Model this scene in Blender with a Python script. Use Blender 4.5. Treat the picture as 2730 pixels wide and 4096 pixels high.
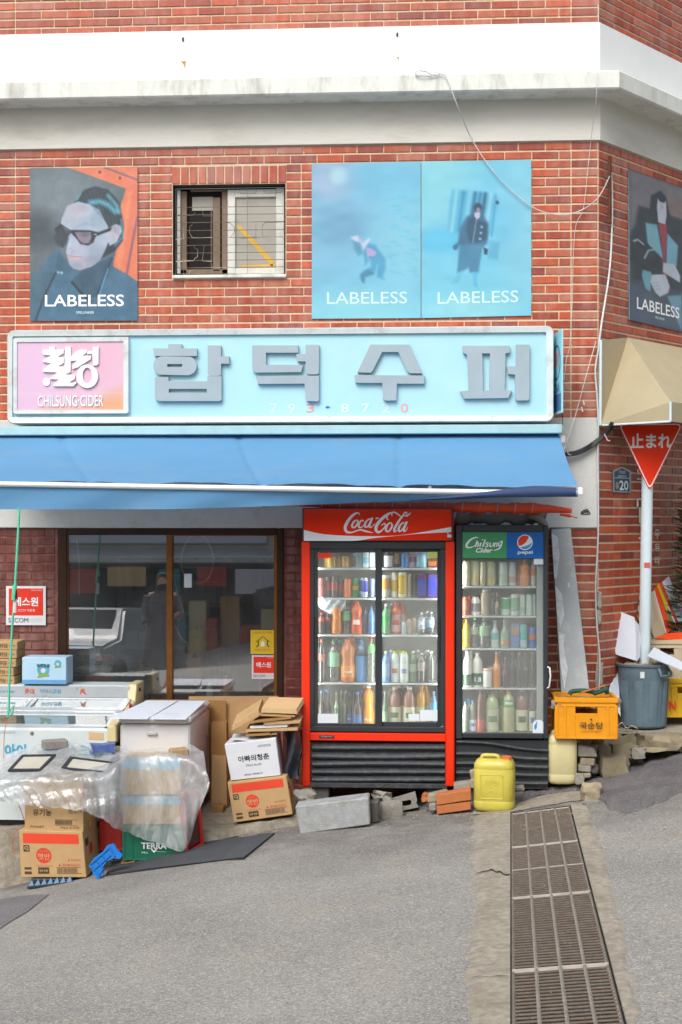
import bpy, bmesh, math, random
import numpy as np
from mathutils import Vector, Matrix
random.seed(7); RNG = np.random.RandomState(7)
for o in list(bpy.data.objects): bpy.data.objects.remove(o)
S = bpy.context.scene
COL = S.collection
R = math.radians

# ------------------------------------------------------------------ camera
CAM_YAW = R(3.5); CAM_D = 10.78; CAM_Z = 1.9
FPX = 5689.0; HORIZON = 2080.0           # the photograph's focal length and horizon in its own pixels
cd = bpy.data.cameras.new('camera'); cam = bpy.data.objects.new('camera', cd); COL.objects.link(cam)
cd.lens = 50; cd.sensor_width = 36; cd.sensor_fit = 'AUTO'; cd.clip_end = 500; cd.clip_start = .05
cd.shift_y = (HORIZON - 2048) / 4096
cam.location = (0, -CAM_D, CAM_Z); cam.rotation_euler = (R(90), 0, CAM_YAW)
S.camera = cam

# ------------------------------------------------------------------ sky, sun, exposure
W = bpy.data.worlds.new('World'); S.world = W; W.use_nodes = True
nt = W.node_tree; nt.nodes.clear()
wo = nt.nodes.new('ShaderNodeOutputWorld'); bg = nt.nodes.new('ShaderNodeBackground')
sky = nt.nodes.new('ShaderNodeTexSky'); sky.sky_type = 'NISHITA'; sky.sun_disc = False
sky.sun_elevation = R(46); sky.sun_rotation = R(200); sky.air_density = 1.0; sky.dust_density = 4.0; sky.ozone_density = 1.0
hs = nt.nodes.new('ShaderNodeHueSaturation'); hs.inputs['Saturation'].default_value = .38
nt.links.new(sky.outputs[0], hs.inputs['Color']); nt.links.new(hs.outputs[0], bg.inputs[0])
bg.inputs[1].default_value = 0.13; nt.links.new(bg.outputs[0], wo.inputs[0])
sd = bpy.data.lights.new('sun', 'SUN'); sun = bpy.data.objects.new('sun', sd); COL.objects.link(sun)
sd.energy = 1.5; sd.angle = R(35); sd.color = (1, .97, .93)
sun.rotation_euler = (R(44), 0, R(-20)); sun.location = (0, -8, 12)
S.view_settings.view_transform = 'Standard'; S.view_settings.look = 'None'
S.view_settings.gamma = 1; S.view_settings.use_curve_mapping = False
S.view_settings.exposure = 0.52
S.cycles.max_bounces = 8; S.cycles.transparent_max_bounces = 24; S.cycles.glossy_bounces = 3
S.cycles.use_denoising = True; S.cycles.caustics_reflective = False; S.cycles.caustics_refractive = False

# ------------------------------------------------------------------ survey: photograph point -> place on a known plane
CA, SA = math.cos(CAM_YAW), math.sin(CAM_YAW)
def ray(px, py):
    r = (px - 1365) / FPX; u = (HORIZON - py) / FPX
    return Vector((-SA + CA * r, CA + SA * r, u))
def P(px, py, Y=0.0):
    d = ray(px, py); t = (Y + CAM_D) / d.y
    return Vector((d.x * t, Y, CAM_Z + d.z * t))
TURN = R(52); SD = Vector((math.cos(TURN), math.sin(TURN), 0)); SN = Vector((math.sin(TURN), -math.cos(TURN), 0))
CORNER = P(2395, 1000, 0); CORNER.z = 0
def PS(px, py, off=0.0):                   # on the side wall, off metres proud of it
    d = ray(px, py); o = Vector((0, -CAM_D, CAM_Z)); q = CORNER + SN * off
    t = (q - o).dot(SN) / d.dot(SN); return o + d * t
def SW(u, z, off=0.0):
    p = CORNER + SD * u + SN * off; return Vector((p.x, p.y, z))
def UZ(px, py):
    p = PS(px, py); return (p - CORNER).dot(SD), p.z

# ------------------------------------------------------------------ materials
def lin(h, a=1.0):
    if not isinstance(h, str): return (*h[:3], 1.0)
    h = h.lstrip('#'); c = [int(h[i:i+2], 16) / 255 for i in (0, 2, 4)]
    return tuple(((x / 12.92) if x <= .04045 else ((x + .055) / 1.055) ** 2.4) for x in c) + (a,)
MATS = {}
def M(name, col='#888888', rough=.6, metal=0.0, var=.12, vs=9.0, bump=0.0, bs=60.0, dirt=None, spec=.5, coat=0.0, emit=None, trans=0.0, stretch=None, sheen=0.0, transl=0.0):
    """procedural material: base colour broken up by noise, optional dirt patches and fine relief"""
    if name in MATS: return MATS[name]
    m = bpy.data.materials.new(name); m.use_nodes = True; MATS[name] = m
    n = m.node_tree.nodes; l = m.node_tree.links; b = n['Principled BSDF']
    c = lin(col)
    geo = n.new('ShaderNodeNewGeometry'); vec = geo.outputs['Position']
    if stretch:
        mp = n.new('ShaderNodeMapping'); mp.inputs['Scale'].default_value = stretch
        l.new(vec, mp.inputs[0]); vec = mp.outputs[0]
    t = n.new('ShaderNodeTexNoise'); t.inputs['Scale'].default_value = vs; t.inputs['Detail'].default_value = 6; t.inputs['Roughness'].default_value = .62
    l.new(vec, t.inputs['Vector'])
    mx = n.new('ShaderNodeMix'); mx.data_type = 'RGBA'
    mx.inputs[6].default_value = tuple(x * (1 - var) for x in c[:3]) + (1,)
    mx.inputs[7].default_value = tuple(min(1, x * (1 + var)) for x in c[:3]) + (1,)
    rr = n.new('ShaderNodeMapRange'); rr.inputs[1].default_value = .3; rr.inputs[2].default_value = .7
    l.new(t.outputs['Fac'], rr.inputs[0]); l.new(rr.outputs[0], mx.inputs[0]); out = mx.outputs[2]
    if dirt:
        dc, amt, dsc = dirt
        t2 = n.new('ShaderNodeTexNoise'); t2.inputs['Scale'].default_value = dsc; t2.inputs['Detail'].default_value = 8; t2.inputs['Roughness'].default_value = .7
        l.new(vec, t2.inputs['Vector'])
        r2 = n.new('ShaderNodeMapRange'); r2.inputs[1].default_value = .5; r2.inputs[2].default_value = .72; r2.inputs[4].default_value = amt
        l.new(t2.outputs['Fac'], r2.inputs[0])
        m2 = n.new('ShaderNodeMix'); m2.data_type = 'RGBA'; m2.inputs[7].default_value = lin(dc)
        l.new(r2.outputs[0], m2.inputs[0]); l.new(out, m2.inputs[6]); out = m2.outputs[2]
    l.new(out, b.inputs['Base Color'])
    b.inputs['Metallic'].default_value = metal; b.inputs['Specular IOR Level'].default_value = spec
    if sheen: b.inputs['Sheen Weight'].default_value = sheen
    rg = n.new('ShaderNodeMapRange'); rg.inputs[3].default_value = max(0, rough - .08); rg.inputs[4].default_value = min(1, rough + .08)
    l.new(t.outputs['Fac'], rg.inputs[0]); l.new(rg.outputs[0], b.inputs['Roughness'])
    if coat: b.inputs['Coat Weight'].default_value = coat
    if trans: b.inputs['Transmission Weight'].default_value = trans
    if emit: b.inputs['Emission Color'].default_value = lin(emit[0]); b.inputs['Emission Strength'].default_value = emit[1]
    if transl:
        tl = n.new('ShaderNodeBsdfTranslucent'); ms = n.new('ShaderNodeMixShader'); ms.inputs[0].default_value = transl; l.new(out, tl.inputs[0])
        l.new(b.outputs[0], ms.inputs[1]); l.new(tl.outputs[0], ms.inputs[2]); l.new(ms.outputs[0], n['Material Output'].inputs[0])
    if bump:
        t3 = n.new('ShaderNodeTexNoise'); t3.inputs['Scale'].default_value = bs; t3.inputs['Detail'].default_value = 5
        l.new(vec, t3.inputs['Vector'])
        bp = n.new('ShaderNodeBump'); bp.inputs['Strength'].default_value = bump; bp.inputs['Distance'].default_value = .01
        l.new(t3.outputs['Fac'], bp.inputs['Height']); l.new(bp.outputs[0], b.inputs['Normal'])
    return m
def thin_glass(name, tint='#ffffff', refl=.10, haze=0.0, rough=.02, grey='#cfd6d6'):
    """single pane: straight-through light, mirror reflection growing with angle, a pale haze for dust and for lifting the darks behind"""
    if name in MATS: return MATS[name]
    m = bpy.data.materials.new(name); m.use_nodes = True; MATS[name] = m
    n = m.node_tree.nodes; l = m.node_tree.links; n.clear()
    o = n.new('ShaderNodeOutputMaterial'); tr = n.new('ShaderNodeBsdfTransparent'); gl = n.new('ShaderNodeBsdfGlossy'); df = n.new('ShaderNodeBsdfDiffuse')
    tr.inputs[0].default_value = lin(tint); gl.inputs['Roughness'].default_value = rough; df.inputs[0].default_value = lin(grey)
    lw = n.new('ShaderNodeLayerWeight'); lw.inputs[0].default_value = .35
    mr = n.new('ShaderNodeMapRange'); mr.inputs[3].default_value = refl; mr.inputs[4].default_value = min(1, refl + .6)
    l.new(lw.outputs['Facing'], mr.inputs[0])
    m1 = n.new('ShaderNodeMixShader'); l.new(mr.outputs[0], m1.inputs[0]); l.new(tr.outputs[0], m1.inputs[1]); l.new(gl.outputs[0], m1.inputs[2])
    g = n.new('ShaderNodeNewGeometry'); t = n.new('ShaderNodeTexNoise'); t.inputs['Scale'].default_value = 3.5; t.inputs['Detail'].default_value = 7
    l.new(g.outputs['Position'], t.inputs['Vector'])
    h = n.new('ShaderNodeMapRange'); h.inputs[1].default_value = .35; h.inputs[2].default_value = .75; h.inputs[3].default_value = haze * .4; h.inputs[4].default_value = haze
    l.new(t.outputs['Fac'], h.inputs[0])
    m2 = n.new('ShaderNodeMixShader'); l.new(h.outputs[0], m2.inputs[0]); l.new(m1.outputs[0], m2.inputs[1]); l.new(df.outputs[0], m2.inputs[2])
    l.new(m2.outputs[0], o.inputs[0]); return m
def print_mat(name='printed_sheet', rough=.35, spec=.5):
    if name in MATS: return MATS[name]
    m = bpy.data.materials.new(name); m.use_nodes = True; MATS[name] = m
    n = m.node_tree.nodes; l = m.node_tree.links; b = n['Principled BSDF']
    a = n.new('ShaderNodeAttribute'); a.attribute_name = 'ink'
    q = n.new('ShaderNodeMix'); q.data_type = 'RGBA'; q.blend_type = 'MULTIPLY'; q.inputs[0].default_value = 1; q.inputs[7].default_value = (.77, .77, .77, 1)
    l.new(a.outputs['Color'], q.inputs[6]); l.new(q.outputs[2], b.inputs['Base Color']); b.inputs['Roughness'].default_value = rough; b.inputs['Specular IOR Level'].default_value = spec
    return m

# ------------------------------------------------------------------ mesh building
class MB:
    def __init__(s): s.v = []; s.f = []; s.mi = []; s.cur = 0
    def add(s, vs, fs):
        k = len(s.v); s.v += [tuple(v) for v in vs]; s.f += [tuple(i + k for i in f) for f in fs]; s.mi += [s.cur] * len(fs); return s
    def quad(s, a, b, c, d): return s.add([a, b, c, d], [(0, 1, 2, 3)])
    def box(s, c, d, b=0.0, rot=None):
        """box of size d centred at c, edges chamfered by b, rot = Matrix or z angle"""
        x, y, z = d[0] / 2, d[1] / 2, d[2] / 2; c = Vector(c)
        if rot is None: mt = Matrix.Identity(3)
        elif isinstance(rot, (int, float)): mt = Matrix.Rotation(rot, 3, 'Z')
        else: mt = rot
        b = min(b, x * .9, y * .9, z * .9)
        if b <= 0:
            vs = [(i * x, j * y, k * z) for i in (-1, 1) for j in (-1, 1) for k in (-1, 1)]
            fs = [(0, 1, 3, 2), (4, 6, 7, 5), (0, 4, 5, 1), (2, 3, 7, 6), (0, 2, 6, 4), (1, 5, 7, 3)]
        else:
            vs = []; idx = {}
            for i in (-1, 1):
                for j in (-1, 1):
                    for k in (-1, 1):
                        for ax in range(3):
                            p = [i * (x - b), j * (y - b), k * (z - b)]; p[ax] = (i * x, j * y, k * z)[ax]
                            idx[(i, j, k, ax)] = len(vs); vs.append(tuple(p))
            fs = []
            for ax in range(3):
                o1, o2 = [a for a in range(3) if a != ax]
                for sg in (-1, 1):
                    q = []
                    for (p1, p2) in ((-1, -1), (1, -1), (1, 1), (-1, 1)):
                        t = [0, 0, 0]; t[ax] = sg; t[o1] = p1; t[o2] = p2; q.append(idx[(*t, ax)])
                    fl = (sg > 0) ^ (ax == 1)
                    fs.append(tuple(q) if fl else tuple(reversed(q)))
            for ax in range(3):
                o1, o2 = [a for a in range(3) if a != ax]
                for p1 in (-1, 1):
                    for p2 in (-1, 1):
                        def g(sv, face):
                            t = [0, 0, 0]; t[ax] = sv; t[o1] = p1; t[o2] = p2; return idx[(*t, face)]
                        q = (g(-1, o1), g(1, o1), g(1, o2), g(-1, o2))
                        fs.append(q)
            for i in (-1, 1):
                for j in (-1, 1):
                    for k in (-1, 1): fs.append((idx[(i, j, k, 0)], idx[(i, j, k, 1)], idx[(i, j, k, 2)]))
        return s.add([c + mt @ Vector(v) for v in vs], fs)
    def tube(s, pts, r, n=8, closed=False, caps=True):
        pts = [Vector(p) for p in pts]; rr = r if isinstance(r, (list, tuple)) else [r] * len(pts)
        up = Vector((0, 0, 1)); vs = []; prev = None
        for i, p in enumerate(pts):
            a = pts[i - 1] if (i or closed) else p; c = pts[(i + 1) % len(pts)] if (i < len(pts) - 1 or closed) else p
            t = (c - a); t = t.normalized() if t.length > 1e-9 else Vector((0, 0, 1))
            if prev is None:
                q = up if abs(t.dot(up)) < .95 else Vector((1, 0, 0)); nx = (q - t * q.dot(t)).normalized()
            else:
                nx = prev - t * prev.dot(t); nx = nx.normalized() if nx.length > 1e-6 else prev
            prev = nx; ny = t.cross(nx)
            for j in range(n):
                an = 2 * math.pi * j / n; vs.append(p + (nx * math.cos(an) + ny * math.sin(an)) * rr[i])
        fs = []; L = len(pts)
        for i in range(L if closed else L - 1):
            for j in range(n):
                a = i * n + j; b = i * n + (j + 1) % n; c = ((i + 1) % L) * n + (j + 1) % n; d = ((i + 1) % L) * n + j
                fs.append((a, b, c, d))
        if caps and not closed:
            fs.append(tuple(range(n - 1, -1, -1))); fs.append(tuple((L - 1) * n + j for j in range(n)))
        return s.add(vs, fs)
    def lathe(s, prof, c=(0, 0, 0), n=16, cap=True, sq=None):
        """profile [(r,z)...] turned about z at c"""
        vs = []; c = Vector(c)
        for (r, z) in prof:
            for j in range(n):
                a = 2 * math.pi * (j + .5) / n; vs.append(c + Vector((r * math.cos(a), r * math.sin(a), z)))
        fs = [(i * n + j, i * n + (j + 1) % n, (i + 1) * n + (j + 1) % n, (i + 1) * n + j) for i in range(len(prof) - 1) for j in range(n)]
        if cap: fs.append(tuple(range(n - 1, -1, -1))); fs.append(tuple((len(prof) - 1) * n + j for j in range(n)))
        return s.add(vs, fs)
    def prism(s, poly, fn, d0, d1, tri=True):
        """2D outline extruded: fn(x, y, d) -> 3D point, front at d1, back at d0"""
        n = len(poly); vs = [fn(x, y, d0) for x, y in poly] + [fn(x, y, d1) for x, y in poly]
        fs = [(i, (i + 1) % n, n + (i + 1) % n, n + i) for i in range(n)]
        from mathutils.geometry import tessellate_polygon
        tr = tessellate_polygon([[Vector((x, y, 0)) for x, y in poly]])
        fs += [(n + a, n + b, n + c) for a, b, c in tr] + [(c, b, a) for a, b, c in tr]
        return s.add(vs, fs)
    def grid(s, fn, nu, nv):
        vs = [fn(i / nu, j / nv) for j in range(nv + 1) for i in range(nu + 1)]; w = nu + 1
        return s.add(vs, [(j * w + i, j * w + i + 1, (j + 1) * w + i + 1, (j + 1) * w + i) for j in range(nv) for i in range(nu)])
    def sweep(s, prof, path, closed=False):
        """open profile [(out,z)] swept along an xy path; out is to the right-hand (street) side"""
        pts = [Vector((p[0], p[1], 0)) for p in path]; nn = []
        for i in range(len(pts) - 1):
            d = (pts[i + 1] - pts[i]).normalized(); nn.append(Vector((d.y, -d.x, 0)))
        vs = []
        for i, p in enumerate(pts):
            if i == 0: o = nn[0]
            elif i == len(pts) - 1: o = nn[-1]
            else:
                o = (nn[i - 1] + nn[i]).normalized(); o = o / o.dot(nn[i])
            for (a, z) in prof: vs.append((p.x + o.x * a, p.y + o.y * a, z))
        k = len(prof); m = k if closed else k - 1
        fs = [(i * k + j, (i + 1) * k + j, (i + 1) * k + (j + 1) % k, i * k + (j + 1) % k) for i in range(len(pts) - 1) for j in range(m)]
        if closed: fs += [tuple(range(k)), tuple((len(pts) - 1) * k + j for j in range(k - 1, -1, -1))]
        return s.add(vs, fs)

ROOT = {}
def link(o, parent=None):
    COL.objects.link(o)
    if parent is not None: o.parent = parent
    return o
def tag(o, label=None, cat=None, group=None, kind=None):
    if label: o['label'] = label
    if cat: o['category'] = cat
    if group: o['group'] = group
    if kind: o['kind'] = kind
    return o
def thing(name, label, cat, loc=(0, 0, 0), group=None):
    o = bpy.data.objects.new(name, None); o.empty_display_size = .1; o.location = loc
    link(o); tag(o, label, cat, group); ROOT[o] = Vector(loc); return o
def fix_normals(me):
    bm = bmesh.new(); bm.from_mesh(me); bmesh.ops.recalc_face_normals(bm, faces=bm.faces); bm.to_mesh(me); bm.free()
def obj(name, mb, mat, parent=None, smooth=None, base=None, label=None, cat=None, group=None, kind=None, recalc=True):
    if isinstance(mat, (str, )): mat = MATS[mat]
    mats = mat if isinstance(mat, (list, tuple)) else [mat]
    if parent is not None: org = ROOT[parent]
    elif base is not None: org = Vector(base)
    else:
        a = np.array(mb.v); org = Vector(((a[:, 0].min() + a[:, 0].max()) / 2, (a[:, 1].min() + a[:, 1].max()) / 2, a[:, 2].min()))
    me = bpy.data.meshes.new(name)
    me.from_pydata([(x - org.x, y - org.y, z - org.z) for x, y, z in mb.v], [], mb.f)
    for m in mats: me.materials.append(m)
    if len(mats) > 1: me.polygons.foreach_set('material_index', mb.mi)
    if recalc: fix_normals(me)
    if smooth is not None:
        me.polygons.foreach_set('use_smooth', [True] * len(me.polygons)); me.set_sharp_from_angle(angle=R(smooth))
    me.update()
    o = bpy.data.objects.new(name, me); link(o, parent)
    if parent is None: o.location = org
    ROOT[o] = org
    return tag(o, label, cat, group, kind)
def one(name, mb, mat, label, cat, group=None, **k):
    return obj(name, mb, mat, None, label=label, cat=cat, group=group, **k)

# lettering: built-in font -> mesh laid on a frame (origin, right, up, out)
FONTC = {}; FONTO = bpy.data.objects.new('t', bpy.data.curves.new('t', 'FONT'))
def glyphs(s, bold=0.0, shear=0.0, space=1.0, extrude=0.0):
    k = (s, bold, shear, space, extrude)
    if k in FONTC: return FONTC[k]
    o = FONTO; c = o.data; c.body = s; c.size = 1; c.offset = bold; c.shear = shear; c.space_character = space; c.extrude = extrude; c.resolution_u = 3
    me = o.to_mesh()
    vs = np.array([tuple(v.co) for v in me.vertices]) if len(me.vertices) else np.zeros((1, 3)); fs = [tuple(p.vertices) for p in me.polygons]
    o.to_mesh_clear(); FONTC[k] = (vs, fs); return vs, fs
def lettering(mb, s, org, rt, up, out, h=None, w=None, bold=.0, shear=0.0, space=1.0, depth=0.0, lift=.0015, align='C'):
    """add text to mb fitted to width w and/or height h, centred on org"""
    vs, fs = glyphs(s, bold, shear, space, .5 if depth else 0)
    x0, x1, y0, y1 = vs[:, 0].min(), vs[:, 0].max(), vs[:, 1].min(), vs[:, 1].max()
    sx = w / (x1 - x0) if w else None; sy = h / (y1 - y0) if h else None
    sx = sx or sy; sy = sy or sx
    ox = {'C': (x0 + x1) / 2, 'L': x0, 'R': x1}[align]
    org, rt, up, out = Vector(org), Vector(rt).normalized(), Vector(up).normalized(), Vector(out).normalized()
    pts = [org + rt * ((x - ox) * sx) + up * ((y - (y0 + y1) / 2) * sy) + out * (lift + (z + .5) * depth) for x, y, z in vs]
    mb.add(pts, fs); return mb

# printed sheets: colours painted onto a fine grid's vertices (flat print)
def sd_poly(X, Y, poly):
    d = np.full(X.shape, 1e9); ins = np.zeros(X.shape, bool); n = len(poly)
    for i in range(n):
        ax, ay = poly[i]; bx, by = poly[(i + 1) % n]; ex, ey = bx - ax, by - ay
        t = np.clip(((X - ax) * ex + (Y - ay) * ey) / (ex * ex + ey * ey + 1e-12), 0, 1)
        d = np.minimum(d, np.hypot(X - ax - t * ex, Y - ay - t * ey))
        c = ((ay > Y) != (by > Y)) & (X < (bx - ax) * (Y - ay) / (by - ay + 1e-12) + ax); ins ^= c
    return np.where(ins, -d, d)
def rgb(h): h = h.lstrip('#'); return np.array([int(h[i:i+2], 16) / 255 for i in (0, 2, 4)])
class Canvas:
    def __init__(s, x0, y0, x1, y1, nx, ny, bgc):
        s.nx, s.ny = nx, ny; s.X, s.Y = np.meshgrid(np.linspace(x0, x1, nx + 1), np.linspace(y0, y1, ny + 1))
        s.C = np.ones(s.X.shape + (3,)) * rgb(bgc); s.K = 1.0
    def clip(s, pts=None, soft=8): s.K = 1.0 if pts is None else np.clip(.5 - sd_poly(s.X, s.Y, pts) / (2 * soft), 0, 1); return s
    def put(s, mask, col): mask = (np.clip(mask, 0, 1) * s.K)[..., None]; s.C = s.C * (1 - mask) + rgb(col) * mask; return s
    def poly(s, pts, col, soft=4, a=1.0): return s.put(a * np.clip(.5 - sd_poly(s.X, s.Y, pts) / (2 * soft), 0, 1), col)
    def ell(s, cx, cy, rx, ry, col, soft=.15, a=1.0, rot=0):
        c, q = math.cos(rot), math.sin(rot); x = (s.X - cx) * c + (s.Y - cy) * q; y = -(s.X - cx) * q + (s.Y - cy) * c
        return s.put(a * np.clip((1 - np.hypot(x / rx, y / ry)) / soft + .5, 0, 1), col)
    def line(s, pts, w, col, soft=3, a=1.0):
        d = np.full(s.X.shape, 1e9)
        for (ax, ay), (bx, by) in zip(pts[:-1], pts[1:]):
            ex, ey = bx - ax, by - ay; t = np.clip(((s.X - ax) * ex + (s.Y - ay) * ey) / (ex * ex + ey * ey + 1e-12), 0, 1)
            d = np.minimum(d, np.hypot(s.X - ax - t * ex, s.Y - ay - t * ey))
        return s.put(a * np.clip(.5 - (d - w / 2) / (2 * soft), 0, 1), col)
    def noise(s, amt, cell, seed=1, sx=1.0):
        r = np.random.RandomState(seed); gx = int(s.nx / (cell * sx)) + 3; gy = int(s.ny / cell) + 3; g = r.rand(gy, gx)
        u = np.linspace(0, gx - 2.01, s.nx + 1); v = np.linspace(0, gy - 2.01, s.ny + 1); i = u.astype(int); j = v.astype(int); fu = u - i; fv = v - j
        fu = fu * fu * (3 - 2 * fu); fv = fv * fv * (3 - 2 * fv)
        a = g[np.ix_(j, i)] * (1 - fu) + g[np.ix_(j, i + 1)] * fu; b = g[np.ix_(j + 1, i)] * (1 - fu) + g[np.ix_(j + 1, i + 1)] * fu
        s.C = np.clip(s.C + ((a * (1 - fv[:, None]) + b * fv[:, None]) - .5)[..., None] * amt, 0, 1); return s
def print_sheet(name, cv, fn, parent, mat=None):
    """fn(u, v) -> 3D point; u right, v down"""
    mb = MB(); mb.grid(fn, cv.nx, cv.ny)
    o = obj(name, mb, mat or print_mat(), parent, recalc=False)
    at = o.data.attributes.new('ink', 'BYTE_COLOR', 'POINT')
    c = np.ones((cv.C.shape[0] * cv.C.shape[1], 4), np.float32); c[:, :3] = np.clip(cv.C.reshape(-1, 3), 0, 1)
    at.data.foreach_set('color_srgb', c.ravel()); return o
def smooth_line(pts, k=6):
    """Catmull-Rom through 2D/3D points"""
    pts = [Vector(p) for p in pts]; out = []
    for i in range(len(pts) - 1):
        p0 = pts[max(i - 1, 0)]; p1 = pts[i]; p2 = pts[i + 1]; p3 = pts[min(i + 2, len(pts) - 1)]
        for j in range(k):
            t = j / k; out.append(.5 * ((2 * p1) + (p2 - p0) * t + (2 * p0 - 5 * p1 + 4 * p2 - p3) * t * t + (3 * p1 - p0 - 3 * p2 + p3) * t ** 3))
    out.append(pts[-1]); return out
LIFT = [0.0]
def ribbon(mb, pts, fn, k=5):
    """pen stroke: pts [(x, y, width)...] -> flat ribbon through fn(x, y)"""
    q = smooth_line(pts, k); vs = []
    for i, p in enumerate(q):
        a = q[max(i - 1, 0)]; b = q[min(i + 1, len(q) - 1)]; d = Vector((b.x - a.x, b.y - a.y))
        d = d.normalized() if d.length > 1e-9 else Vector((1, 0)); w = max(p.z, .3) / 2
        LIFT[0] = (LIFT[0] + .00003) % .004; vs += [fn(p.x - d.y * w, p.y + d.x * w), fn(p.x + d.y * w, p.y - d.x * w)]
    mb.add(vs, [(2 * i, 2 * i + 1, 2 * i + 3, 2 * i + 2) for i in range(len(q) - 1)]); return mb
XR, ZU, YO = Vector((1, 0, 0)), Vector((0, 0, 1)), Vector((0, -1, 0))
# ================================================================== ground
def interp(x, tab): return float(np.interp(x, [a for a, b in tab], [b for a, b in tab]))
ZW = [(-60, -3), (-8, -1.5), (-5, -1.08), (-2.5, -.53), (-1.9, -.40), (-1.2, -.235), (-.85, -.2), (.165, -.095), (.55, -.055), (.955, 0.0), (1.35, .06), (1.8, .16), (3, .42), (8, 1.1), (60, 4)]
def gz(x, y):
    w = interp(x, ZW); n = .14 + .09 * (max(-14, min(14, x)) - .29)
    t = (-y - 1.2) / 4.8; t = max(-.1, min(t, 1.3)); z = w + (n - w) * t
    k = max(0, min(1, (-y - 7.6) / 4)); return z + (w * .92 - z) * k
def G(px, py, lift=0.0):
    """photograph point -> place on the ground"""
    d = ray(px, py); lo, hi = 1.0, 14.5
    for _ in range(50):
        m = (lo + hi) / 2
        p = Vector((d.x * m, -CAM_D + d.y * m, CAM_Z + d.z * m))
        if p.z > gz(p.x, p.y): lo = m
        else: hi = m
    p = Vector((d.x * lo, -CAM_D + d.y * lo, 0)); p.z = gz(p.x, p.y) + lift; return p
def trench_x(y): return .0577 * (y + CAM_D)
TR_W = .395; TR_Y0, TR_Y1 = -6.6, -1.24

def asphalt(name, c1, c2, speck, tint):
    m = bpy.data.materials.new(name); m.use_nodes = True; MATS[name] = m
    n = m.node_tree.nodes; l = m.node_tree.links; b = n['Principled BSDF']
    g = n.new('ShaderNodeNewGeometry')
    def noise(sc, det=4, ro=.6):
        t = n.new('ShaderNodeTexNoise'); t.inputs['Scale'].default_value = sc; t.inputs['Detail'].default_value = det; t.inputs['Roughness'].default_value = ro
        l.new(g.outputs['Position'], t.inputs['Vector']); return t.outputs['Fac']
    def mr(v, a, bb, c=0, d=1):
        t = n.new('ShaderNodeMapRange'); t.inputs[1].default_value = a; t.inputs[2].default_value = bb; t.inputs[3].default_value = c; t.inputs[4].default_value = d
        l.new(v, t.inputs[0]); return t.outputs[0]
    def mix(f, a, bb):
        t = n.new('ShaderNodeMix'); t.data_type = 'RGBA'; l.new(f, t.inputs[0])
        for i, q in ((6, a), (7, bb)):
            if isinstance(q, str): t.inputs[i].default_value = lin(q)
            else: l.new(q, t.inputs[i])
        return t.outputs[2]
    col = mix(mr(noise(1.1, 5), .35, .68), c1, c2)
    col = mix(mr(noise(2.3, 5), .52, .75, 0, .5), col, tint)
    vo = n.new('ShaderNodeTexVoronoi'); vo.inputs['Scale'].default_value = 130; l.new(g.outputs['Position'], vo.inputs['Vector'])
    sp = n.new('ShaderNodeSeparateColor'); l.new(vo.outputs['Color'], sp.inputs[0])
    col = mix(mr(sp.outputs[0], .62, .95, 0, .55), col, speck)          # pale stones in the wearing course
    col = mix(mr(sp.outputs[1], .6, .95, 0, .4), col, '#45433f')       # dark stones and gaps
    col = mix(mr(noise(34, 6, .75), .55, .75, 0, .22), col, '#4f4b46')
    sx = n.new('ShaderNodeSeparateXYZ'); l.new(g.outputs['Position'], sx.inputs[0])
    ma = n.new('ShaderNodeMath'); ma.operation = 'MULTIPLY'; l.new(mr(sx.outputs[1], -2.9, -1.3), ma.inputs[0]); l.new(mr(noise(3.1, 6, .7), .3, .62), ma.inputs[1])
    col = mix(mr(ma.outputs[0], 0, 1, 0, .62), col, '#4d4845')           # darkens in patches towards the wall
    col = mix(mr(noise(.55, 7, .72), .56, .72, 0, .38), col, '#5f5c58')  # old stains
    l.new(col, b.inputs['Base Color']); b.inputs['Roughness'].default_value = .88; b.inputs['Specular IOR Level'].default_value = .3
    bp = n.new('ShaderNodeBump'); bp.inputs['Strength'].default_value = .7; bp.inputs['Distance'].default_value = .006
    ad = n.new('ShaderNodeMath'); ad.operation = 'ADD'; l.new(vo.outputs['Distance'], ad.inputs[0]); l.new(noise(28, 6, .7), ad.inputs[1])
    l.new(ad.outputs[0], bp.inputs['Height']); l.new(bp.outputs[0], b.inputs['Normal']); return m
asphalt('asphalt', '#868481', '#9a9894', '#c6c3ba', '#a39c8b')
asphalt('fresh_asphalt', '#676568', '#7a777a', '#99969a', '#6c6762')
M('concrete', '#979082', .88, var=.3, vs=24, bump=.7, bs=110, dirt=('#6e6351', .7, 3.2))
M('pale_concrete', '#9d9e9b', .85, var=.14, vs=14, bump=.5, bs=120, dirt=('#77766f', .6, 7))

mb = MB()
offs = [-60, -30, -16, -10, -7] + [-6 + .25 * i for i in range(21)] + [-.9 + .1 * i for i in range(9)] + [0.0] + [TR_W] + [TR_W + .1 * i for i in range(1, 9)] + [1.3 + .25 * i for i in range(12)] + [5, 8, 14, 30, 60]
ys = [-60, -40, -25, -18, -14, -11, -9, -8, -7.2] + [TR_Y0 + (TR_Y1 - TR_Y0) * i / 30 for i in range(31)] + [-1.1, -.95, -.8, -.6, -.4, -.2, 0.1, .6, 1.5, 3, 6, 12, 30]
hole = offs.index(TR_W) - 1
vs = [(trench_x(max(-8, min(y, 0))) + o, y, gz(trench_x(max(-8, min(y, 0))) + o, y)) for y in ys for o in offs]; w = len(offs)
fs = []
for j in range(len(ys) - 1):
    for i in range(w - 1):
        if i == hole and ys[j] >= TR_Y0 - .01 and ys[j + 1] <= TR_Y1 + .01: continue
        fs.append((j * w + i, j * w + i + 1, (j + 1) * w + i + 1, (j + 1) * w + i))
mb.add(vs, fs)
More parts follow.
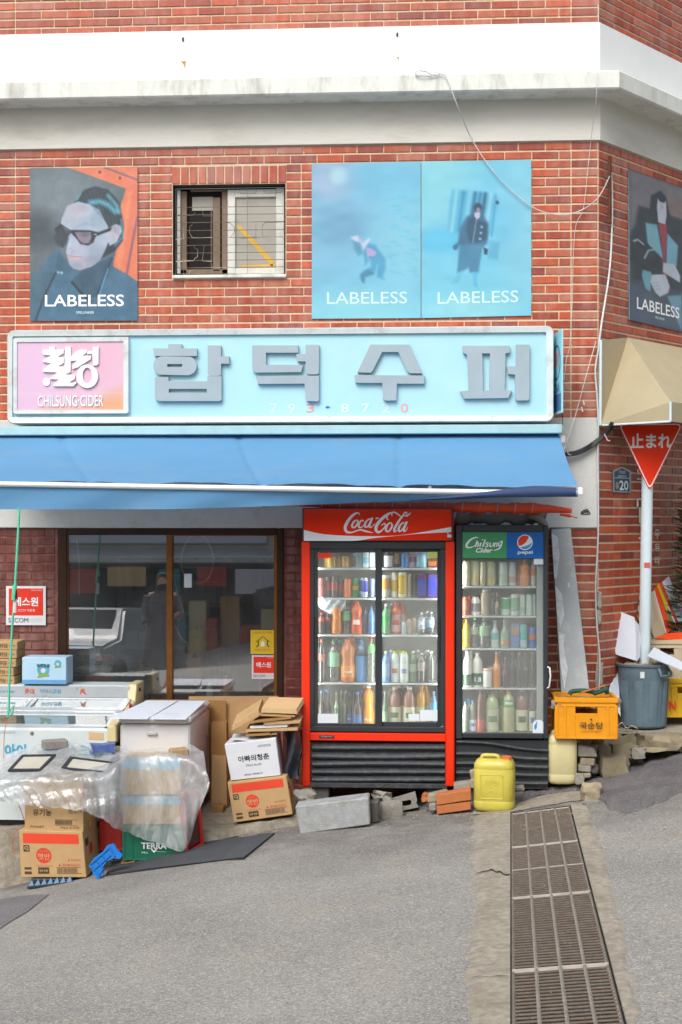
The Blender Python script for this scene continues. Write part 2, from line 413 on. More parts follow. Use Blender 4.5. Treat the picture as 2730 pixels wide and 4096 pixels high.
obj('road', mb, 'asphalt', base=(0, 0, 0), kind='structure', smooth=60)

# drain channel under the grates, concrete edging either side
mb = MB(); N = 30
def tp(i, side, dz): y = TR_Y0 + (TR_Y1 - TR_Y0) * i / N; x = trench_x(y) + (TR_W if side else 0); return Vector((x, y, gz(x, y) + dz))
for i in range(N):
    for s_ in (0, 1): mb.quad(tp(i, s_, .003), tp(i + 1, s_, .003), tp(i + 1, s_, -.35), tp(i, s_, -.35))
    mb.quad(tp(i, 0, -.32), tp(i + 1, 0, -.32), tp(i + 1, 1, -.32), tp(i, 1, -.32))
mb.quad(tp(N, 0, 0), tp(N, 1, 0), tp(N, 1, -.35), tp(N, 0, -.35)); mb.quad(tp(0, 0, 0), tp(0, 1, 0), tp(0, 1, -.35), tp(0, 0, -.35))
M('channel_mud', '#221d18', .9, var=.3, vs=20)
obj('drain_channel', mb, 'channel_mud', base=(.4, -3, -.3), kind='structure')
def wob(t, s, a): return a * (math.sin(t * 7.1 + s) + .6 * math.sin(t * 17.3 + 2 * s) + .4 * math.sin(t * 41 + 3 * s))
mb = MB(); N2 = 180
for side in (0, 1):
    pts = []
    for i in range(N2 + 1):
        y = TR_Y0 + (TR_Y1 - TR_Y0) * i / N2; t = i / N2
        if side == 0: x1 = trench_x(y) - .002; x0 = x1 - (.15 + .125 * t) - wob(t, 1, .012) - .012 * math.sin(t * 97) - .008 * math.sin(t * 171 + 1)
        else: x0 = trench_x(y) + TR_W + .002; x1 = x0 + .075 + .085 * max(0, t - .25) + wob(t, 4, .014) + .01 * math.sin(t * 83) + .008 * math.sin(t * 159)
        a = [Vector((x0 + (x1 - x0) * k / 3, y, 0)) for k in range(4)]
        for k, p in enumerate(a): p.z = gz(p.x, p.y) + (.007 if not ((k == 0 and side == 0) or (k == 3 and side == 1)) else -.004)
        pts.append(a)
    for i in range(N2):
        for k in range(3): mb.quad(pts[i][k], pts[i][k + 1], pts[i + 1][k + 1], pts[i + 1][k])
q = [G(x, y, .006) for x, y in ((1890, 3262), (2046, 3250), (2272, 3210), (2360, 3200), (2330, 3168), (2220, 3170), (2120, 3188), (2000, 3222), (1900, 3240))]
mb.add(q, [tuple(range(len(q)))])
dk = obj('drain_kerb', mb, 'concrete', kind='structure', smooth=50)
for cr in ([(1898, 3494, 1), (1915, 3500, 2), (1932, 3494, 3), (1950, 3492, 2), (1968, 3486, 4), (1985, 3496, 3), (2000, 3494, 5), (2018, 3506, 3), (2040, 3506, 4)], [(1888, 3922, 1), (1920, 3916, 1.5), (1960, 3919, 1), (2000, 3913, 2), (2036, 3916, 1.5)]):
    mb = MB(); ribbon(mb, cr, lambda x, y: G(x, y, .012), 4); obj('crack', mb, 'channel_mud', dk)

# grates
M('rod_steel', '#958e84', .6, .2, var=.2, vs=20)
M('grate_steel', '#665d53', .6, .2, var=.3, vs=30, dirt=('#6b5240', .8, 14), bump=.3, bs=160)
GY = [-1.25, -2.43, -3.75, -5.05, -6.35]
barmesh = {}
GLAB = ['worn steel drain grate nearest the yellow jerrycan, dusted with dried white residue', 'rusty steel drain grate, second from the yellow jerrycan, with a mid rail',
        'rusty steel drain grate, third from the yellow jerrycan', 'rusty steel drain grate nearest the viewer, cut by the picture bottom']
for gi in range(4):
    ya, yb = GY[gi] - .008, GY[gi + 1] + .008
    def gp(f, y, dz): x = trench_x(y) + .006 + (TR_W - .012) * f; return Vector((x, y, gz(x, y) + dz))
    yc = (ya + yb) / 2; org = gp(.5, yc, -.03)
    t = thing('drain_grate', GLAB[gi], 'drain grate', org, 'grates along the drain')
    mb = MB()
    for f in (.012, .988): mb.tube([gp(f, y, -.012) for y in (ya, yc, yb)], .008, 4)
    for y in (ya, yb): mb.tube([gp(0, y, -.012), gp(1, y, -.012)], .009, 4)
    if gi == 1: mb.tube([gp(0, yc, -.012), gp(1, yc, -.012)], .009, 4)
    obj('frame', mb, 'rod_steel', t)
    for f in (.25, .5, .75):
        mb = MB(); mb.tube([gp(f, y, -.004) for y in (ya, (ya + yc) / 2, yc, (yc + yb) / 2, yb)], .0075, 4); obj('cross_rod', mb, 'rod_steel', t)
    nb = int((ya - yb) / .0435)
    if not barmesh:
        mb = MB(); mb.box((0, 0, 0), (TR_W - .02, .015, .008), .002); bo = obj('bar', mb, 'grate_steel', None, base=(0, 0, 0)); barmesh['m'] = bo.data; bpy.data.objects.remove(bo)
    for k in range(1, nb):
        y = ya + (yb - ya) * k / nb; a, c = gp(0, y, -.008), gp(1, y, -.008)
        o = bpy.data.objects.new('bar', barmesh['m']); link(o, t); o.location = (a + c) / 2 - ROOT[t]
        o.rotation_euler = (0, -math.atan2(c.z - a.z, c.x - a.x), 0)

# ================================================================== the corner building
def brick_mat():
    m = bpy.data.materials.new('glazed_brick'); m.use_nodes = True; MATS['glazed_brick'] = m
    n = m.node_tree.nodes; l = m.node_tree.links; b = n['Principled BSDF']
    a = n.new('ShaderNodeAttribute'); a.attribute_name = 'ink'; g = n.new('ShaderNodeNewGeometry')
    t = n.new('ShaderNodeTexNoise'); t.inputs['Scale'].default_value = 22; t.inputs['Detail'].default_value = 6; l.new(g.outputs['Position'], t.inputs['Vector'])
    mp = n.new('ShaderNodeMapping'); mp.inputs['Scale'].default_value = (14, 14, 3); l.new(g.outputs['Position'], mp.inputs[0])
    t2 = n.new('ShaderNodeTexNoise'); t2.inputs['Scale'].default_value = 1; t2.inputs['Detail'].default_value = 5; l.new(mp.outputs[0], t2.inputs['Vector'])
    t4 = n.new('ShaderNodeTexNoise'); t4.inputs['Scale'].default_value = .9; t4.inputs['Detail'].default_value = 3; l.new(g.outputs['Position'], t4.inputs['Vector'])
    ml = n.new('ShaderNodeMath'); ml.operation = 'MULTIPLY'; l.new(t2.outputs[0], ml.inputs[0]); l.new(t4.outputs[0], ml.inputs[1])
    r1 = n.new('ShaderNodeMapRange'); r1.inputs[1].default_value = .2; r1.inputs[2].default_value = .4; r1.inputs[4].default_value = .36; l.new(ml.outputs[0], r1.inputs[0])
    mx = n.new('ShaderNodeMix'); mx.data_type = 'RGBA'; mx.blend_type = 'MULTIPLY'; mx.inputs[0].default_value = .55
    r0 = n.new('ShaderNodeMapRange'); r0.inputs[1].default_value = .3; r0.inputs[2].default_value = .7; r0.inputs[3].default_value = .55; r0.inputs[4].default_value = 1.3; l.new(t.outputs[0], r0.inputs[0])
    l.new(a.outputs['Color'], mx.inputs[6]); l.new(r0.outputs[0], mx.inputs[7])
    m2 = n.new('ShaderNodeMix'); m2.data_type = 'RGBA'; m2.inputs[7].default_value = lin('#bd9a90')
    l.new(r1.outputs[0], m2.inputs[0]); l.new(mx.outputs[2], m2.inputs[6]); l.new(m2.outputs[2], b.inputs['Base Color'])
    r3 = n.new('ShaderNodeMapRange'); r3.inputs[3].default_value = .3; r3.inputs[4].default_value = .6; l.new(t.outputs[0], r3.inputs[0]); l.new(r3.outputs[0], b.inputs['Roughness'])
    bp = n.new('ShaderNodeBump'); bp.inputs['Strength'].default_value = .25; bp.inputs['Distance'].default_value = .004; l.new(t.outputs[0], bp.inputs['Height']); l.new(bp.outputs[0], b.inputs['Normal'])
brick_mat()
M('mortar', '#d6bd9e', .9, var=.15, vs=25, bump=.4, bs=150, dirt=('#c0a78c', .4, 3))
M('white_paint', '#eceeee', .55, var=.025, vs=2.5, dirt=('#cfd3d2', .25, 1.5))
M('weathered_white', '#d4d7d1', .75, var=.07, vs=3, dirt=('#8c867b', .65, 4.5), bump=.25, bs=30, stretch=(1.6, 1.6, .45))
M('cove_plaster', '#d0cec6', .8, var=.06, vs=2.2, dirt=('#a8a092', .55, 1.7), bump=.3, bs=25, stretch=(.5, .5, 1.6))
M('plaster', '#c6c6c2', .75, var=.06, vs=5, dirt=('#94918a', .5, 5), bump=.15, bs=40)
BLD = thing('corner_shop_building', 'red brick corner shop building with white ledge above the posters', 'building', (CORNER.x - 1.5, .3, -.6))
ZCB = P(1200, 583, 0).z; ZLB = P(1200, 378, -.25).z; ZLT = P(1200, 303, -.25).z; ZBT = P(1200, 112, -.015).z
ZTOP = ZBT + .75; XL = -4.6
ZPB, ZPT = P(1200, 2112, 0).z, ZCB - round((ZCB - P(1200, 1686, 0).z) / .0671) * .0671         # painted concrete beam behind the awning
SIDE_L = 4.0
WIN = (P(692, 900).x, P(1142, 900).x, P(900, 1102).z, P(900, 737).z)       # small upper window
SHOP = (P(232, 2400).x, P(1132, 2400).x, P(600, 2835).z, P(600, 2114).z)   # shop front glazing
def walls_with_holes(mb, x0, x1, z0, z1, holes, y=.006):
    xs = sorted({x0, x1, *[h[0] for h in holes], *[h[1] for h in holes]}); zs = sorted({z0, z1, *[h[2] for h in holes], *[h[3] for h in holes]})
    for a, b in zip(xs[:-1], xs[1:]):
        for c, d in zip(zs[:-1], zs[1:]):
            if any(h[0] <= a and b <= h[1] and h[2] <= c and d <= h[3] for h in holes): continue
            mb.quad((a, y, c), (b, y, c), (b, y, d), (a, y, d))
mb = MB(); walls_with_holes(mb, XL, CORNER.x, -1.3, ZTOP, [WIN, SHOP])
obj('front_wall', mb, 'mortar', BLD)
mb = MB(); mb.quad(SW(0, -1.3, -.006), SW(SIDE_L, -1.3, -.006), SW(SIDE_L, ZTOP, -.006), SW(0, ZTOP, -.006))
obj('side_wall', mb, 'mortar', BLD)
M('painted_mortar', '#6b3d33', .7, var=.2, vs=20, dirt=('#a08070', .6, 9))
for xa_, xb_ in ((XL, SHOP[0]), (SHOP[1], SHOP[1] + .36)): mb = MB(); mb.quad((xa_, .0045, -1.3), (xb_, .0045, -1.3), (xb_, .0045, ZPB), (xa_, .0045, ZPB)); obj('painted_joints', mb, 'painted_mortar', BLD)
path = [(XL, 0), (CORNER.x, 0), (SW(SIDE_L, 0).x, SW(SIDE_L, 0).y)]
mb = MB(); mb.sweep([(-.01, ZCB), (.022, ZCB + .004), (.022, ZLB - .05), (.03, ZLB + .001)], path); obj('cove_beam', mb, 'cove_plaster', BLD)
mb = MB(); mb.sweep([(.0, ZLB), (.238, ZLB), (.25, ZLB + .012), (.25, ZLT - .012), (.24, ZLT), (0, ZLT + .01)], path); obj('ledge', mb, 'weathered_white', BLD)
mb = MB(); mb.sweep([(.018, ZLT), (.018, ZBT - .006), (.006, ZBT), (-.01, ZBT)], path); obj('painted_band', mb, 'white_paint', BLD)
mb = MB(); xa = CORNER.x + .004
mb.box(((XL + xa) / 2, -.005, (ZPB + ZPT) / 2), (xa - XL, .034, ZPT - ZPB), .006); obj('plaster_beam', mb, 'plaster', BLD)

M('rust_stain', '#a8843c', .8); M('bolt_dark', '#4a4a46', .8)
for px_, py_, k_ in ((735, 252, 1), (1592, 232, .55)):
    mb = MB(); mb.add([P(px_ + a * k_, py_ + b * k_, -.0195) for a, b in ((-14, -6), (10, -8), (8, 4), (7, 40), (3, 14), (-2, 2))], [tuple(range(6))]); obj('rust_stain', mb, 'rust_stain', BLD)
    mb = MB(); p = P(px_ - 2, py_ - 94, -.02); mb.box(p, (.015, .02, .03), .004); obj('bolt', mb, 'bolt_dark', BLD)
PAL = ['#a64726', '#9e4326', '#953e28', '#aa4e2e', '#8d3a2b', '#b24f2e', '#a4452b', '#9a432b', '#a9563a', '#913a23', '#b14924', '#9c4b38', '#863a30', '#a8634f']
COURSE = .0671; MOD = .2028; JT = .0095
BM = {}
def brick_mesh(w, h, vi):
    k = (round(w, 3), round(h, 3), vi)
    if k not in BM:
        mb = MB(); x, z, d, b = w / 2, h / 2, .0055, .002
        vs = [(-x, 0, -z), (x, 0, -z), (x, 0, z), (-x, 0, z), (-x, -d + b, -z), (x, -d + b, -z), (x, -d + b, z), (-x, -d + b, z), (-x + b, -d, -z + b), (x - b, -d, -z + b), (x - b, -d, z - b), (-x + b, -d, z - b)]
        fs = [(8, 9, 10, 11)] + [(i, (i + 1) % 4, 4 + (i + 1) % 4, 4 + i) for i in range(4)] + [(4 + i, 4 + (i + 1) % 4, 8 + (i + 1) % 4, 8 + i) for i in range(4)]
        BM[k] = (vs, fs)
    return BM[k]
BRICKS = []       # (centre, side?, w, h, variant, in front group)
def lay_row(a, b, z, joints, side, front, skip=None, h=COURSE - .0155):
    js = [a] + sorted(j for j in joints if a + .03 < j < b - .03) + [b]
    for p, q in zip(js[:-1], js[1:]):
        w = q - p - JT
        if w < .015: continue
        c = (p + q) / 2
        if skip and skip(p, z + COURSE / 2) and skip(q, z + COURSE / 2): continue
        BRICKS.append((c, z + COURSE / 2, side, w, h, random.randrange(len(PAL)), front))
XJL, XJR = P(61, 900).x, P(2285, 900).x
def px_x(px): return P(px, 900).x
hidden = [(px_x(150), px_x(530), P(300, 1260).z, P(300, 700).z), (px_x(1275), px_x(2100), P(1700, 1255).z, P(1700, 660).z), (px_x(60), px_x(2190), P(1100, 1670).z, P(1100, 1345).z)]
def hid(c, z): return any(h[0] < c < h[1] and h[2] < z < h[3] for h in hidden)
ZROW0 = ZCB - 34 * COURSE
r = 0
while True:
    z = ZROW0 + r * COURSE; r += 1
    if z > ZTOP: break
    if z < ZPT - .005: continue
    if ZCB - .01 < z + COURSE * .5 < ZBT: continue
    if z + COURSE > ZCB + .01 and z < ZBT: z_ok = False
    bond = [XJL + (r % 2) * MOD / 2 + k * MOD for k in range(1, 40) if XJL + .02 < XJL + (r % 2) * MOD / 2 + k * MOD < XJR - .05]
    joints = bond + [XJL - k * MOD for k in range(0, 4)] + [XJR]
    zc = z + COURSE / 2
    spans = [(XL, CORNER.x - .004)]
    if WIN[2] - .01 < zc < WIN[3] + .145:
        joints = [j for j in joints if not (px_x(555) < j < px_x(1240))] + [px_x(602), px_x(1205)]
        spans = [(XL, WIN[0] - .004), (WIN[1] + .004, CORNER.x - .004)]
    for a, b in spans: lay_row(a, b, z, joints, False, True, hid)
n_s = 13; sw_ = (WIN[1] - WIN[0] + .02) / n_s                                # soldier course over the small window
for i in range(n_s): BRICKS.append((WIN[0] - .01 + sw_ * (i + .5), WIN[3] + .072, False, sw_ - .011, .128, random.randrange(len(PAL)), True))
# lower shop front
r = 0
while True:
    z = ZPB - (r + 1) * COURSE - .004; r += 1
    if z < -.45: break
    if z > ZPB: continue
    j0 = [SHOP[0] - .1 * (r % 2) - k * MOD for k in range(0, 16)]
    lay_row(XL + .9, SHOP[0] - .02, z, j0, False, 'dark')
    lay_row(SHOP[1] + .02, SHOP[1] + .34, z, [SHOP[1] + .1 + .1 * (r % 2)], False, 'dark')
    if z > -.1: lay_row(px_x(2190), CORNER.x - .004, z, [XJR, XJR - .1 - .1 * (r % 2)], False, False)
# side wall
U1 = UZ(2456, 900)[0]; r = 0
while True:
    z = ZROW0 + (r - 31) * COURSE; r += 1
    if z > ZTOP: break
    if ZCB - .01 < z + COURSE * .5 < ZBT: continue
    joints = [U1 + k * MOD + (r % 2) * MOD / 2 for k in range(0, 14)] + [U1]
    lay_row(.004, 2.6, z, joints, True, False, lambda c, zz: zz < .1)
def brick_at(c, z, side): return SW(c, z, -.005) if side else Vector((c, .005, z))
front = [b for b in BRICKS if b[6] is True]
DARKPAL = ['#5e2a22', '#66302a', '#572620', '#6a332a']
def on_screen(b): return XL + 1.35 < b[0] and b[1] < ZBT + .3
cand = sorted([b for b in front if on_screen(b)], key=lambda b: (-b[3] * b[4] * (1 if b[1] < ZCB else .8), b[0]))
keep = set(id(b) for b in cand[:300])
BMESH = {}
rest = MB(); rest_col = []
ROTS = Matrix.Rotation(TURN, 3, 'Z')
for b in BRICKS:
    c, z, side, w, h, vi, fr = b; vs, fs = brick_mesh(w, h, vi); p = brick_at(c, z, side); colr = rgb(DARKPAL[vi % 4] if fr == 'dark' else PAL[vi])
    jit = 1 + .1 * (random.random() - .5)
    if id(b) in keep:
        k = (round(w, 3), round(h, 3), vi)
        if k not in BMESH:
            me = bpy.data.meshes.new('brick'); me.from_pydata(vs, [], fs); me.materials.append(MATS['glazed_brick'])
            at = me.attributes.new('ink', 'BYTE_COLOR', 'POINT'); at.data.foreach_set('color_srgb', list((*colr, 1)) * len(vs)); BMESH[k] = me
        o = bpy.data.objects.new('brick', BMESH[k]); link(o, BLD); o.location = p - ROOT[BLD]; o.location.y += random.uniform(-.0015, .0015)
    else:
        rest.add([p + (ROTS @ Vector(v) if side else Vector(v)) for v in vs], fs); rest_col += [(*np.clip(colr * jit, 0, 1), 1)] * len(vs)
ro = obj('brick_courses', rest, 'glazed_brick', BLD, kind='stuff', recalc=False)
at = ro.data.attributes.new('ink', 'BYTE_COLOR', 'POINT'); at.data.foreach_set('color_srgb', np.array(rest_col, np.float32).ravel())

# small upper window
M('dark_reveal', '#4a4038', .9, var=.3, vs=30, dirt=('#2b2622', .7, 12))
M('old_white_pvc', '#cfcfc8', .5, var=.05, vs=10, dirt=('#9c927f', .5, 9))
M('brown_wood', '#7d6a58', .7, var=.15, vs=12)
M('frosted_panel', '#a09c92', .5, var=.08, vs=3)
M('yellow_tape', '#d3a63c', .5, var=.1, vs=14)
M('galvanized', '#8f857a', .45, .8, var=.2, vs=40)
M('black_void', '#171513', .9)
x0, x1, z0, z1 = WIN
wobj = MB(); d = .13
wobj.quad((x0, 0, z0), (x0, d, z0), (x0, d, z1), (x0, 0, z1)); wobj.quad((x1, 0, z0), (x1, d, z0), (x1, d, z1), (x1, 0, z1))
wobj.quad((x0, 0, z1), (x1, 0, z1), (x1, d, z1), (x0, d, z1)); wobj.quad((x0, 0, z0), (x1, 0, z0), (x1, d, z0), (x0, d, z0))
wn = obj('window', wobj, 'dark_reveal', BLD)
def wpt(px, py, y): p = P(px, py, y); return p
def wbox(mb, pxa, pya, pxb, pyb, y, dep, b=.004):
    a, c = P(pxa, pya, y), P(pxb, pyb, y); mb.box(((a.x + c.x) / 2, y + dep / 2, (a.z + c.z) / 2), (abs(c.x - a.x), dep, abs(c.z - a.z)), b); return mb
mb = MB()
for r_ in ((911, 758, 942, 1095), (942, 758, 1105, 787), (1105, 752, 1138, 1095), (942, 1073, 1105, 1095)): wbox(mb, *r_, .075, .03)
obj('sash', mb, 'old_white_pvc', wn); mb = MB(); wbox(mb, 708, 760, 722, 1095, .075, .03); obj('jamb', mb, 'old_white_pvc', wn)
mb = MB(); wbox(mb, 942, 787, 1105, 1073, .095, .006, 0); obj('frosted_pane', mb, 'frosted_panel', wn)
mb = MB()
for r_ in ((722, 765, 748, 1095), (852, 790, 882, 1085), (888, 765, 911, 1095), (722, 1078, 911, 1096), (762, 757, 911, 764)): wbox(mb, *r_, .10, .03)
obj('inner_frame', mb, 'brown_wood', wn)
mb = MB(); wbox(mb, 770, 788, 853, 842, .125, .004, 0); obj('paper_sheet', mb, 'frosted_panel', wn)
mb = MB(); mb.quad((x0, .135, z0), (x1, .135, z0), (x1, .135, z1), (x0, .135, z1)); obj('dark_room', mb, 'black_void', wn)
mb = MB()
for q in (((945, 905), (962, 900), (1098, 1045), (1090, 1068)), ((968, 1060), (1100, 1057), (1100, 1068), (968, 1068))): mb.add([P(x, y, .093) for x, y in q], [(0, 1, 2, 3)])
obj('tape', mb, 'yellow_tape', wn)
mb = MB()                                                                    # patterned wire grille
def gl(pts, r=.0026): mb.tube([P(x, y, .03) for x, y in pts], r, 5)
for y in (828, 858, 889, 921, 950, 980, 1011, 1041, 1070): gl([(704, y + 2), (1140, y - 3)])
gl([(846, 840), (846, 1060), (852, 1080), (848, 1100)]); gl([(990, 755), (990, 1095)], .002)
for q in ([(704, 863), (775, 861), (782, 848)], [(812, 845), (814, 864), (850, 863)], [(850, 889), (772, 891), (768, 902), (760, 906), (758, 930), (764, 940), (772, 952), (850, 950)], [(904, 890), (922, 892), (930, 902), (938, 906), (938, 932), (928, 942), (922, 950), (904, 950)],
          [(704, 984), (776, 982), (782, 994), (792, 998), (791, 1028), (780, 1034), (776, 1043), (704, 1046)], [(848, 979), (818, 981), (810, 1044), (848, 1046)], [(758, 1100), (760, 1084), (772, 1081), (774, 1071), (910, 1070)], [(704, 1071), (734, 1071), (736, 1100)],
          [(704, 890), (736, 891), (736, 955), (704, 958)], [(958, 760), (964, 774), (1025, 773), (1026, 758)], [(1055, 760), (1062, 774), (1125, 770)], [(962, 890), (962, 888), (1025, 888), (1024, 952), (962, 953)], [(1138, 888), (1062, 890), (1050, 902), (1050, 938), (1064, 950), (1138, 949)]): gl(q)
obj('grille', mb, 'galvanized', wn, smooth=60)
mb = MB(); a, c = P(690, 1101, -.02), P(1146, 1112, -.02); mb.box(((a.x + c.x) / 2, .05, (a.z + c.z) / 2 + .003), (c.x - a.x, .16, .024), .004); obj('sill', mb, 'weathered_white', wn)

# shop front glazing
M('bronze_frame', '#3a2a1e', .4, .5, var=.15, vs=12)
M('gold_frame', '#8a5a2a', .38, .6, var=.15, vs=12)
thin_glass('shop_glass', '#e4ebea', .5, .10, .01)  # haze is dust, raised further to lighten the dark room behind
x0, x1, z0, z1 = SHOP
sw = MB()
for (a, b_) in ((232, 268), (1108, 1134)): wbox(sw, a, 2114, b_, 2835, -.01, .09)
wbox(sw, 268, 2108, 1108, 2140, -.01, .09); wbox(sw, 268, 2800, 1108, 2835, -.01, .09)
swin = obj('window', sw, 'bronze_frame', BLD)
for (a, b_, c, d) in ((258, 2138, 272, 2800), (666, 2135, 690, 2800), (1096, 2130, 1110, 2800), (690, 2130, 1096, 2144)): mb = MB(); wbox(mb, a, b_, c, d, .0, .05, .003); obj('sash_bar', mb, 'gold_frame', swin)
mb = MB(); a, c = P(270, 2140, .02), P(670, 2805, .02); mb.quad((a.x, .02, c.z), (c.x, .02, c.z), (c.x, .02, a.z), (a.x, .02, a.z)); obj('pane', mb, 'shop_glass', swin, recalc=False)
mb = MB(); a, c = P(688, 2140, .035), P(1100, 2805, .035); mb.quad((a.x, .035, c.z), (c.x, .035, c.z), (c.x, .035, a.z), (a.x, .035, a.z)); obj('pane', mb, 'shop_glass', swin, recalc=False)
# room behind the glass
M('shop_inner', '#4a423a', .85, var=.3, vs=3); M('shop_floor', '#3c3a38', .6, var=.2, vs=4)
mb = MB(); X0, X1, Y1, ZF, ZC_ = XL + .4, CORNER.x - .2, 3.4, -.25, 2.2
mb.quad((X0, Y1, ZF), (X1, Y1, ZF), (X1, Y1, ZC_), (X0, Y1, ZC_)); mb.quad((X0, .1, ZF), (X0, Y1, ZF), (X0, Y1, ZC_), (X0, .1, ZC_)); mb.quad((X1, .1, ZF), (X1, Y1, ZF), (X1, Y1, ZC_), (X1, .1, ZC_))
mb.quad((X0, .1, ZC_), (X1, .1, ZC_), (X1, Y1, ZC_), (X0, Y1, ZC_)); mb.cur = 1; mb.quad((X0, .1, ZF), (X1, .1, ZF), (X1, Y1, ZF), (X0, Y1, ZF))
obj('interior', mb, [MATS['shop_inner'], MATS['shop_floor']], BLD)

# step, side pavement with broken stone edge
mb = MB(); nx = 60
top = []; frt = []; bot = []
for i in range(nx + 1):
    x = -4.5 + 4.0 * i / nx; z = -.212 + .02 * wob(x, 2, .3) + .13 * max(0, x + 1.42); yf = -1.12 + .03 * wob(x * .6, 5, 1) + (.12 if x > -1.5 else 0) * min(1, max(0, (x + 1.5) * 2))
    top.append((x, .0, z)); frt.append((x, yf, z - .012 + .006 * random.random())); bot.append((x, yf - .05 - .03 * random.random(), min(z - .03, gz(x, yf)) - .25))
for i in range(nx): mb.quad(top[i], top[i + 1], frt[i + 1], frt[i]); mb.quad(frt[i], frt[i + 1], bot[i + 1], bot[i])
obj('step', mb, 'concrete', kind='structure', smooth=40)
M('rough_rock', '#8a8069', .95, var=.3, vs=12, bump=1.0, bs=24, dirt=('#55503f', .7, 6))
mb = MB(); nx, nv = 70, 10
def rk(u, v):
    x = .95 + 2.6 * u; yf = -.17 + .10 * u; zt = .315 + .02 * u; zb = gz(x, yf - .25) - .12
    z = zt + (zb - zt) * v; n_ = .05 * math.sin(x * 23 + v * 9) + .04 * math.sin(x * 51 - v * 17 + 1) + .03 * math.sin(x * 9 + v * 31) + .03 * math.sin(v * 60 + x * 70)
    return (x + n_ * .3, yf - .16 * v ** 1.2 - n_ * min(1, v * 3) * .9, z + .018 * math.sin(x * 60) * (v == 0))
mb.grid(rk, nx, nv); obj('pavement_edge', mb, 'rough_rock', kind='structure', smooth=50)
mb = MB(); mb.grid(lambda u, v: (.95 + 2.6 * u, -.17 + .10 * u + 3.6 * v, .315 + .02 * u + .03 * v), 12, 6); obj('pavement', mb, 'concrete', kind='structure')

# thick patch of newer asphalt thrown up against the pavement
top_ = [(1985, 3208), (2060, 3175), (2140, 3152), (2240, 3132), (2330, 3112), (2400, 3092), (2470, 3072), (2560, 3030), (2640, 2992), (2745, 2962)]
bot_ = [(1985, 3240), (2060, 3226), (2140, 3198), (2240, 3180), (2330, 3172), (2400, 3205), (2450, 3255), (2540, 3262), (2640, 3225), (2745, 3180)]
tw = smooth_line([(*p, 0) for p in top_], 6); bw = smooth_line([(*p, 0) for p in bot_], 6); mb = MB(); nk = 10
def ap(i, k):
    v = k / nk; a, b = tw[i], bw[i]; px = a.x + (b.x - a.x) * v + 5 * math.sin(i * 1.9 + k); py = a.y + (b.y - a.y) * v + 6 * math.sin(i * 1.3) * (v > .9)
    p = G(px, py); h = .045 * math.sin(math.pi * min(1, v * 1.02 + .04)) ** .5; p.z += h + .006 * math.sin(i * .9 + k * 1.7) * (0 < k < nk) - (.02 if k in (0, nk) else 0); return p
for i in range(len(tw) - 1):
    for k in range(nk): mb.quad(ap(i, k), ap(i + 1, k), ap(i + 1, k + 1), ap(i, k + 1))
obj('asphalt_patch', mb, 'fresh_asphalt', kind='structure', smooth=50)
mb = MB(); q = [G(x, y, .005) for x, y in ((-30, 3640), (0, 3600), (90, 3585), (196, 3580), (160, 3610), (110, 3650), (40, 3690), (-30, 3740))]; mb.add(q, [tuple(range(len(q)))])
obj('road_patch', mb, 'fresh_asphalt', kind='structure')
# ================================================================== posters
M('poster_edge', '#6c8fa0', .5)
M('lettering_white', '#e6e9ea', .5, var=.03); M('lettering_pale', '#bcd9e2', .5, var=.03)
def poster(px0, py0, px1, py1, cv, label, lets, y=-.012, side=None):
    """flat printed board fixed to the wall; corners given on the photograph"""
    if side:
        (ua, za), (ub, zb), (uc, zc), (ud, zd) = side       # tl, tr, br, bl on the side wall
        def f(u, v, o=0.0):
            uu = (ua + (ub - ua) * u) * (1 - v) + (ud + (uc - ud) * u) * v; zz = (za + (zb - za) * u) * (1 - v) + (zd + (zc - zd) * u) * v
            return SW(uu, zz, .012 + o)
        outv, rt = SN, SD
    else:
        a, b, c, d = P(px0, py0[0], y), P(px1, py0[1], y), P(px1, py1[1], y), P(px0, py1[0], y)
        def f(u, v, o=0.0):
            p = (a + (b - a) * u) * (1 - v) + (d + (c - d) * u) * v; return Vector((p.x, p.y - o, p.z))
        outv, rt = YO, XR
    t = thing('poster', label, 'poster', f(.5, 1))
    mb = MB(); q = [f(0, 0, -.001), f(1, 0, -.001), f(1, 1, -.001), f(0, 1, -.001)]; mb.add(q + [p - outv * .009 for p in q], [(0, 1, 2, 3), (0, 4, 5, 1), (1, 5, 6, 2), (2, 6, 7, 3), (3, 7, 4, 0)])
    obj('board', mb, 'poster_edge', t)
    print_sheet('printed_picture', cv, lambda u, v: f(u, v, .0005), t)
    wd = (f(1, .5) - f(0, .5)).length; ht = (f(.5, 0) - f(.5, 1)).length; rt2 = (f(1, .9) - f(0, .9)).normalized()
    for (s, u, v, w_, h_, mt, bold) in lets:
        mb = MB(); lettering(mb, s, f(u, v), rt2, ZU, outv, w=w_ * wd, h=h_ * ht, bold=bold); obj('lettering', mb, mt, t)
    return t
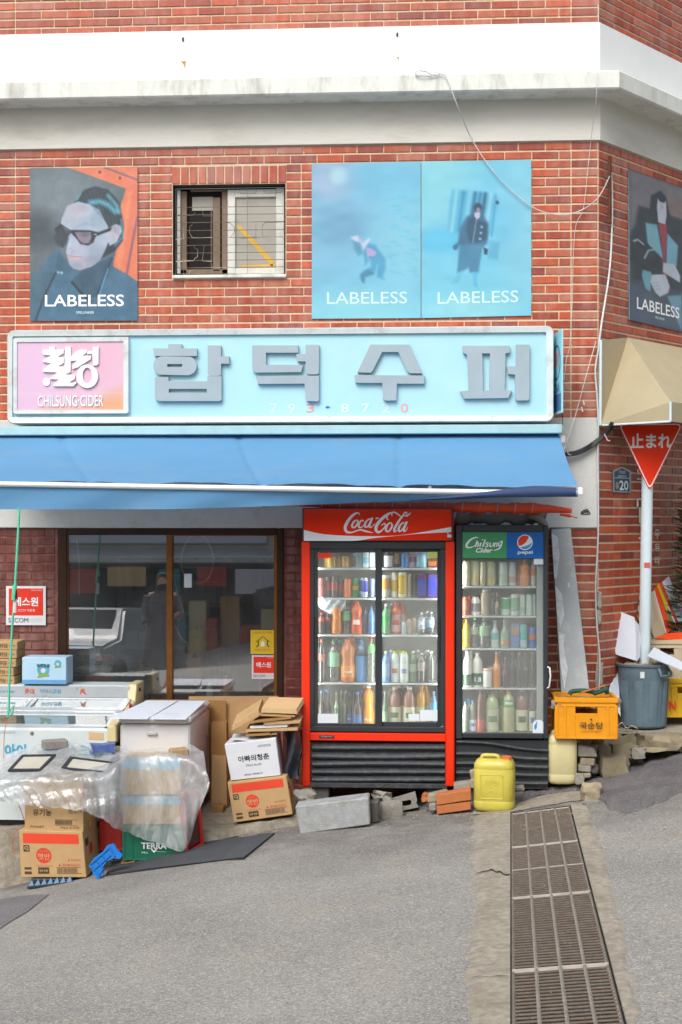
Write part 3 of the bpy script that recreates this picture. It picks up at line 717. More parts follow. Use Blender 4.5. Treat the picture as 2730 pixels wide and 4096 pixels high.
# 1: face with dark glasses, black coat, orange doorway (zoom pixels of the crop as canvas units)
cv = Canvas(70, 105, 1470, 2100, 120, 172, '#5f6f78')
cv.ell(500, 500, 520, 380, '#7d8a94', .9, .8).ell(130, 1150, 260, 420, '#47535c', .9, .7).ell(250, 1330, 330, 200, '#6f7a83', .8, .6).ell(180, 900, 300, 240, '#3f4a52', .8, .5)
cv.poly([(540, 90), (1480, 90), (1480, 1620), (1150, 1420), (1200, 1130), (1290, 900), (1240, 640), (1320, 380)], '#e2805f', 4)
cv.poly([(1330, 300), (1480, 250), (1480, 800), (1430, 1000), (1340, 1520), (1290, 1480)], '#dc7a63', 14, .7).line([(1040, 100), (1480, 270)], 26, '#8d6878', 8).line([(1470, 760), (1420, 1000), (1330, 1500)], 30, '#93606d', 8)
cv.poly([(1340, 420), (1400, 420), (1330, 900), (1240, 1440), (1180, 1330), (1290, 900)], '#ef9468', 20, .7).ell(980, 165, 17, 20, '#6b3f48').ell(1243, 240, 17, 20, '#6b3f48')
cv.poly([(70, 1600), (200, 1420), (400, 1180), (460, 1160), (560, 1350), (700, 1460), (980, 1330), (1090, 1260), (1160, 1400), (1340, 1500), (1480, 1600), (1480, 2110), (70, 2110)], '#476f8a', 12)
cv.poly([(70, 1500), (330, 1440), (390, 1480), (120, 2110), (70, 2110)], '#4a6a7c', 30, .8).poly([(600, 1590), (720, 1470), (1080, 1290), (1150, 1240), (1100, 1500), (960, 1780), (880, 1800), (740, 1740)], '#3b5a70', 10)
cv.line([(620, 1600), (760, 1760), (860, 1850)], 30, '#26333d', 9).line([(1140, 1290), (1020, 1560), (940, 1780)], 26, '#2c485c', 8).line([(1090, 1420), (1040, 1560), (970, 1780)], 18, '#5f9dc0', 8)
cv.line([(400, 1480), (250, 1800), (140, 2100)], 26, '#2f4250', 9).poly([(440, 1170), (400, 1420), (560, 1480), (640, 1440), (540, 1340)], '#3d6378', 10).ell(440, 1468, 17, 17, '#8fc3cc').ell(484, 1475, 17, 17, '#8fc3cc')
cv.poly([(640, 560), (760, 400), (920, 345), (1090, 390), (1240, 560), (1295, 880), (1280, 1060), (1170, 1200), (1000, 1290), (980, 1150), (1080, 860), (900, 640)], '#2e3d47', 12)
cv.poly([(640, 555), (700, 470), (770, 390), (700, 520)], '#67a5b8', 10, .9).line([(860, 560), (980, 545), (1090, 590), (1180, 680)], 60, '#5fb9d2', 26, .9).line([(1090, 470), (1200, 600), (1230, 690)], 40, '#6fc0d6', 22, .8).line([(960, 640), (1010, 760)], 40, '#5aa0b6', 18, .6).line([(1260, 780), (1285, 1000), (1180, 1120)], 26, '#5aa9c4', 12, .7)
FACE = [(560, 600), (700, 545), (860, 585), (970, 660), (1080, 860), (1100, 920), (1130, 1000), (1090, 1080), (1040, 1200), (980, 1310), (880, 1390), (720, 1440), (640, 1420), (590, 1370), (560, 1280), (540, 1200), (560, 1100), (570, 1000), (470, 850), (490, 760)]
cv.poly(FACE, '#a6b8cc', 8).clip(FACE, 8)
cv.ell(610, 700, 130, 130, '#b5b1be', .9, .6).ell(800, 1180, 230, 170, '#b1b4c8', .9, .7).ell(760, 1350, 150, 80, '#aba0b0', .9, .6).ell(700, 640, 150, 60, '#b3a5ac', .9, .5)
cv.clip(); cv.poly([(1090, 900), (1180, 840), (1250, 860), (1265, 940), (1200, 1080), (1110, 1125), (1085, 1060)], '#b2b5c6', 8).ell(1180, 960, 40, 90, '#b3a9b5', .7, .5, .5)
cv.line([(690, 870), (800, 830), (910, 860)], 20, '#8fa5b5', 9, .7).poly([(470, 830), (600, 915), (850, 920), (960, 945), (1140, 880), (1120, 930), (930, 1000), (900, 1080), (830, 1122), (730, 1100), (660, 1010), (610, 960), (560, 1000), (500, 1150), (430, 1000), (390, 900)], '#2a343a', 6)
cv.poly([(655, 945), (860, 945), (870, 1020), (840, 1090), (760, 1095), (700, 1040)], '#8b7f92', 8).ell(790, 975, 60, 34, '#5c6674', .5, .8).ell(925, 975, 16, 10, '#a8b4bb').ell(480, 1020, 90, 110, '#39444b', .5, .9)
cv.poly([(560, 1260), (620, 1245), (740, 1270), (700, 1300), (590, 1310)], '#c9a9ae', 9, .9).line([(555, 1240), (640, 1265), (740, 1265)], 9, '#94808c', 5, .8).line([(590, 1150), (640, 1190), (600, 1215)], 14, '#a99fab', 6, .6).line([(610, 1020), (575, 1140)], 20, '#cdd6e0', 8, .6).clip(FACE, 8).ell(930, 1250, 120, 150, '#8698ab', .9, .6).ell(640, 1390, 90, 60, '#8f97a9', .9, .5).ell(560, 760, 70, 160, '#aeb9c8', .9, .5).ell(960, 780, 90, 130, '#8296a9', .9, .45).line([(600, 960), (580, 1060), (550, 1130), (590, 1150)], 22, '#9faabb', 10, .5).clip()
for i in range(16): cv.line([(740 + 26 * i, 400 + abs(i - 5) * 12), (800 + 28 * i, 520 + 18 * i), (900 + 22 * i, 640 + 24 * i)], 9, '#22303a' if i % 2 else '#5b8da0', 9, .3)
cv.noise(.025, 3, 6).noise(.05, 9, 3)
poster(121, (672, 670), 551, (1284, 1282), cv, 'poster of a face in dark glasses and black coat, left of the window', [('LABELESS', .507, .868, .735, .077, 'lettering_white', .012), ('SPELUNKER', .514, .946, .165, .016, 'lettering_pale', .01)])
# 2: figure bending in blue haze
cv = Canvas(35, 90, 1515, 2195, 112, 158, '#7cc4df')
cv.ell(200, 700, 620, 900, '#7fb4d4', .9, .8).ell(420, 950, 330, 260, '#6ea4c4', .9, .7).ell(330, 300, 300, 240, '#a8b9d4', .9, .9).ell(400, 265, 110, 110, '#c7e0e4', .9, .9).ell(1000, 300, 700, 260, '#70bde0', .9, .5).ell(1300, 1250, 420, 500, '#8ccbe0', .9, .6).ell(700, 2100, 700, 250, '#8dd2df', .9, .8)
for i in range(42):
    r_ = np.random.RandomState(i); y = 400 + 30 * i + r_.randint(-20, 20); x = 1050 + r_.randint(-40, 380); cv.line([(x, y), (x + 60 + r_.randint(0, 60), y + (y - 900) * .04)], 26, '#64c0dd', 12, .55)
for i in range(8): cv.line([(50, 880 + 26 * i), (260, 880 + 26 * i)], 12, '#5fb1d8', 8, .4)
cv.poly([(590, 1150), (690, 1150), (730, 1330), (660, 1345), (615, 1250)], '#5294b8', 26, .8).poly([(730, 1160), (900, 1200), (1040, 1400), (1040, 1520), (1000, 1640), (1030, 1680), (920, 1640), (930, 1470), (880, 1600), (760, 1640), (740, 1720), (690, 1650), (720, 1560), (840, 1500), (830, 1400), (760, 1480), (740, 1330)], '#4f9fc9', 20, .85)
cv.poly([(690, 1600), (800, 1530), (890, 1590), (760, 1640), (755, 1715), (720, 1700)], '#4a86a8', 16, .8).poly([(560, 1090), (660, 1070), (730, 1170), (820, 1100), (830, 1130), (740, 1280), (700, 1170), (600, 1130)], '#c3d2e6', 10, .9).poly([(770, 1230), (860, 1260), (920, 1310), (880, 1355), (810, 1350), (800, 1400)], '#b3a9d6', 9).poly([(660, 1080), (700, 1110), (720, 1190), (680, 1160)], '#b8a6d2', 9).noise(.04, 8, 5, 2.2)
poster(1248, (656, 647), 1684, (1275, 1272), cv, 'pale blue poster with a small blurred bending figure and white lettering', [('LABELESS', .508, .868, .735, .077, 'lettering_pale', .004)])
# 3: figure in long coat before a doorway
cv = Canvas(45, 75, 1520, 2155, 112, 158, '#7dcbe3')
cv.ell(780, 900, 700, 650, '#74c6e6', .9, .8).ell(200, 400, 500, 600, '#8ed4e0', .9, .7).ell(1400, 1100, 300, 900, '#8acbe0', .9, .6).ell(300, 1120, 330, 160, '#55bde6', .9, .7).ell(1180, 900, 180, 300, '#6cbfe2', .9, .5).ell(700, 2050, 600, 160, '#93d4df', .9, .8)
cv.poly([(455, 455), (1050, 520), (1080, 620), (1000, 1080), (560, 1080), (400, 1000), (430, 600)], '#58b2d8', 26, .8)
for x, c in ((520, '#93d6e6'), (615, '#3f96bf'), (700, '#86cfe6'), (770, '#2f6f92'), (840, '#3b7fa2'), (905, '#2a5c7c'), (985, '#9cd8e6')): cv.line([(x, 480 + (x - 500) * .1), (x - 70, 1000)], 46, c, 18, .8)
cv.line([(1050, 540), (990, 1090)], 10, '#3f8fb4', 6, .8).ell(1065, 640, 24, 26, '#2b5f7c', .5).poly([(960, 1140), (1100, 1170), (1070, 1400), (940, 1380)], '#5aa6cc', 24, .7)
cv.poly([(730, 700), (790, 645), (860, 700), (860, 800), (940, 900), (930, 1180), (860, 1240), (800, 1560), (700, 1560), (680, 1490), (600, 1540), (530, 1560), (570, 1200), (500, 1250), (480, 1210), (540, 1150), (560, 980), (650, 820), (720, 780)], '#3f6f8f', 22, .95)
cv.poly([(560, 1190), (860, 1190), (810, 1560), (720, 1550), (690, 1480), (540, 1560)], '#4f8fb4', 26, .8).poly([(540, 1560), (610, 1540), (540, 1700), (450, 1710)], '#66bfe0', 16, .9).poly([(730, 1560), (800, 1560), (790, 1700), (805, 1780), (745, 1740)], '#5fb9e0', 14, .9)
cv.poly([(760, 790), (800, 860), (940, 920), (930, 1130), (800, 1170), (700, 1170), (640, 1000), (680, 850)], '#2f5570', 22, .8).ell(805, 700, 55, 62, '#3a5568', .4).poly([(765, 765), (835, 765), (830, 830), (790, 862), (755, 810)], '#b6bdd8', 6).ell(810, 735, 26, 34, '#a9a0ba', .5, .8).line([(785, 865), (735, 1170)], 14, '#8f9aa6', 6, .9)
for x, y in ((857, 960), (845, 1040), (834, 1118)): cv.ell(x, y, 17, 17, '#8fb0c4', .5)
cv.poly([(880, 1230), (940, 1260), (930, 1330), (890, 1330)], '#2b4f68', 10).ell(500, 1225, 34, 34, '#3f7294', .5, .9).noise(.04, 8, 8, 2)
poster(1687, (647, 638), 2126, (1272, 1262), cv, 'pale blue poster with a figure in a long dark coat at a doorway', [('LABELESS', .515, .875, .735, .076, 'lettering_pale', .004)])
# 4: side wall, seated figure with red scarf
tl, tr, br, bl = UZ(2513, 678), UZ(2738, 758), UZ(2738, 1332), UZ(2515, 1280)
cv = Canvas(478, 470, 1075, 2180, 76, 150, '#4b5660')
cv.poly([(478, 460), (1080, 460), (1080, 850), (580, 850), (500, 1180), (478, 1200)], '#7c7a80', 30).poly([(850, 600), (1080, 660), (1080, 850), (900, 850)], '#8a7770', 24, .8).poly([(575, 850), (1040, 845), (1080, 1100), (1080, 1700), (500, 1700), (490, 1180), (540, 1080)], '#333c42', 16)
cv.poly([(700, 680), (800, 590), (860, 640), (900, 850), (860, 1000), (760, 1000), (680, 900)], '#2c3338', 10).poly([(770, 690), (860, 700), (865, 850), (850, 970), (775, 965), (760, 800)], '#c3cbd8', 6).poly([(755, 660), (850, 670), (840, 720), (790, 720)], '#20262a', 6).ell(815, 770, 16, 40, '#b3a9b5', .6, .8)
cv.poly([(640, 1020), (760, 1000), (830, 1380), (830, 1480), (660, 1240)], '#7cb4c8', 10).poly([(870, 1060), (990, 1170), (975, 1420), (860, 1420)], '#79b2c8', 10).poly([(775, 970), (865, 965), (860, 1200), (850, 1420), (900, 1740), (880, 1740), (820, 1560), (825, 1280)], '#a83a46', 8)
cv.poly([(500, 1250), (700, 1280), (820, 1380), (830, 1560), (700, 1640), (560, 1500), (480, 1500)], '#2f363a', 14).line([(520, 1270), (560, 1240), (620, 1275)], 16, '#a9bcc6', 5).line([(630, 1430), (670, 1330), (760, 1280)], 16, '#9fb4be', 5).poly([(610, 1570), (700, 1570), (690, 1800), (640, 1780), (600, 1640)], '#72a9bd', 8)
cv.poly([(830, 1420), (950, 1400), (1015, 1520), (1010, 1600), (900, 1560), (820, 1530)], '#bcc9d6', 7).poly([(700, 1600), (850, 1550), (900, 1680), (880, 1760), (790, 1830), (740, 1790), (690, 1690)], '#c0ccd9', 7)
for k in range(3): cv.line([(700 + 18 * k, 1700 + 34 * k), (770 + 14 * k, 1670 + 30 * k)], 8, '#7f94a4', 4, .7)
cv.poly([(478, 1750), (620, 1780), (800, 1900), (1080, 1800), (1080, 2190), (478, 2190)], '#56657a', 30, .8).poly([(870, 1800), (1030, 1740), (1030, 2160), (1000, 2100)], '#7db4cc', 14, .8).noise(.05, 8, 4)
poster(0, 0, 0, 0, cv, 'dark poster of a seated figure with red scarf around the corner', [('LABELESS', .50, .875, .76, .078, 'lettering_white', .012), ('SPELUNKER', .52, .942, .17, .015, 'lettering_pale', .01)], side=(tl, tr, br, bl))

# ================================================================== shop sign
M('sign_frame', '#cdd5d4', .4, .0, var=.05, vs=6, dirt=('#8f867b', .65, 5)); M('sign_blue', '#a4d2de', .45, var=.05, vs=1.2, dirt=('#b9dbe2', .4, 2))
M('sign_letter_grey', '#9aaab3', .5, var=.06, vs=5); M('sign_letter_edge', '#6f7d86', .6); M('logo_white', '#dfe6e4', .4, var=.05, vs=14, dirt=('#b9cfd6', .6, 18)); M('print_red', '#d79a9c', .6); M('print_blue', '#2c6fae', .6); M('print_faded_white', '#cfe2e6', .6)
YS = -.28
SG = thing('shop_sign', 'long pale blue lightbox sign with grey raised letters above the blue awning', 'sign', P(1130, 1690, YS) + Vector((0, .14, 0)))
def SP(x, y, o=0.0): p = P(x, y, YS); return Vector((p.x, p.y - o, p.z))
mb = MB(); a, c = SP(30, 1321), SP(2217, 1688); ca, cc = SP(52, 1346), SP(2186, 1661)
def rrect(x0, z0, x1, z1, r, n=5):
    out = []
    for (cx, cz, s) in ((x1 - r, z1 - r, 0), (x0 + r, z1 - r, 90), (x0 + r, z0 + r, 180), (x1 - r, z0 + r, 270)):
        for i in range(n + 1): an = R(s + 90 * i / n); out.append((cx + r * math.cos(an), cz + r * math.sin(an)))
    return out
o_ = rrect(a.x, c.z, c.x, a.z, .055); i_ = rrect(ca.x, cc.z, cc.x, ca.z, .012); n = len(o_)
mid = rrect(a.x + .008, c.z + .008, c.x - .008, a.z - .008, .05)
vs = [(x, -.02, z) for x, z in o_] + [(x, YS, z) for x, z in o_] + [(x, YS - .02, z) for x, z in mid] + [(x, YS - .012, z) for x, z in i_] + [(x, YS + .015, z) for x, z in i_]
mb.add(vs, [(k * n + i, k * n + (i + 1) % n, (k + 1) * n + (i + 1) % n, (k + 1) * n + i) for k in range(4) for i in range(n)])
obj('frame', mb, 'sign_frame', SG, smooth=40)
mb = MB(); mb.quad((ca.x, YS + .01, cc.z), (cc.x, YS + .01, cc.z), (cc.x, YS + .01, ca.z), (ca.x, YS + .01, ca.z)); obj('face', mb, 'sign_blue', SG)
def SL(x, y, d): return Vector((P(x, y, YS).x, YS + .01 - d, P(x, y, YS).z))
def z1(x, y): return (600 + x / 1.96, 1350 + y / 1.96)
def z2(x, y): return (1380 + x / 1.762, 1340 + y / 1.762)
def rr(x0, y0, x1, y1): return [(x0, y0), (x1, y0), (x1, y1), (x0, y1)]
def ring(cx, cy, rx, ry, kx, n=20):
    o = []
    for i in range(n):
        an = 2 * math.pi * i / n; o.append((cx + (kx if math.cos(an) > 0 else -kx) + rx * math.cos(an), cy + ry * math.sin(an)))
    return o
LET = {
 'ham': (z1, [[(32, 88), (148, 88), (148, 55), (255, 55), (255, 88), (374, 88), (374, 148), (40, 148)], ('ring', ring(202, 224, 72, 74, 98), ring(201, 222, 8, 12, 52)),
   [(458, 65), (562, 65), (562, 150), (626, 150), (626, 208), (562, 208), (562, 298), (540, 304), (470, 304), (458, 290)],
   ('ring', [(45, 312), (152, 312), (152, 345), (455, 345), (455, 306), (566, 306), (566, 490), (550, 500), (70, 500), (45, 480)], rr(154, 405, 450, 434))]),
 'deok': (z1, [[(806, 64), (1166, 64), (1166, 122), (914, 122), (914, 216), (1160, 216), (1205, 222), (1188, 274), (830, 278), (808, 255)],
   [(1148, 132), (1224, 132), (1224, 60), (1328, 60), (1328, 280), (1310, 292), (1240, 292), (1224, 270), (1224, 190), (1160, 190)], [(836, 306), (1224, 300), (1328, 302), (1328, 490), (1318, 502), (1235, 500), (1222, 478), (1216, 364), (850, 366)]]),
 'su': (z2, [[(182, 70), (458, 70), (545, 265), (545, 272), (460, 272), (440, 255), (378, 122), (264, 122), (196, 258), (182, 268), (90, 265)], [(70, 284), (562, 288), (560, 345), (368, 345), (364, 462), (285, 464), (270, 450), (266, 340), (76, 338)]]),
 'peo': (z2, [('ring', [(828, 78), (1162, 78), (1162, 126), (1132, 132), (1126, 392), (1176, 392), (1150, 446), (840, 450), (812, 400), (872, 392), (862, 140), (832, 128)], [(968, 132), (1022, 132), (1018, 392), (974, 396)]),
   [(1142, 224), (1204, 222), (1206, 70), (1300, 70), (1300, 450), (1290, 462), (1212, 464), (1200, 450), (1198, 282), (1150, 276)]])}
def solid(mb, shape, fn, d):
    """extruded letter stroke, with a counter when given as ('ring', outer, inner)"""
    if isinstance(shape, tuple):
        _, o, i = shape; from mathutils.geometry import tessellate_polygon
        pts = o + i; vs = [fn(*p, 0) for p in pts] + [fn(*p, d) for p in pts]; n = len(pts); no = len(o)
        tr = tessellate_polygon([[Vector((x, y, 0)) for x, y in o], [Vector((x, y, 0)) for x, y in i]])
        fs = [(n + a, n + b, n + c) for a, b, c in tr] + [(k, (k + 1) % no, n + (k + 1) % no, n + k) for k in range(no)]
        m = len(i); fs += [(no + k, no + (k + 1) % m, n + no + (k + 1) % m, n + no + k) for k in range(m)]
        mb.add(vs, fs)
    else: mb.prism(shape, fn, 0, d)
for nm, (zf, shapes) in LET.items():
    mb = MB()
    for sh in shapes: solid(mb, sh, lambda x, y, d, zf=zf: SL(*zf(x, y), d), .035)
    obj('letter', mb, 'sign_letter_grey', SG)
for ch, px_, mt in (('7', 1096, 'print_faded_white'), ('9', 1167, 'print_faded_white'), ('3', 1242, 'print_red'), ('8', 1380, 'print_faded_white'), ('7', 1463, 'print_faded_white'), ('2', 1544, 'print_faded_white'), ('0', 1619, 'print_red')):
    mb = MB(); lettering(mb, ch, SL(px_, 1632, 0), XR, ZU, YO, h=.066, w=.058, bold=.01); obj('digit', mb, mt, SG)
mb = MB(); mb.add([SL(x, y, .002) for x, y in ((1300, 1629), (1311, 1623), (1323, 1629), (1311, 1634))], [(0, 1, 2, 3)]); obj('hyphen', mb, 'print_blue', SG)
# pink maker's panel
cv = Canvas(200, 140, 1395, 895, 60, 40, '#f0c6dc')
cv.ell(330, 500, 330, 500, '#ecc8e8', .9, .8).ell(1050, 300, 300, 300, '#f3bcd2', .9, .7).poly([(1200, 700), (1400, 640), (1400, 900), (440, 900), (700, 860), (1000, 850)], '#f0b8a0', 60).poly([(1160, 800), (1400, 780), (1400, 900), (1100, 900)], '#f4b282', 40, .8).line([(200, 698), (1395, 698)], 10, '#fbe4ee', 6, .8)
def zk(x, y): return (x / 2.8, 1320 + y / 2.8)
mb = MB(); a, c = P(54, 1350, YS), P(520, 1657, YS); a2, c2 = P(72, 1370, YS), P(497, 1640, YS)
o_ = rrect(a.x, c.z, c.x, a.z, .02, 3); m_ = rrect(a.x + .006, c.z + .006, c.x - .006, a.z - .006, .018, 3); i_ = rrect(a2.x, c2.z, c2.x, a2.z, .005, 3); n = len(o_)
mb.add([(x, YS + .009, z) for x, z in o_] + [(x, YS - .024, z) for x, z in m_] + [(x, YS - .022, z) for x, z in i_] + [(x, YS - .012, z) for x, z in i_], [(k * n + i, k * n + (i + 1) % n, (k + 1) * n + (i + 1) % n, (k + 1) * n + i) for k in range(3) for i in range(n)])
lp = obj('maker_panel', mb, 'sign_frame', SG, smooth=40)
print_sheet('panel_face', cv, lambda u, v: Vector((a2.x + (c2.x - a2.x) * u, YS - .013, a2.z + (c2.z - a2.z) * v)), lp)
def KL(x, y, d): p = P(*zk(x, y), YS - .013); return Vector((p.x, YS - .013 - d, p.z))
logo = [[(485, 225), (560, 222), (560, 190), (625, 190), (625, 220), (725, 222), (720, 262), (655, 300), (725, 310), (722, 370), (660, 410), (730, 412), (738, 190), (800, 190), (802, 300), (870, 235), (920, 222), (980, 225), (975, 260), (930, 290), (1030, 290), (1022, 330), (880, 420), (820, 440), (818, 400), (870, 345), (800, 350), (800, 425), (800, 470), (740, 500), (850, 505), (845, 550), (780, 590), (870, 590), (830, 632), (615, 632), (600, 615), (670, 555), (565, 552), (570, 540), (650, 478), (490, 470), (488, 450), (580, 375), (490, 360), (486, 345), (580, 285), (490, 280)],
        [(985, 240), (1050, 240), (1048, 190), (1112, 190), (1110, 380), (1088, 400), (1050, 398), (1048, 330), (1040, 270), (985, 270)]]
mb = MB()
for sh in logo: solid(mb, sh, KL, .016)
solid(mb, ('ring', ring(985, 520, 122, 132, 0, 26), ring(985, 512, 52, 88, 0, 26)), KL, .016); solid(mb, ring(525, 582, 42, 48, 0, 14), KL, .008)
obj('raised_logo', mb, 'logo_white', lp)
mb = MB(); lettering(mb, 'CHILSUNG·CIDER', KL(795, 795, 0), XR, ZU, YO, w=P(*zk(1160, 0), YS).x - P(*zk(425, 0), YS).x, h=.085, bold=.01, depth=.005); obj('raised_lettering', mb, 'logo_white', lp)
# projecting plate at the sign's end
M('plate_cyan', '#8fd0dc', .4, var=.05); M('plate_rim', '#c3cfe0', .4, var=.05); M('plate_navy', '#31608f', .45)
x_ = P(2214, 1500, YS).x + .012
def EP(f, py): y = -.05 - .42 * f; return Vector((x_ + .0 + .025 * f, y, P(2240, py, -.3).z))
t = thing('projecting_plate', 'small cyan plate with red and blue print fixed to the sign right end', 'sign', EP(.5, 1660))
mb = MB(); zt0, zt1, zb0, zb1 = P(2216, 1345, -.05).z, P(2252, 1316, -.47).z, P(2216, 1662, -.05).z, P(2252, 1650, -.47).z
q = [Vector((x_, -.05, zt0)), Vector((x_ + .03, -.47, zt1)), Vector((x_ + .03, -.47, zb1)), Vector((x_, -.05, zb0))]
mb.add(q + [p + Vector((.012, 0, 0)) for p in q], [(3, 2, 1, 0), (4, 5, 6, 7), (0, 1, 5, 4), (1, 2, 6, 5), (2, 3, 7, 6), (3, 0, 4, 7)]); obj('plate', mb, 'plate_cyan', t)
def pl(f, g, o=.0): p = (q[0] + (q[1] - q[0]) * f) * (1 - g) + (q[3] + (q[2] - q[3]) * f) * g; return p + Vector((-.0015 - o, 0, 0))
mb = MB(); mb.add([pl(.05, .76), pl(.95, .76), pl(.95, .97), pl(.05, .97)], [(0, 1, 2, 3)]); obj('navy_band', mb, 'plate_navy', t)
mb = MB(); n = 20; ci = [pl(.5 + .4 * math.cos(6.283 * i / n), .37 + .22 * math.sin(6.283 * i / n)) for i in range(n)]; cj = [pl(.5 + .34 * math.cos(6.283 * i / n), .37 + .195 * math.sin(6.283 * i / n)) for i in range(n)]
mb.add(ci + cj, [(i, (i + 1) % n, n + (i + 1) % n, n + i) for i in range(n)]); obj('circle', mb, 'plate_navy', t)
rtv = (q[1] - q[0]).normalized()
mb = MB(); lettering(mb, '금연', pl(.5, .33), rtv, ZU, Vector((-1, 0, 0)), w=.2, h=.12, bold=.03, lift=.002); obj('lettering', mb, 'print_red', t)
mb = MB(); lettering(mb, 'KTAA', pl(.5, .69), rtv, ZU, Vector((-1, 0, 0)), w=.28, h=.07, bold=.01, lift=.002); obj('lettering', mb, 'plate_navy', t)

# ================================================================== blue awning
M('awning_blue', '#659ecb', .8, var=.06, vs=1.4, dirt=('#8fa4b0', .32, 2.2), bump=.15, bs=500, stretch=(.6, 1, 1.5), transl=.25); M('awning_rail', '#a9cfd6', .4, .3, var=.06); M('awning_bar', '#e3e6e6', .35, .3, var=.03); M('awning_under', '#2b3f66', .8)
AW = thing('awning', 'faded blue fabric awning with white front bar and sagging right end', 'awning', P(1100, 1720, -.05))
mb = MB(); a, c = P(-60, 1706, -.30), P(2252, 1733, -.30)
mb.box(((a.x + c.x) / 2, -.235, (a.z + c.z) / 2), (c.x - a.x, .12, abs(a.z - c.z)), .006); obj('top_rail', mb, 'awning_rail', AW)
mb = MB(); a2, c2 = P(-60, 1733, -.20), P(2235, 1760, -.20); mb.tube([(a2.x, -.16, (a2.z + c2.z) / 2 - .01), (c2.x, -.16, (a2.z + c2.z) / 2 - .01)], .035, 12); obj('roller', mb, 'awning_blue', AW, smooth=50)
YF = -1.22
def awt(u): return P(-60 + 2298 * u, 1738, -.2)
def awb(u): px = -60 + 2372 * u; return P(px, 1926 + 24 * u, YF)
def awn(u, v):
    a, b = awt(u), awb(u); p = a + (b - a) * v
    p.z += -.035 * math.sin(math.pi * v) + .012 * math.sin(u * 9) * math.sin(math.pi * v) + .006 * math.sin(u * 31 + v * 3) * v - .012 * math.exp(-((u - .44 - .03 * v) / .006) ** 2) - .012 * math.exp(-((u - .72 + .02 * v) / .006) ** 2) - .008 * math.exp(-((u - .13 - .05 * v) / .008) ** 2) + .006 * abs(math.sin(u * 47 + v * 5)) * v * v; return p
mb = MB(); mb.grid(awn, 200, 16); obj('fabric', mb, 'awning_blue', AW, smooth=60)
mb = MB(); mb.tube([P(px, 1936 + (34 * px / 2030), YF - .012) for px in (-60, 400, 900, 1400, 2030)], .019, 10); mb.tube([P(2030, 1966, YF + .0), P(2322, 1968, YF + .02)], .017, 8); obj('front_bar', mb, 'awning_bar', AW, smooth=50)
def val(u, v):
    px = -60 + 2372 * u; yt = 1944 + 36 * max(0, px) / 2030; k = max(0, (px - 900) / 1400)
    if px > 1480: kk = min(1, (px - 1480) / 800); yt = 1980 - 22 * kk
    yb = 2036 - 6 * (px / 1000) - 44 * k ** 1.3 if px < 1900 else None
    if px <= 640: yb = 2037
    else: yb = 2037 - 52 * min(1, (px - 640) / 1400) ** 1.25
    if px > 2040: yb = 1985 + 3 * (px - 2040) / 270
    y = yt + (yb - yt) * v; Y = YF - .005 + v * (.02 + .16 * min(1, max(0, (px - 1000) / 900))) + .012 * math.sin(px * .013 + 2 * v) * v
    return P(px, y, Y)
mb = MB(); mb.grid(val, 110, 6); obj('valance', mb, 'awning_blue', AW, smooth=60)
mb = MB()                                                         # right end of the valance, folded forward over the bar
fl = smooth_line([(1640, 1998, 0), (1800, 1984, 0), (2000, 1960, 0), (2140, 1948, 0), (2305, 1950, 0)], 6); fb = smooth_line([(1640, 2002, 0), (1800, 1998, 0), (2000, 1990, 0), (2140, 1989, 0), (2305, 1986, 0)], 6)
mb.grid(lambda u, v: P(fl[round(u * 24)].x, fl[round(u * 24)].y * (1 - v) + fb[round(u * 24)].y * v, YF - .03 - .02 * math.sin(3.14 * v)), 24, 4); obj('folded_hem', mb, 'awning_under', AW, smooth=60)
mb = MB(); p = P(2322, 1966, YF); mb.box(p, (.035, .05, .055), .008); obj('end_cap', mb, 'lettering_white', AW)
mb = MB(); p = P(2246, 1757, -.2); mb.lathe([(0, -.03), (.03, -.025), (.035, 0), (.03, .025), (0, .03)], p, 14, False); obj('gear_cover', mb, 'lettering_white', AW, smooth=60)
M('folding_arm', '#9aa0a2', .4, .6)
for px in (500, 1700):
    mb = MB(); a = P(px, 1790, -.1); b = P(px + 160, 1960, -.7); c = P(px + 20, 1950, YF); mb.tube([a, Vector((b.x, b.y, b.z))], .016, 8); mb.tube([Vector((b.x, b.y, b.z)), c], .013, 8); obj('folding_arm', mb, 'folding_arm', AW)

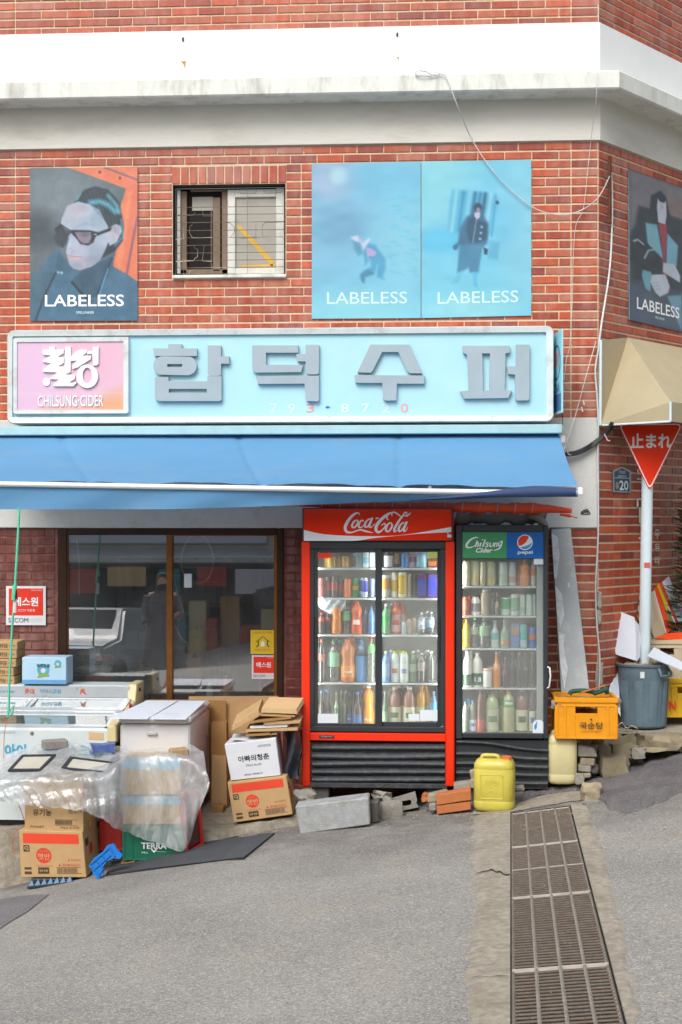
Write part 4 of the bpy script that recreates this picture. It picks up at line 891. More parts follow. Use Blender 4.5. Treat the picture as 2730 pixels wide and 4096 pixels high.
# security plates and stickers
M('secure_red', '#d8331f', .4, var=.04); M('secure_white', '#d6d6d8', .45, var=.03); M('secure_navy', '#24406b', .5); M('secure_green', '#2f8f7c', .5); M('sticker_yellow', '#d6bc22', .45, var=.06); M('ink_black', '#1e1e20', .6); M('ink_orange', '#c8571f', .6)
def flat(mb, pxa, pya, pxb, pyb, y, th=.004): a, c = P(pxa, pya, y), P(pxb, pyb, y); return mb.box(((a.x + c.x) / 2, y + th / 2, (a.z + c.z) / 2), (c.x - a.x, th, abs(a.z - c.z)), .0)
def secure(px0, py0, px1, py1, y, label, cctv):
    t = thing('security_plate', label, 'sign', P((px0 + px1) / 2, py1, y)); w, h = px1 - px0, py1 - py0
    mb = MB(); flat(mb, px0, py0, px1, py1, y); obj('plate', mb, 'secure_white', t)
    mb = MB(); flat(mb, px0 + .07 * w, py0 + .06 * h, px1 - .07 * w, py0 + .75 * h, y - .002, .002); obj('red_field', mb, 'secure_red', t)
    def at(fx, fy): return P(px0 + fx * w, py0 + fy * h, y - .002)
    s = (P(px1, py0, y) - P(px0, py0, y)).length
    mb = MB(); lettering(mb, '에스원', at(.5, .4), XR, ZU, YO, w=s * .62, bold=.02); obj('lettering', mb, 'lettering_white', t)
    if cctv: mb = MB(); lettering(mb, 'CCTV 작동중', at(.52, .62), XR, ZU, YO, w=s * .42); obj('lettering', mb, 'lettering_white', t)
    mb = MB(); lettering(mb, '안전하고 편리한', at(.77, .11), XR, ZU, YO, w=s * .26); obj('lettering', mb, 'lettering_white', t)
    mb = MB(); lettering(mb, 'SECOM', at(.31, .87), XR, ZU, YO, w=s * .5, h=s * .11); obj('lettering', mb, 'secure_navy', t)
    mb = MB()
    for k in range(2): lettering(mb, 'SYSTEM SECURITY SERVICE', at(.76, .845 + .05 * k), XR, ZU, YO, w=s * .33, h=s * .02)
    obj('small_print', mb, 'sign_letter_grey', t); return t
secure(25, 2344, 184, 2501, -.02, 'red and white security plate on the brick wall behind the green string', True)
secure(1008, 2621, 1103, 2716, .012, 'red and white security sticker low on the shop window', False)
t = thing('warning_sticker', 'yellow house symbol sticker above the red one on the shop window', 'sticker', P(1052, 2617, .012))
mb = MB(); flat(mb, 1003, 2520, 1100, 2616, .012); obj('sheet', mb, 'sticker_yellow', t)
mb = MB(); hz = [(1030, 2566), (1052, 2545), (1074, 2566), (1070, 2566), (1070, 2588), (1076, 2590), (1028, 2590), (1034, 2588), (1034, 2566)]
ribbon(mb, [(1026, 2568, 3), (1052, 2546, 3), (1078, 2568, 3)], lambda x, y: P(x, y, .010), 1); ribbon(mb, [(1034, 2565, 4), (1034, 2580, 4), (1026, 2588, 4)], lambda x, y: P(x, y, .010), 1); ribbon(mb, [(1070, 2565, 4), (1070, 2580, 4), (1078, 2588, 4)], lambda x, y: P(x, y, .010), 1); obj('house_symbol', mb, 'ink_black', t)
mb = MB(); lettering(mb, '방범시스템 가동중', P(1052, 2530, .012), XR, ZU, YO, w=.14); lettering(mb, '24시간 경비구역', P(1052, 2600, .012), XR, ZU, YO, w=.12); obj('lettering', mb, 'ink_orange', t)
mb = MB(); mb.add([P(x, y, .0105) for x, y in ((1044, 2586), (1044, 2572), (1052, 2562), (1060, 2572), (1060, 2586))], [(0, 1, 2, 3, 4)]); obj('white_mark', mb, 'lettering_white', t)
# ================================================================== drinks fridges
ORD = ['first', 'second', 'third', 'fourth', 'fifth', 'sixth', 'seventh', 'eighth', 'ninth', 'tenth', 'eleventh', 'twelfth']
M('fridge_red', '#e2300c', .32, var=.03, spec=.5); M('fridge_black', '#2d3034', .42, var=.12, vs=8); M('louver_black', '#33363a', .55, var=.25, vs=30, dirt=('#6a6a68', .5, 26)); M('liner_grey', '#c9c6c0', .5, var=.06); M('shelf_white', '#d7dcdb', .35, var=.04); M('header_red', '#ee300a', .2, var=.05, vs=3, coat=.4)
M('led', '#ffffff', emit=('#f4f6f2', 24.0)); M('sticker_white', '#cfd8dc', .5, var=.04); M('sticker_lime', '#b9c96a', .5)
thin_glass('fridge_glass', '#eef2f2', .12, .24, .015, '#d8dcd8')  # haze is dust plus painted-in street reflection, lifting the dark shelves
def fbox(mb, pxa, pya, pxb, pyb, y, dep, b=.004): a, c = P(pxa, pya, y), P(pxb, pyb, y); return mb.box(((a.x + c.x) / 2, y + dep / 2, (a.z + c.z) / 2), (abs(c.x - a.x), dep, abs(a.z - c.z)), b)
def sheet(mb, pts, y): return mb.add([P(px, py, y) for px, py in pts], [tuple(range(len(pts)))])
YR = -.75
FR = thing('drinks_fridge', 'red double sliding door drinks fridge full of bottles and cans', 'fridge', P(1513, 3155, YR) + Vector((0, .33, 0)))
a, c = P(1207, 2164, YR), P(1819, 3150, YR); top = P(1500, 2031, YR).z
mb = MB(); DEP = .66
for (x0, x1) in ((a.x, a.x + .02), (c.x - .02, c.x)): mb.box(((x0 + x1) / 2, YR + DEP / 2 + .03, (c.z + top) / 2), (x1 - x0, DEP - .06, top - c.z - .02), .003)
mb.box(((a.x + c.x) / 2, YR + DEP - .02, (c.z + top) / 2), (c.x - a.x, .03, top - c.z - .02)); mb.box(((a.x + c.x) / 2, YR + DEP / 2 + .03, top - .02), (c.x - a.x, DEP - .06, .03)); obj('cabinet', mb, 'fridge_red', FR)
mb = MB(); li, lj = P(1250, 2185, YR), P(1775, 2920, YR); y0, y1 = YR + .08, YR + .56
mb.quad((li.x, y1, lj.z), (lj.x, y1, lj.z), (lj.x, y1, li.z), (li.x, y1, li.z)); mb.quad((li.x, y0, lj.z), (li.x, y1, lj.z), (li.x, y1, li.z), (li.x, y0, li.z)); mb.quad((lj.x, y0, lj.z), (lj.x, y1, lj.z), (lj.x, y1, li.z), (lj.x, y0, li.z))
mb.quad((li.x, y0, li.z), (lj.x, y0, li.z), (lj.x, y1, li.z), (li.x, y1, li.z)); mb.quad((li.x, y0, lj.z), (lj.x, y0, lj.z), (lj.x, y1, lj.z), (li.x, y1, lj.z)); obj('liner', mb, 'liner_grey', FR)
mb = MB(); fbox(mb, 1207, 2164, 1241, 3147, YR, .06, .008); fbox(mb, 1783, 2164, 1819, 3147, YR, .06, .008); fbox(mb, 1241, 2931, 1783, 2967, YR, .058, .004); obj('red_frame', mb, 'fridge_red', FR)
mb = MB(); fbox(mb, 1241, 2164, 1783, 2196, YR + .012, .06); fbox(mb, 1241, 2905, 1783, 2931, YR + .012, .06); fbox(mb, 1241, 2196, 1258, 2905, YR + .012, .06); fbox(mb, 1764, 2196, 1783, 2905, YR + .012, .06); obj('door_track', mb, 'fridge_black', FR)
for nm, (x0, x1, gx0, gx1, gy0, gy1, y, hx) in {'l': (1256, 1529, 1272, 1502, 2210, 2893, YR + .022, 1264), 'r': (1502, 1766, 1527, 1750, 2208, 2888, YR + .045, 1758)}.items():
    mb = MB(); fbox(mb, x0, 2190, gx0, 2910, y, .02, .003); fbox(mb, gx1, 2190, x1, 2910, y, .02, .003); fbox(mb, gx0, 2190, gx1, gy0, y, .02, .003); fbox(mb, gx0, gy1, gx1, 2910, y, .02, .003)
    dr = obj('door', mb, 'fridge_black', FR)
    mb = MB(); sheet(mb, [(gx0 - 2, gy0 - 2), (gx1 + 2, gy0 - 2), (gx1 + 2, gy1 + 2), (gx0 - 2, gy1 + 2)], y + .01); obj('pane', mb, 'fridge_glass', dr, recalc=False)
    mb = MB(); fbox(mb, hx - 3, 2465, hx + 5, 2645, y - .012, .014, .003); obj('handle', mb, 'ink_black', dr)
# header
mb = MB(); fbox(mb, 1210, 2031, 1812, 2165, YR - .012, .08, .006); hd = obj('header', mb, 'fridge_black', FR)
mb = MB(); sheet(mb, [(1216, 2036), (1806, 2036), (1806, 2161), (1216, 2161)], YR - .014); obj('header_face', mb, 'header_red', hd, recalc=False)
def z5(x, y): return (1200 + x / 2.45, 2010 + y / 2.45)
mb = MB(); up_ = smooth_line([(40, 268, 0), (200, 305, 0), (380, 322, 0), (640, 330, 0), (860, 328, 0), (1000, 318, 0), (1200, 290, 0), (1485, 240, 0)], 4); lo_ = smooth_line([(40, 376, 0), (200, 376, 0), (380, 376, 0), (560, 374, 0), (700, 352, 0), (880, 333, 0), (1180, 306, 0), (1485, 290, 0)], 4)
mb.add([P(*z5(p.x, p.y), YR - .0155) for p in up_] + [P(*z5(p.x, p.y), YR - .0155) for p in lo_], [(i, i + 1, len(up_) + i + 1, len(up_) + i) for i in range(len(up_) - 1)]); obj('white_wave', mb, 'lettering_white', hd, recalc=False)
mb = MB(); f5 = lambda x, y: P(*z5(x, y), YR - .016 - LIFT[0])
for st in ([(585, 122, 6), (575, 103, 12), (545, 108, 20), (500, 145, 27), (462, 200, 30), (445, 250, 29), (462, 288, 24), (510, 293, 14), (560, 276, 12), (600, 268, 15), (650, 282, 18), (718, 297, 4)],
           [(548, 172, 14), (522, 200, 18), (512, 232, 19), (530, 246, 14), (558, 222, 17), (572, 186, 17), (552, 170, 12)], [(626, 180, 16), (602, 178, 14), (582, 208, 19), (578, 236, 19), (598, 245, 12), (632, 222, 7)],
           [(695, 158, 14), (664, 172, 14), (642, 205, 19), (640, 236, 19), (662, 238, 12), (690, 195, 15), (706, 152, 14)], [(714, 148, 17), (692, 200, 19), (682, 238, 17), (705, 240, 8), (738, 205, 5)], [(744, 157, 15), (772, 151, 15)],
           [(905, 132, 8), (897, 106, 14), (865, 113, 22), (805, 160, 30), (760, 215, 30), (746, 262, 29), (768, 291, 24), (805, 272, 14), (838, 230, 11), (830, 205, 12), (798, 226, 8)], [(868, 168, 12), (852, 150, 13), (880, 107, 13), (930, 97, 15), (975, 125, 13), (1012, 152, 6)],
           [(885, 195, 14), (855, 225, 20), (843, 265, 21), (862, 286, 14), (890, 262, 18), (906, 222, 17), (888, 196, 12)], [(1088, 100, 8), (1052, 130, 15), (1022, 128, 10), (1000, 142, 17), (960, 200, 21), (927, 260, 21), (930, 286, 15), (955, 270, 7)], [(1000, 142, 12), (1030, 99, 13), (1050, 102, 11), (1040, 126, 8)],
           [(1022, 195, 14), (990, 215, 17), (970, 255, 21), (976, 283, 16), (1000, 270, 12), (1030, 225, 15), (1042, 190, 13)], [(1052, 187, 17), (1030, 235, 19), (1020, 282, 17), (1045, 270, 8), (1057, 240, 4)]):
    ribbon(mb, st, f5, 5)
obj('script_lettering', mb, 'lettering_white', hd, recalc=False)
mb = MB(); fbox(mb, 1790, 2138, 1808, 2150, YR - .03, .02, .004); mb.tube([P(1794, 2140, YR - .025), P(1790, 2124, YR - .025), P(1797, 2116, YR - .025), P(1805, 2120, YR - .025)], .003, 6); obj('lock', mb, 'sticker_white', hd)
mb = MB(); fbox(mb, 1277, 2941, 1338, 2954, YR - .004, .006, .002); np_ = obj('nameplate', mb, 'fridge_black', FR)
mb = MB(); lettering(mb, 'Refrigerator', P(1307, 2947, YR - .004), XR, ZU, YO, w=.085, shear=.3); obj('lettering', mb, 'sign_letter_grey', np_)
# louvre
mb = MB(); fbox(mb, 1243, 2970, 1783, 3134, YR + .04, .02, 0); fbox(mb, 1235, 3130, 1790, 3156, YR + .01, .03, .004); obj('kick_plate', mb, 'louver_black', FR)
for k, (ya, yb) in enumerate(((2974, 3002), (3006, 3036), (3040, 3068), (3072, 3098), (3102, 3130))):
    mb = MB(); sag = 4 if k == 1 else (-3 if k == 2 else 0)
    def lv(u, v):
        px = 1248 + 532 * u; y_ = ya + (yb - ya) * v + sag * math.sin(math.pi * u); d = YR + .036 - .034 * math.sin(math.pi * .5 * min(1, v * 1.25)) + (.02 * (v - .8) * 5 if v > .8 else 0); return P(px, y_, d)
    mb.grid(lv, 10, 6); obj('slat', mb, 'louver_black', FR, smooth=50)
SHELF_R = [2271, 2392, 2539, 2732, 2893]
for k, py in enumerate(SHELF_R[:-1]):
    mb = MB(); p0, p1 = P(1262, py, YR + .10), P(1765, py + 9, YR + .10); mb.box(((p0.x + p1.x) / 2, YR + .32, (p0.z + p1.z) / 2), (p1.x - p0.x, .44, p0.z - p1.z), .002); obj('shelf', mb, 'shelf_white', FR)
for px in (1511, 1262, 1765):
    mb = MB(); p0, p1 = P(px - 3, 2200, YR + .075), P(px + 3, 2900, YR + .075); mb.box(((p0.x + p1.x) / 2, YR + .08, (p0.z + p1.z) / 2), (.012, .008, p0.z - p1.z)); obj('light_strip', mb, 'led', FR)
def z8(x, y): return (1240 + x / 2.851, 2150 + y / 2.851)
for lab, (x0, y0, x1, y1), mt, yy in (('a', (92, 2010, 322, 2116), 'sticker_white', YR + .024), ('b', (1125, 2010, 1250, 2092), 'sticker_white', YR + .047), ('c', (1256, 1966, 1456, 2092), 'sticker_white', YR + .046), ('d', (90, 176, 250, 236), 'secure_red', YR + .024), ('e', (1345, 164, 1456, 236), 'sticker_lime', YR + .047)):
    mb = MB(); sheet(mb, [z8(x0, y0), z8(x1, y0), z8(x1, y1), z8(x0, y1)], yy); obj('glass_sticker', mb, mt, FR, recalc=False)

# the narrower fridge on the right
YC = -.72
FC = thing('drinks_fridge', 'black single door drinks fridge with green and blue header', 'fridge', P(2008, 3142, YC) + Vector((0, .3, 0)))
a, c = P(1823, 2101, YC), P(2194, 3140, YC); mb = MB(); DEP = .58
for (x0, x1) in ((a.x, a.x + .018), (c.x - .018, c.x)): mb.box(((x0 + x1) / 2, YC + DEP / 2 + .03, (a.z + c.z) / 2), (x1 - x0, DEP - .06, a.z - c.z), .003)
mb.box(((a.x + c.x) / 2, YC + DEP - .02, (a.z + c.z) / 2), (c.x - a.x, .03, a.z - c.z)); mb.box(((a.x + c.x) / 2, YC + DEP / 2 + .03, a.z - .012), (c.x - a.x, DEP - .06, .024)); obj('cabinet', mb, 'fridge_black', FC)
mb = MB(); li, lj = P(1845, 2225, YC), P(2180, 2940, YC); y0, y1 = YC + .05, YC + .5
mb.quad((li.x, y1, lj.z), (lj.x, y1, lj.z), (lj.x, y1, li.z), (li.x, y1, li.z)); mb.quad((li.x, y0, lj.z), (li.x, y1, lj.z), (li.x, y1, li.z), (li.x, y0, li.z)); mb.quad((lj.x, y0, lj.z), (lj.x, y1, lj.z), (lj.x, y1, li.z), (lj.x, y0, li.z))
mb.quad((li.x, y0, li.z), (lj.x, y0, li.z), (lj.x, y1, li.z), (li.x, y1, li.z)); mb.quad((li.x, y0, lj.z), (lj.x, y0, lj.z), (lj.x, y1, lj.z), (li.x, y1, lj.z)); obj('liner', mb, 'liner_grey', FC)
mb = MB(); fbox(mb, 1823, 2101, 1851, 2956, YC, .045, .006); fbox(mb, 2175, 2101, 2194, 2956, YC, .045, .006); fbox(mb, 1851, 2101, 2175, 2129, YC, .045, .006); fbox(mb, 1851, 2931, 2175, 2956, YC, .045, .006); dr = obj('door', mb, 'fridge_black', FC)
mb = MB(); sheet(mb, [(1850, 2232), (2176, 2232), (2176, 2932), (1850, 2932)], YC + .02); obj('pane', mb, 'fridge_glass', dr, recalc=False)
M('sign_green', '#3f9360', .35, var=.04); M('sign_cobalt', '#0b5fae', .35, var=.04); M('globe_red', '#e03a1e', .35); M('globe_blue', '#2f93d0', .35)
mb = MB(); sheet(mb, [(1850, 2128), (2027, 2128), (2027, 2233), (1850, 2233)], YC + .008); obj('header_panel', mb, 'sign_green', dr, recalc=False)
mb = MB(); sheet(mb, [(2027, 2128), (2176, 2128), (2176, 2233), (2027, 2233)], YC + .008); obj('header_panel', mb, 'sign_cobalt', dr, recalc=False)
def z6(x, y): return (1820 + x / 3.8575, 2090 + y / 3.8575)
f6 = lambda x, y, o=0: P(*z6(x, y), YC + .006 - o - LIFT[0])
mb = MB()
for st in ([(365, 236, 12), (320, 232, 22), (250, 262, 30), (195, 320, 34), (180, 368, 30), (215, 388, 22), (275, 376, 14), (315, 350, 8)], [(348, 280, 24), (318, 376, 22)], [(322, 340, 14), (352, 312, 16), (366, 322, 18), (352, 376, 20)], [(405, 310, 22), (386, 376, 22)], [(424, 262, 22), (438, 270, 18)],
           [(470, 262, 22), (432, 376, 24)], [(530, 318, 12), (498, 310, 16), (484, 330, 18), (510, 346, 18), (500, 370, 18), (462, 372, 10)], [(552, 312, 20), (540, 362, 20), (560, 372, 16), (588, 350, 14), (602, 310, 20)], [(622, 312, 20), (606, 376, 20)], [(614, 340, 14), (642, 312, 16), (655, 326, 18), (642, 376, 18)],
           [(738, 282, 20), (700, 300, 14), (676, 330, 18), (684, 362, 16), (712, 340, 14), (732, 290, 22), (708, 370, 24), (670, 410, 20), (600, 432, 8)]): ribbon(mb, st, f6, 5)
LIFT[0] = 0; lettering(mb, 'Cider', f6(455, 428), XR, ZU, YO, w=.118, h=.034, bold=.03, shear=.35, lift=.0); obj('script_lettering', mb, 'lettering_white', dr, recalc=False)
mb = MB(); n = 32; cx, cy, rr_ = 1083, 306, 120
mb.add([f6(cx + rr_ * math.cos(6.2832 * i / n), cy + rr_ * math.sin(6.2832 * i / n)) for i in range(n)], [tuple(range(n))]); obj('globe', mb, 'lettering_white', dr, recalc=False)
def arc(r, a0, a1, k=14): return [(cx + r * math.cos(R(a0 + (a1 - a0) * i / k)), cy + r * math.sin(R(a0 + (a1 - a0) * i / k))) for i in range(k + 1)]
mb = MB(); pts = arc(106, 148, 305) + [(1130, 255), (1095, 310), (1040, 350)]; mb.add([f6(x, y, .0012) for x, y in pts], [tuple(range(len(pts)))]); obj('globe_segment', mb, 'globe_red', dr, recalc=False)
mb = MB(); pts = arc(106, 132, 0) + [(1178, 318), (1140, 345), (1080, 365)]; mb.add([f6(x, y, .0012) for x, y in pts], [tuple(range(len(pts)))]); obj('globe_segment', mb, 'globe_blue', dr, recalc=False)
mb = MB(); lettering(mb, 'pepsi', f6(1088, 466), XR, ZU, YO, w=.105, h=.03, bold=.03, lift=0); obj('lettering', mb, 'sticker_white', dr, recalc=False)
mb = MB(); mb.tube([P(2192, 2668, YC - .01), P(2200, 2672, YC - .03), P(2203, 2705, YC - .035), P(2198, 2748, YC - .03), P(2191, 2752, YC - .01)], .006, 8); obj('handle', mb, 'sticker_white', dr, smooth=60)
mb = MB(); fbox(mb, 1823, 2958, 2194, 3140, YC + .03, .02, 0); obj('kick_plate', mb, 'fridge_black', FC)
def rib(u, k): return 2968 + 38 * k + 22 * (1 / (1 + math.exp(-(u - .55) * 9))) * (1.25 - .25 * k)
for k in range(5):
    mb = MB(); mb.grid(lambda u, v: P(1826 + 366 * u, rib(u, k) + (30 if k else 24) * v - (8 * (1 - u) if k == 0 else 0), YC + .028 - .026 * math.sin(math.pi * min(1, v * 1.15 + .12))), 20, 6); obj('rib', mb, 'louver_black', FC, smooth=50)
SHELF_C = [2345, 2463, 2593, 2751, 2930]
for py in SHELF_C[:-1]:
    mb = MB(); p0, p1 = P(1852, py, YC + .08), P(2146, py + 8, YC + .08); mb.box(((p0.x + p1.x) / 2, YC + .27, (p0.z + p1.z) / 2), (p1.x - p0.x, .40, p0.z - p1.z), .002); obj('shelf', mb, 'shelf_white', FC)
mb = MB(); p0, p1 = P(2148, 2260, YC + .04), P(2174, 2925, YC + .04); mb.box(((p0.x + p1.x) / 2, YC + .05, (p0.z + p1.z) / 2), (p1.x - p0.x, .012, p0.z - p1.z), .003); obj('pillar', mb, M('pillar_grey', '#a9b2b0', .5, var=.05), FC)
for px in (1847.5, 2179):
    mb = MB(); p0, p1 = P(px, 2245, YC + .06), P(px, 2925, YC + .06); mb.box((p0.x, YC + .07, (p0.z + p1.z) / 2), (.006, .010, p0.z - p1.z)); obj('light_strip', mb, 'led', FC)
mb = MB(); mb.box((P(2000, 2300, YC).x, YC + .08, P(2000, 2222, YC + .08).z), (.5, .01, .006)); obj('light_strip', mb, 'led', FC)
mb = MB(); n = 10; pts = [(2132, 2934), (2132, 2895)] + [(2154.5 - 22 * math.cos(math.pi * i / n), 2897 - 18 * math.sin(math.pi * i / n)) for i in range(1, n)] + [(2177, 2895), (2177, 2934)]; sheet(mb, pts, YC + .018); st_ = obj('glass_sticker', mb, 'sticker_white', dr, recalc=False)
mb = MB(); sheet(mb, [(2137, 2905), (2150, 2884), (2148, 2912), (2140, 2920)], YC + .0165); obj('print', mb, 'globe_blue', st_, recalc=False)
mb = MB(); sheet(mb, [(2136, 2234), (2174, 2234), (2174, 2258), (2136, 2258)], YC + .018); obj('glass_sticker', mb, 'sticker_white', dr, recalc=False)

# ------------------------------------------------------------------ drinks, every bottle and can its own thing
def plast(h):
    import colorsys; a, b, c = colorsys.rgb_to_hsv(*rgb(h)); h = '#%02x%02x%02x' % tuple(int(255 * v) for v in colorsys.hsv_to_rgb(a, min(1, b * 1.08), min(1, c * 1.08)))
    n = 'drink_' + h.strip('#'); return M(n, h, .22, var=.06, vs=20, coat=.5) if n not in MATS else MATS[n]
def clearp(h):
    n = 'clear_' + h.strip('#')
    return thin_glass(n, h, .14, .28, .08, h)
def prof(kind, r, h):
    if kind == 'can': return [(.8 * r, 0), (r, .03 * h), (r, .92 * h), (.84 * r, .98 * h), (.82 * r, h)]
    if kind == 'pet': return [(.86 * r, 0), (r, .03 * h), (r, .3 * h), (.95 * r, .34 * h), (r, .38 * h), (r, .62 * h), (.96 * r, .7 * h), (.78 * r, .79 * h), (.44 * r, .87 * h), (.34 * r, .9 * h), (.34 * r, .94 * h)]
    if kind == 'waist': return [(.88 * r, 0), (r, .04 * h), (r, .33 * h), (.8 * r, .5 * h), (.84 * r, .55 * h), (r, .68 * h), (.93 * r, .77 * h), (.7 * r, .84 * h), (.4 * r, .9 * h), (.36 * r, .94 * h)]
    if kind == 'glass': return [(.92 * r, 0), (r, .03 * h), (r, .48 * h), (.85 * r, .58 * h), (.45 * r, .7 * h), (.38 * r, .8 * h), (.36 * r, .96 * h)]
    if kind == 'jug': return [(.92 * r, 0), (r, .03 * h), (r, .58 * h), (.97 * r, .68 * h), (.82 * r, .78 * h), (.5 * r, .87 * h), (.38 * r, .9 * h), (.38 * r, .94 * h)]
    return [(.9 * r, 0), (r, .04 * h), (r, .8 * h), (.8 * r, .9 * h), (.5 * r, .94 * h)]
DRC = [0]
def drink(fr, row, idx, side, x0, x1, ytop, ybase, zf, YY, kind, desc, body, cap=None, lab=None, lr=(.25, .6), text=None, clear=False):
    fname = 'red fridge' if fr is FR else 'black fridge'
    lbl = f"{desc}, {ORD[idx]} from left on {ORD[row]} shelf, {fname}" + (f" {side} door" if side else '')
    pa, pb = P(*zf(x0, ybase), YY), P(*zf(x1, ybase), YY); w = pb.x - pa.x; r = w / 2; zt = P(*zf((x0 + x1) / 2, ytop), YY).z
    py = SHELF_R[row] if fr is FR else SHELF_C[row]
    if row == 4: zb = (P(1500, 2920, YR).z if fr is FR else P(2000, 2940, YC).z) + .001
    else: zb = (P(1513, py, YR + .10).z if fr is FR else P(2000, py, YC + .08).z) + .0005
    h = max(.05, zt - zb); cx = (pa.x + pb.x) / 2; loc = Vector((cx, YY + r, zb))
    cat = {'can': 'can', 'box': 'carton'}.get(kind, 'bottle')
    t = thing('drink_' + cat, lbl, cat, loc, 'drinks in the ' + fname)
    bm_ = clearp(body) if clear else plast(body)
    if kind == 'box':
        mb = MB(); mb.box(loc + Vector((0, 0, h / 2)), (w, w * .8, h), .003); obj('body', mb, bm_, t)
        if lab: mb = MB(); mb.box(loc + Vector((0, -w * .4 - .0008, h * (lr[0] + lr[1]) / 2)), (w * .86, .001, h * (lr[1] - lr[0])), 0); obj('label', mb, plast(lab), t)
        return
    pr = prof(kind, r, h); mb = MB(); mb.lathe(pr, loc, 14); obj('body', mb, bm_, t, smooth=40)
    if kind == 'can': mb = MB(); mb.lathe([(.8 * r, .985 * h), (.8 * r, 1.0 * h + .001)], loc, 14); obj('lid', mb, 'galvanized', t)
    elif cap: cr = {'pet': .37, 'waist': .39, 'glass': .42, 'jug': .45, 'flask': .62}.get(kind, .4) * r; mb = MB(); mb.lathe([(cr, .925 * h), (cr, .985 * h), (cr * .85, h)], loc, 12); obj('cap', mb, plast(cap), t, smooth=40)
    if lab:
        def rad(z): return float(np.interp(z, [q[1] for q in pr], [q[0] for q in pr]))
        zz = [h * (lr[0] + (lr[1] - lr[0]) * k / 5) for k in range(6)]; mb = MB(); mb.lathe([(rad(z) * 1.012 + .0004, z) for z in zz], loc, 14, False); lo = obj('label', mb, plast(lab), t, smooth=40)
        if text:
            mb = MB(); zc = h * (lr[0] + lr[1]) / 2
            if text[0] == 'panel':
                zz = [zc + h * (lr[1] - lr[0]) * .3 * (k / 3 - .35) for k in range(4)]; an = [R(-90 + 36 * (k / 4 - .5) * 2) for k in range(5)]
                mb.add([loc + Vector((rad(z) * 1.03 * math.cos(a_), rad(z) * 1.03 * math.sin(a_), z)) for z in zz for a_ in an], [(j * 5 + i, j * 5 + i + 1, j * 5 + i + 6, j * 5 + i + 5) for j in range(3) for i in range(4)]); obj('label_panel', mb, plast(text[1]), lo); return
            lettering(mb, text[0], loc + Vector((0, -rad(zc) * 1.012 - .001, zc)), XR, ZU, YO, w=w * .6, bold=.02, lift=.001); obj('lettering', mb, plast(text[1]), lo)
I = 'can'; B = 'pet'
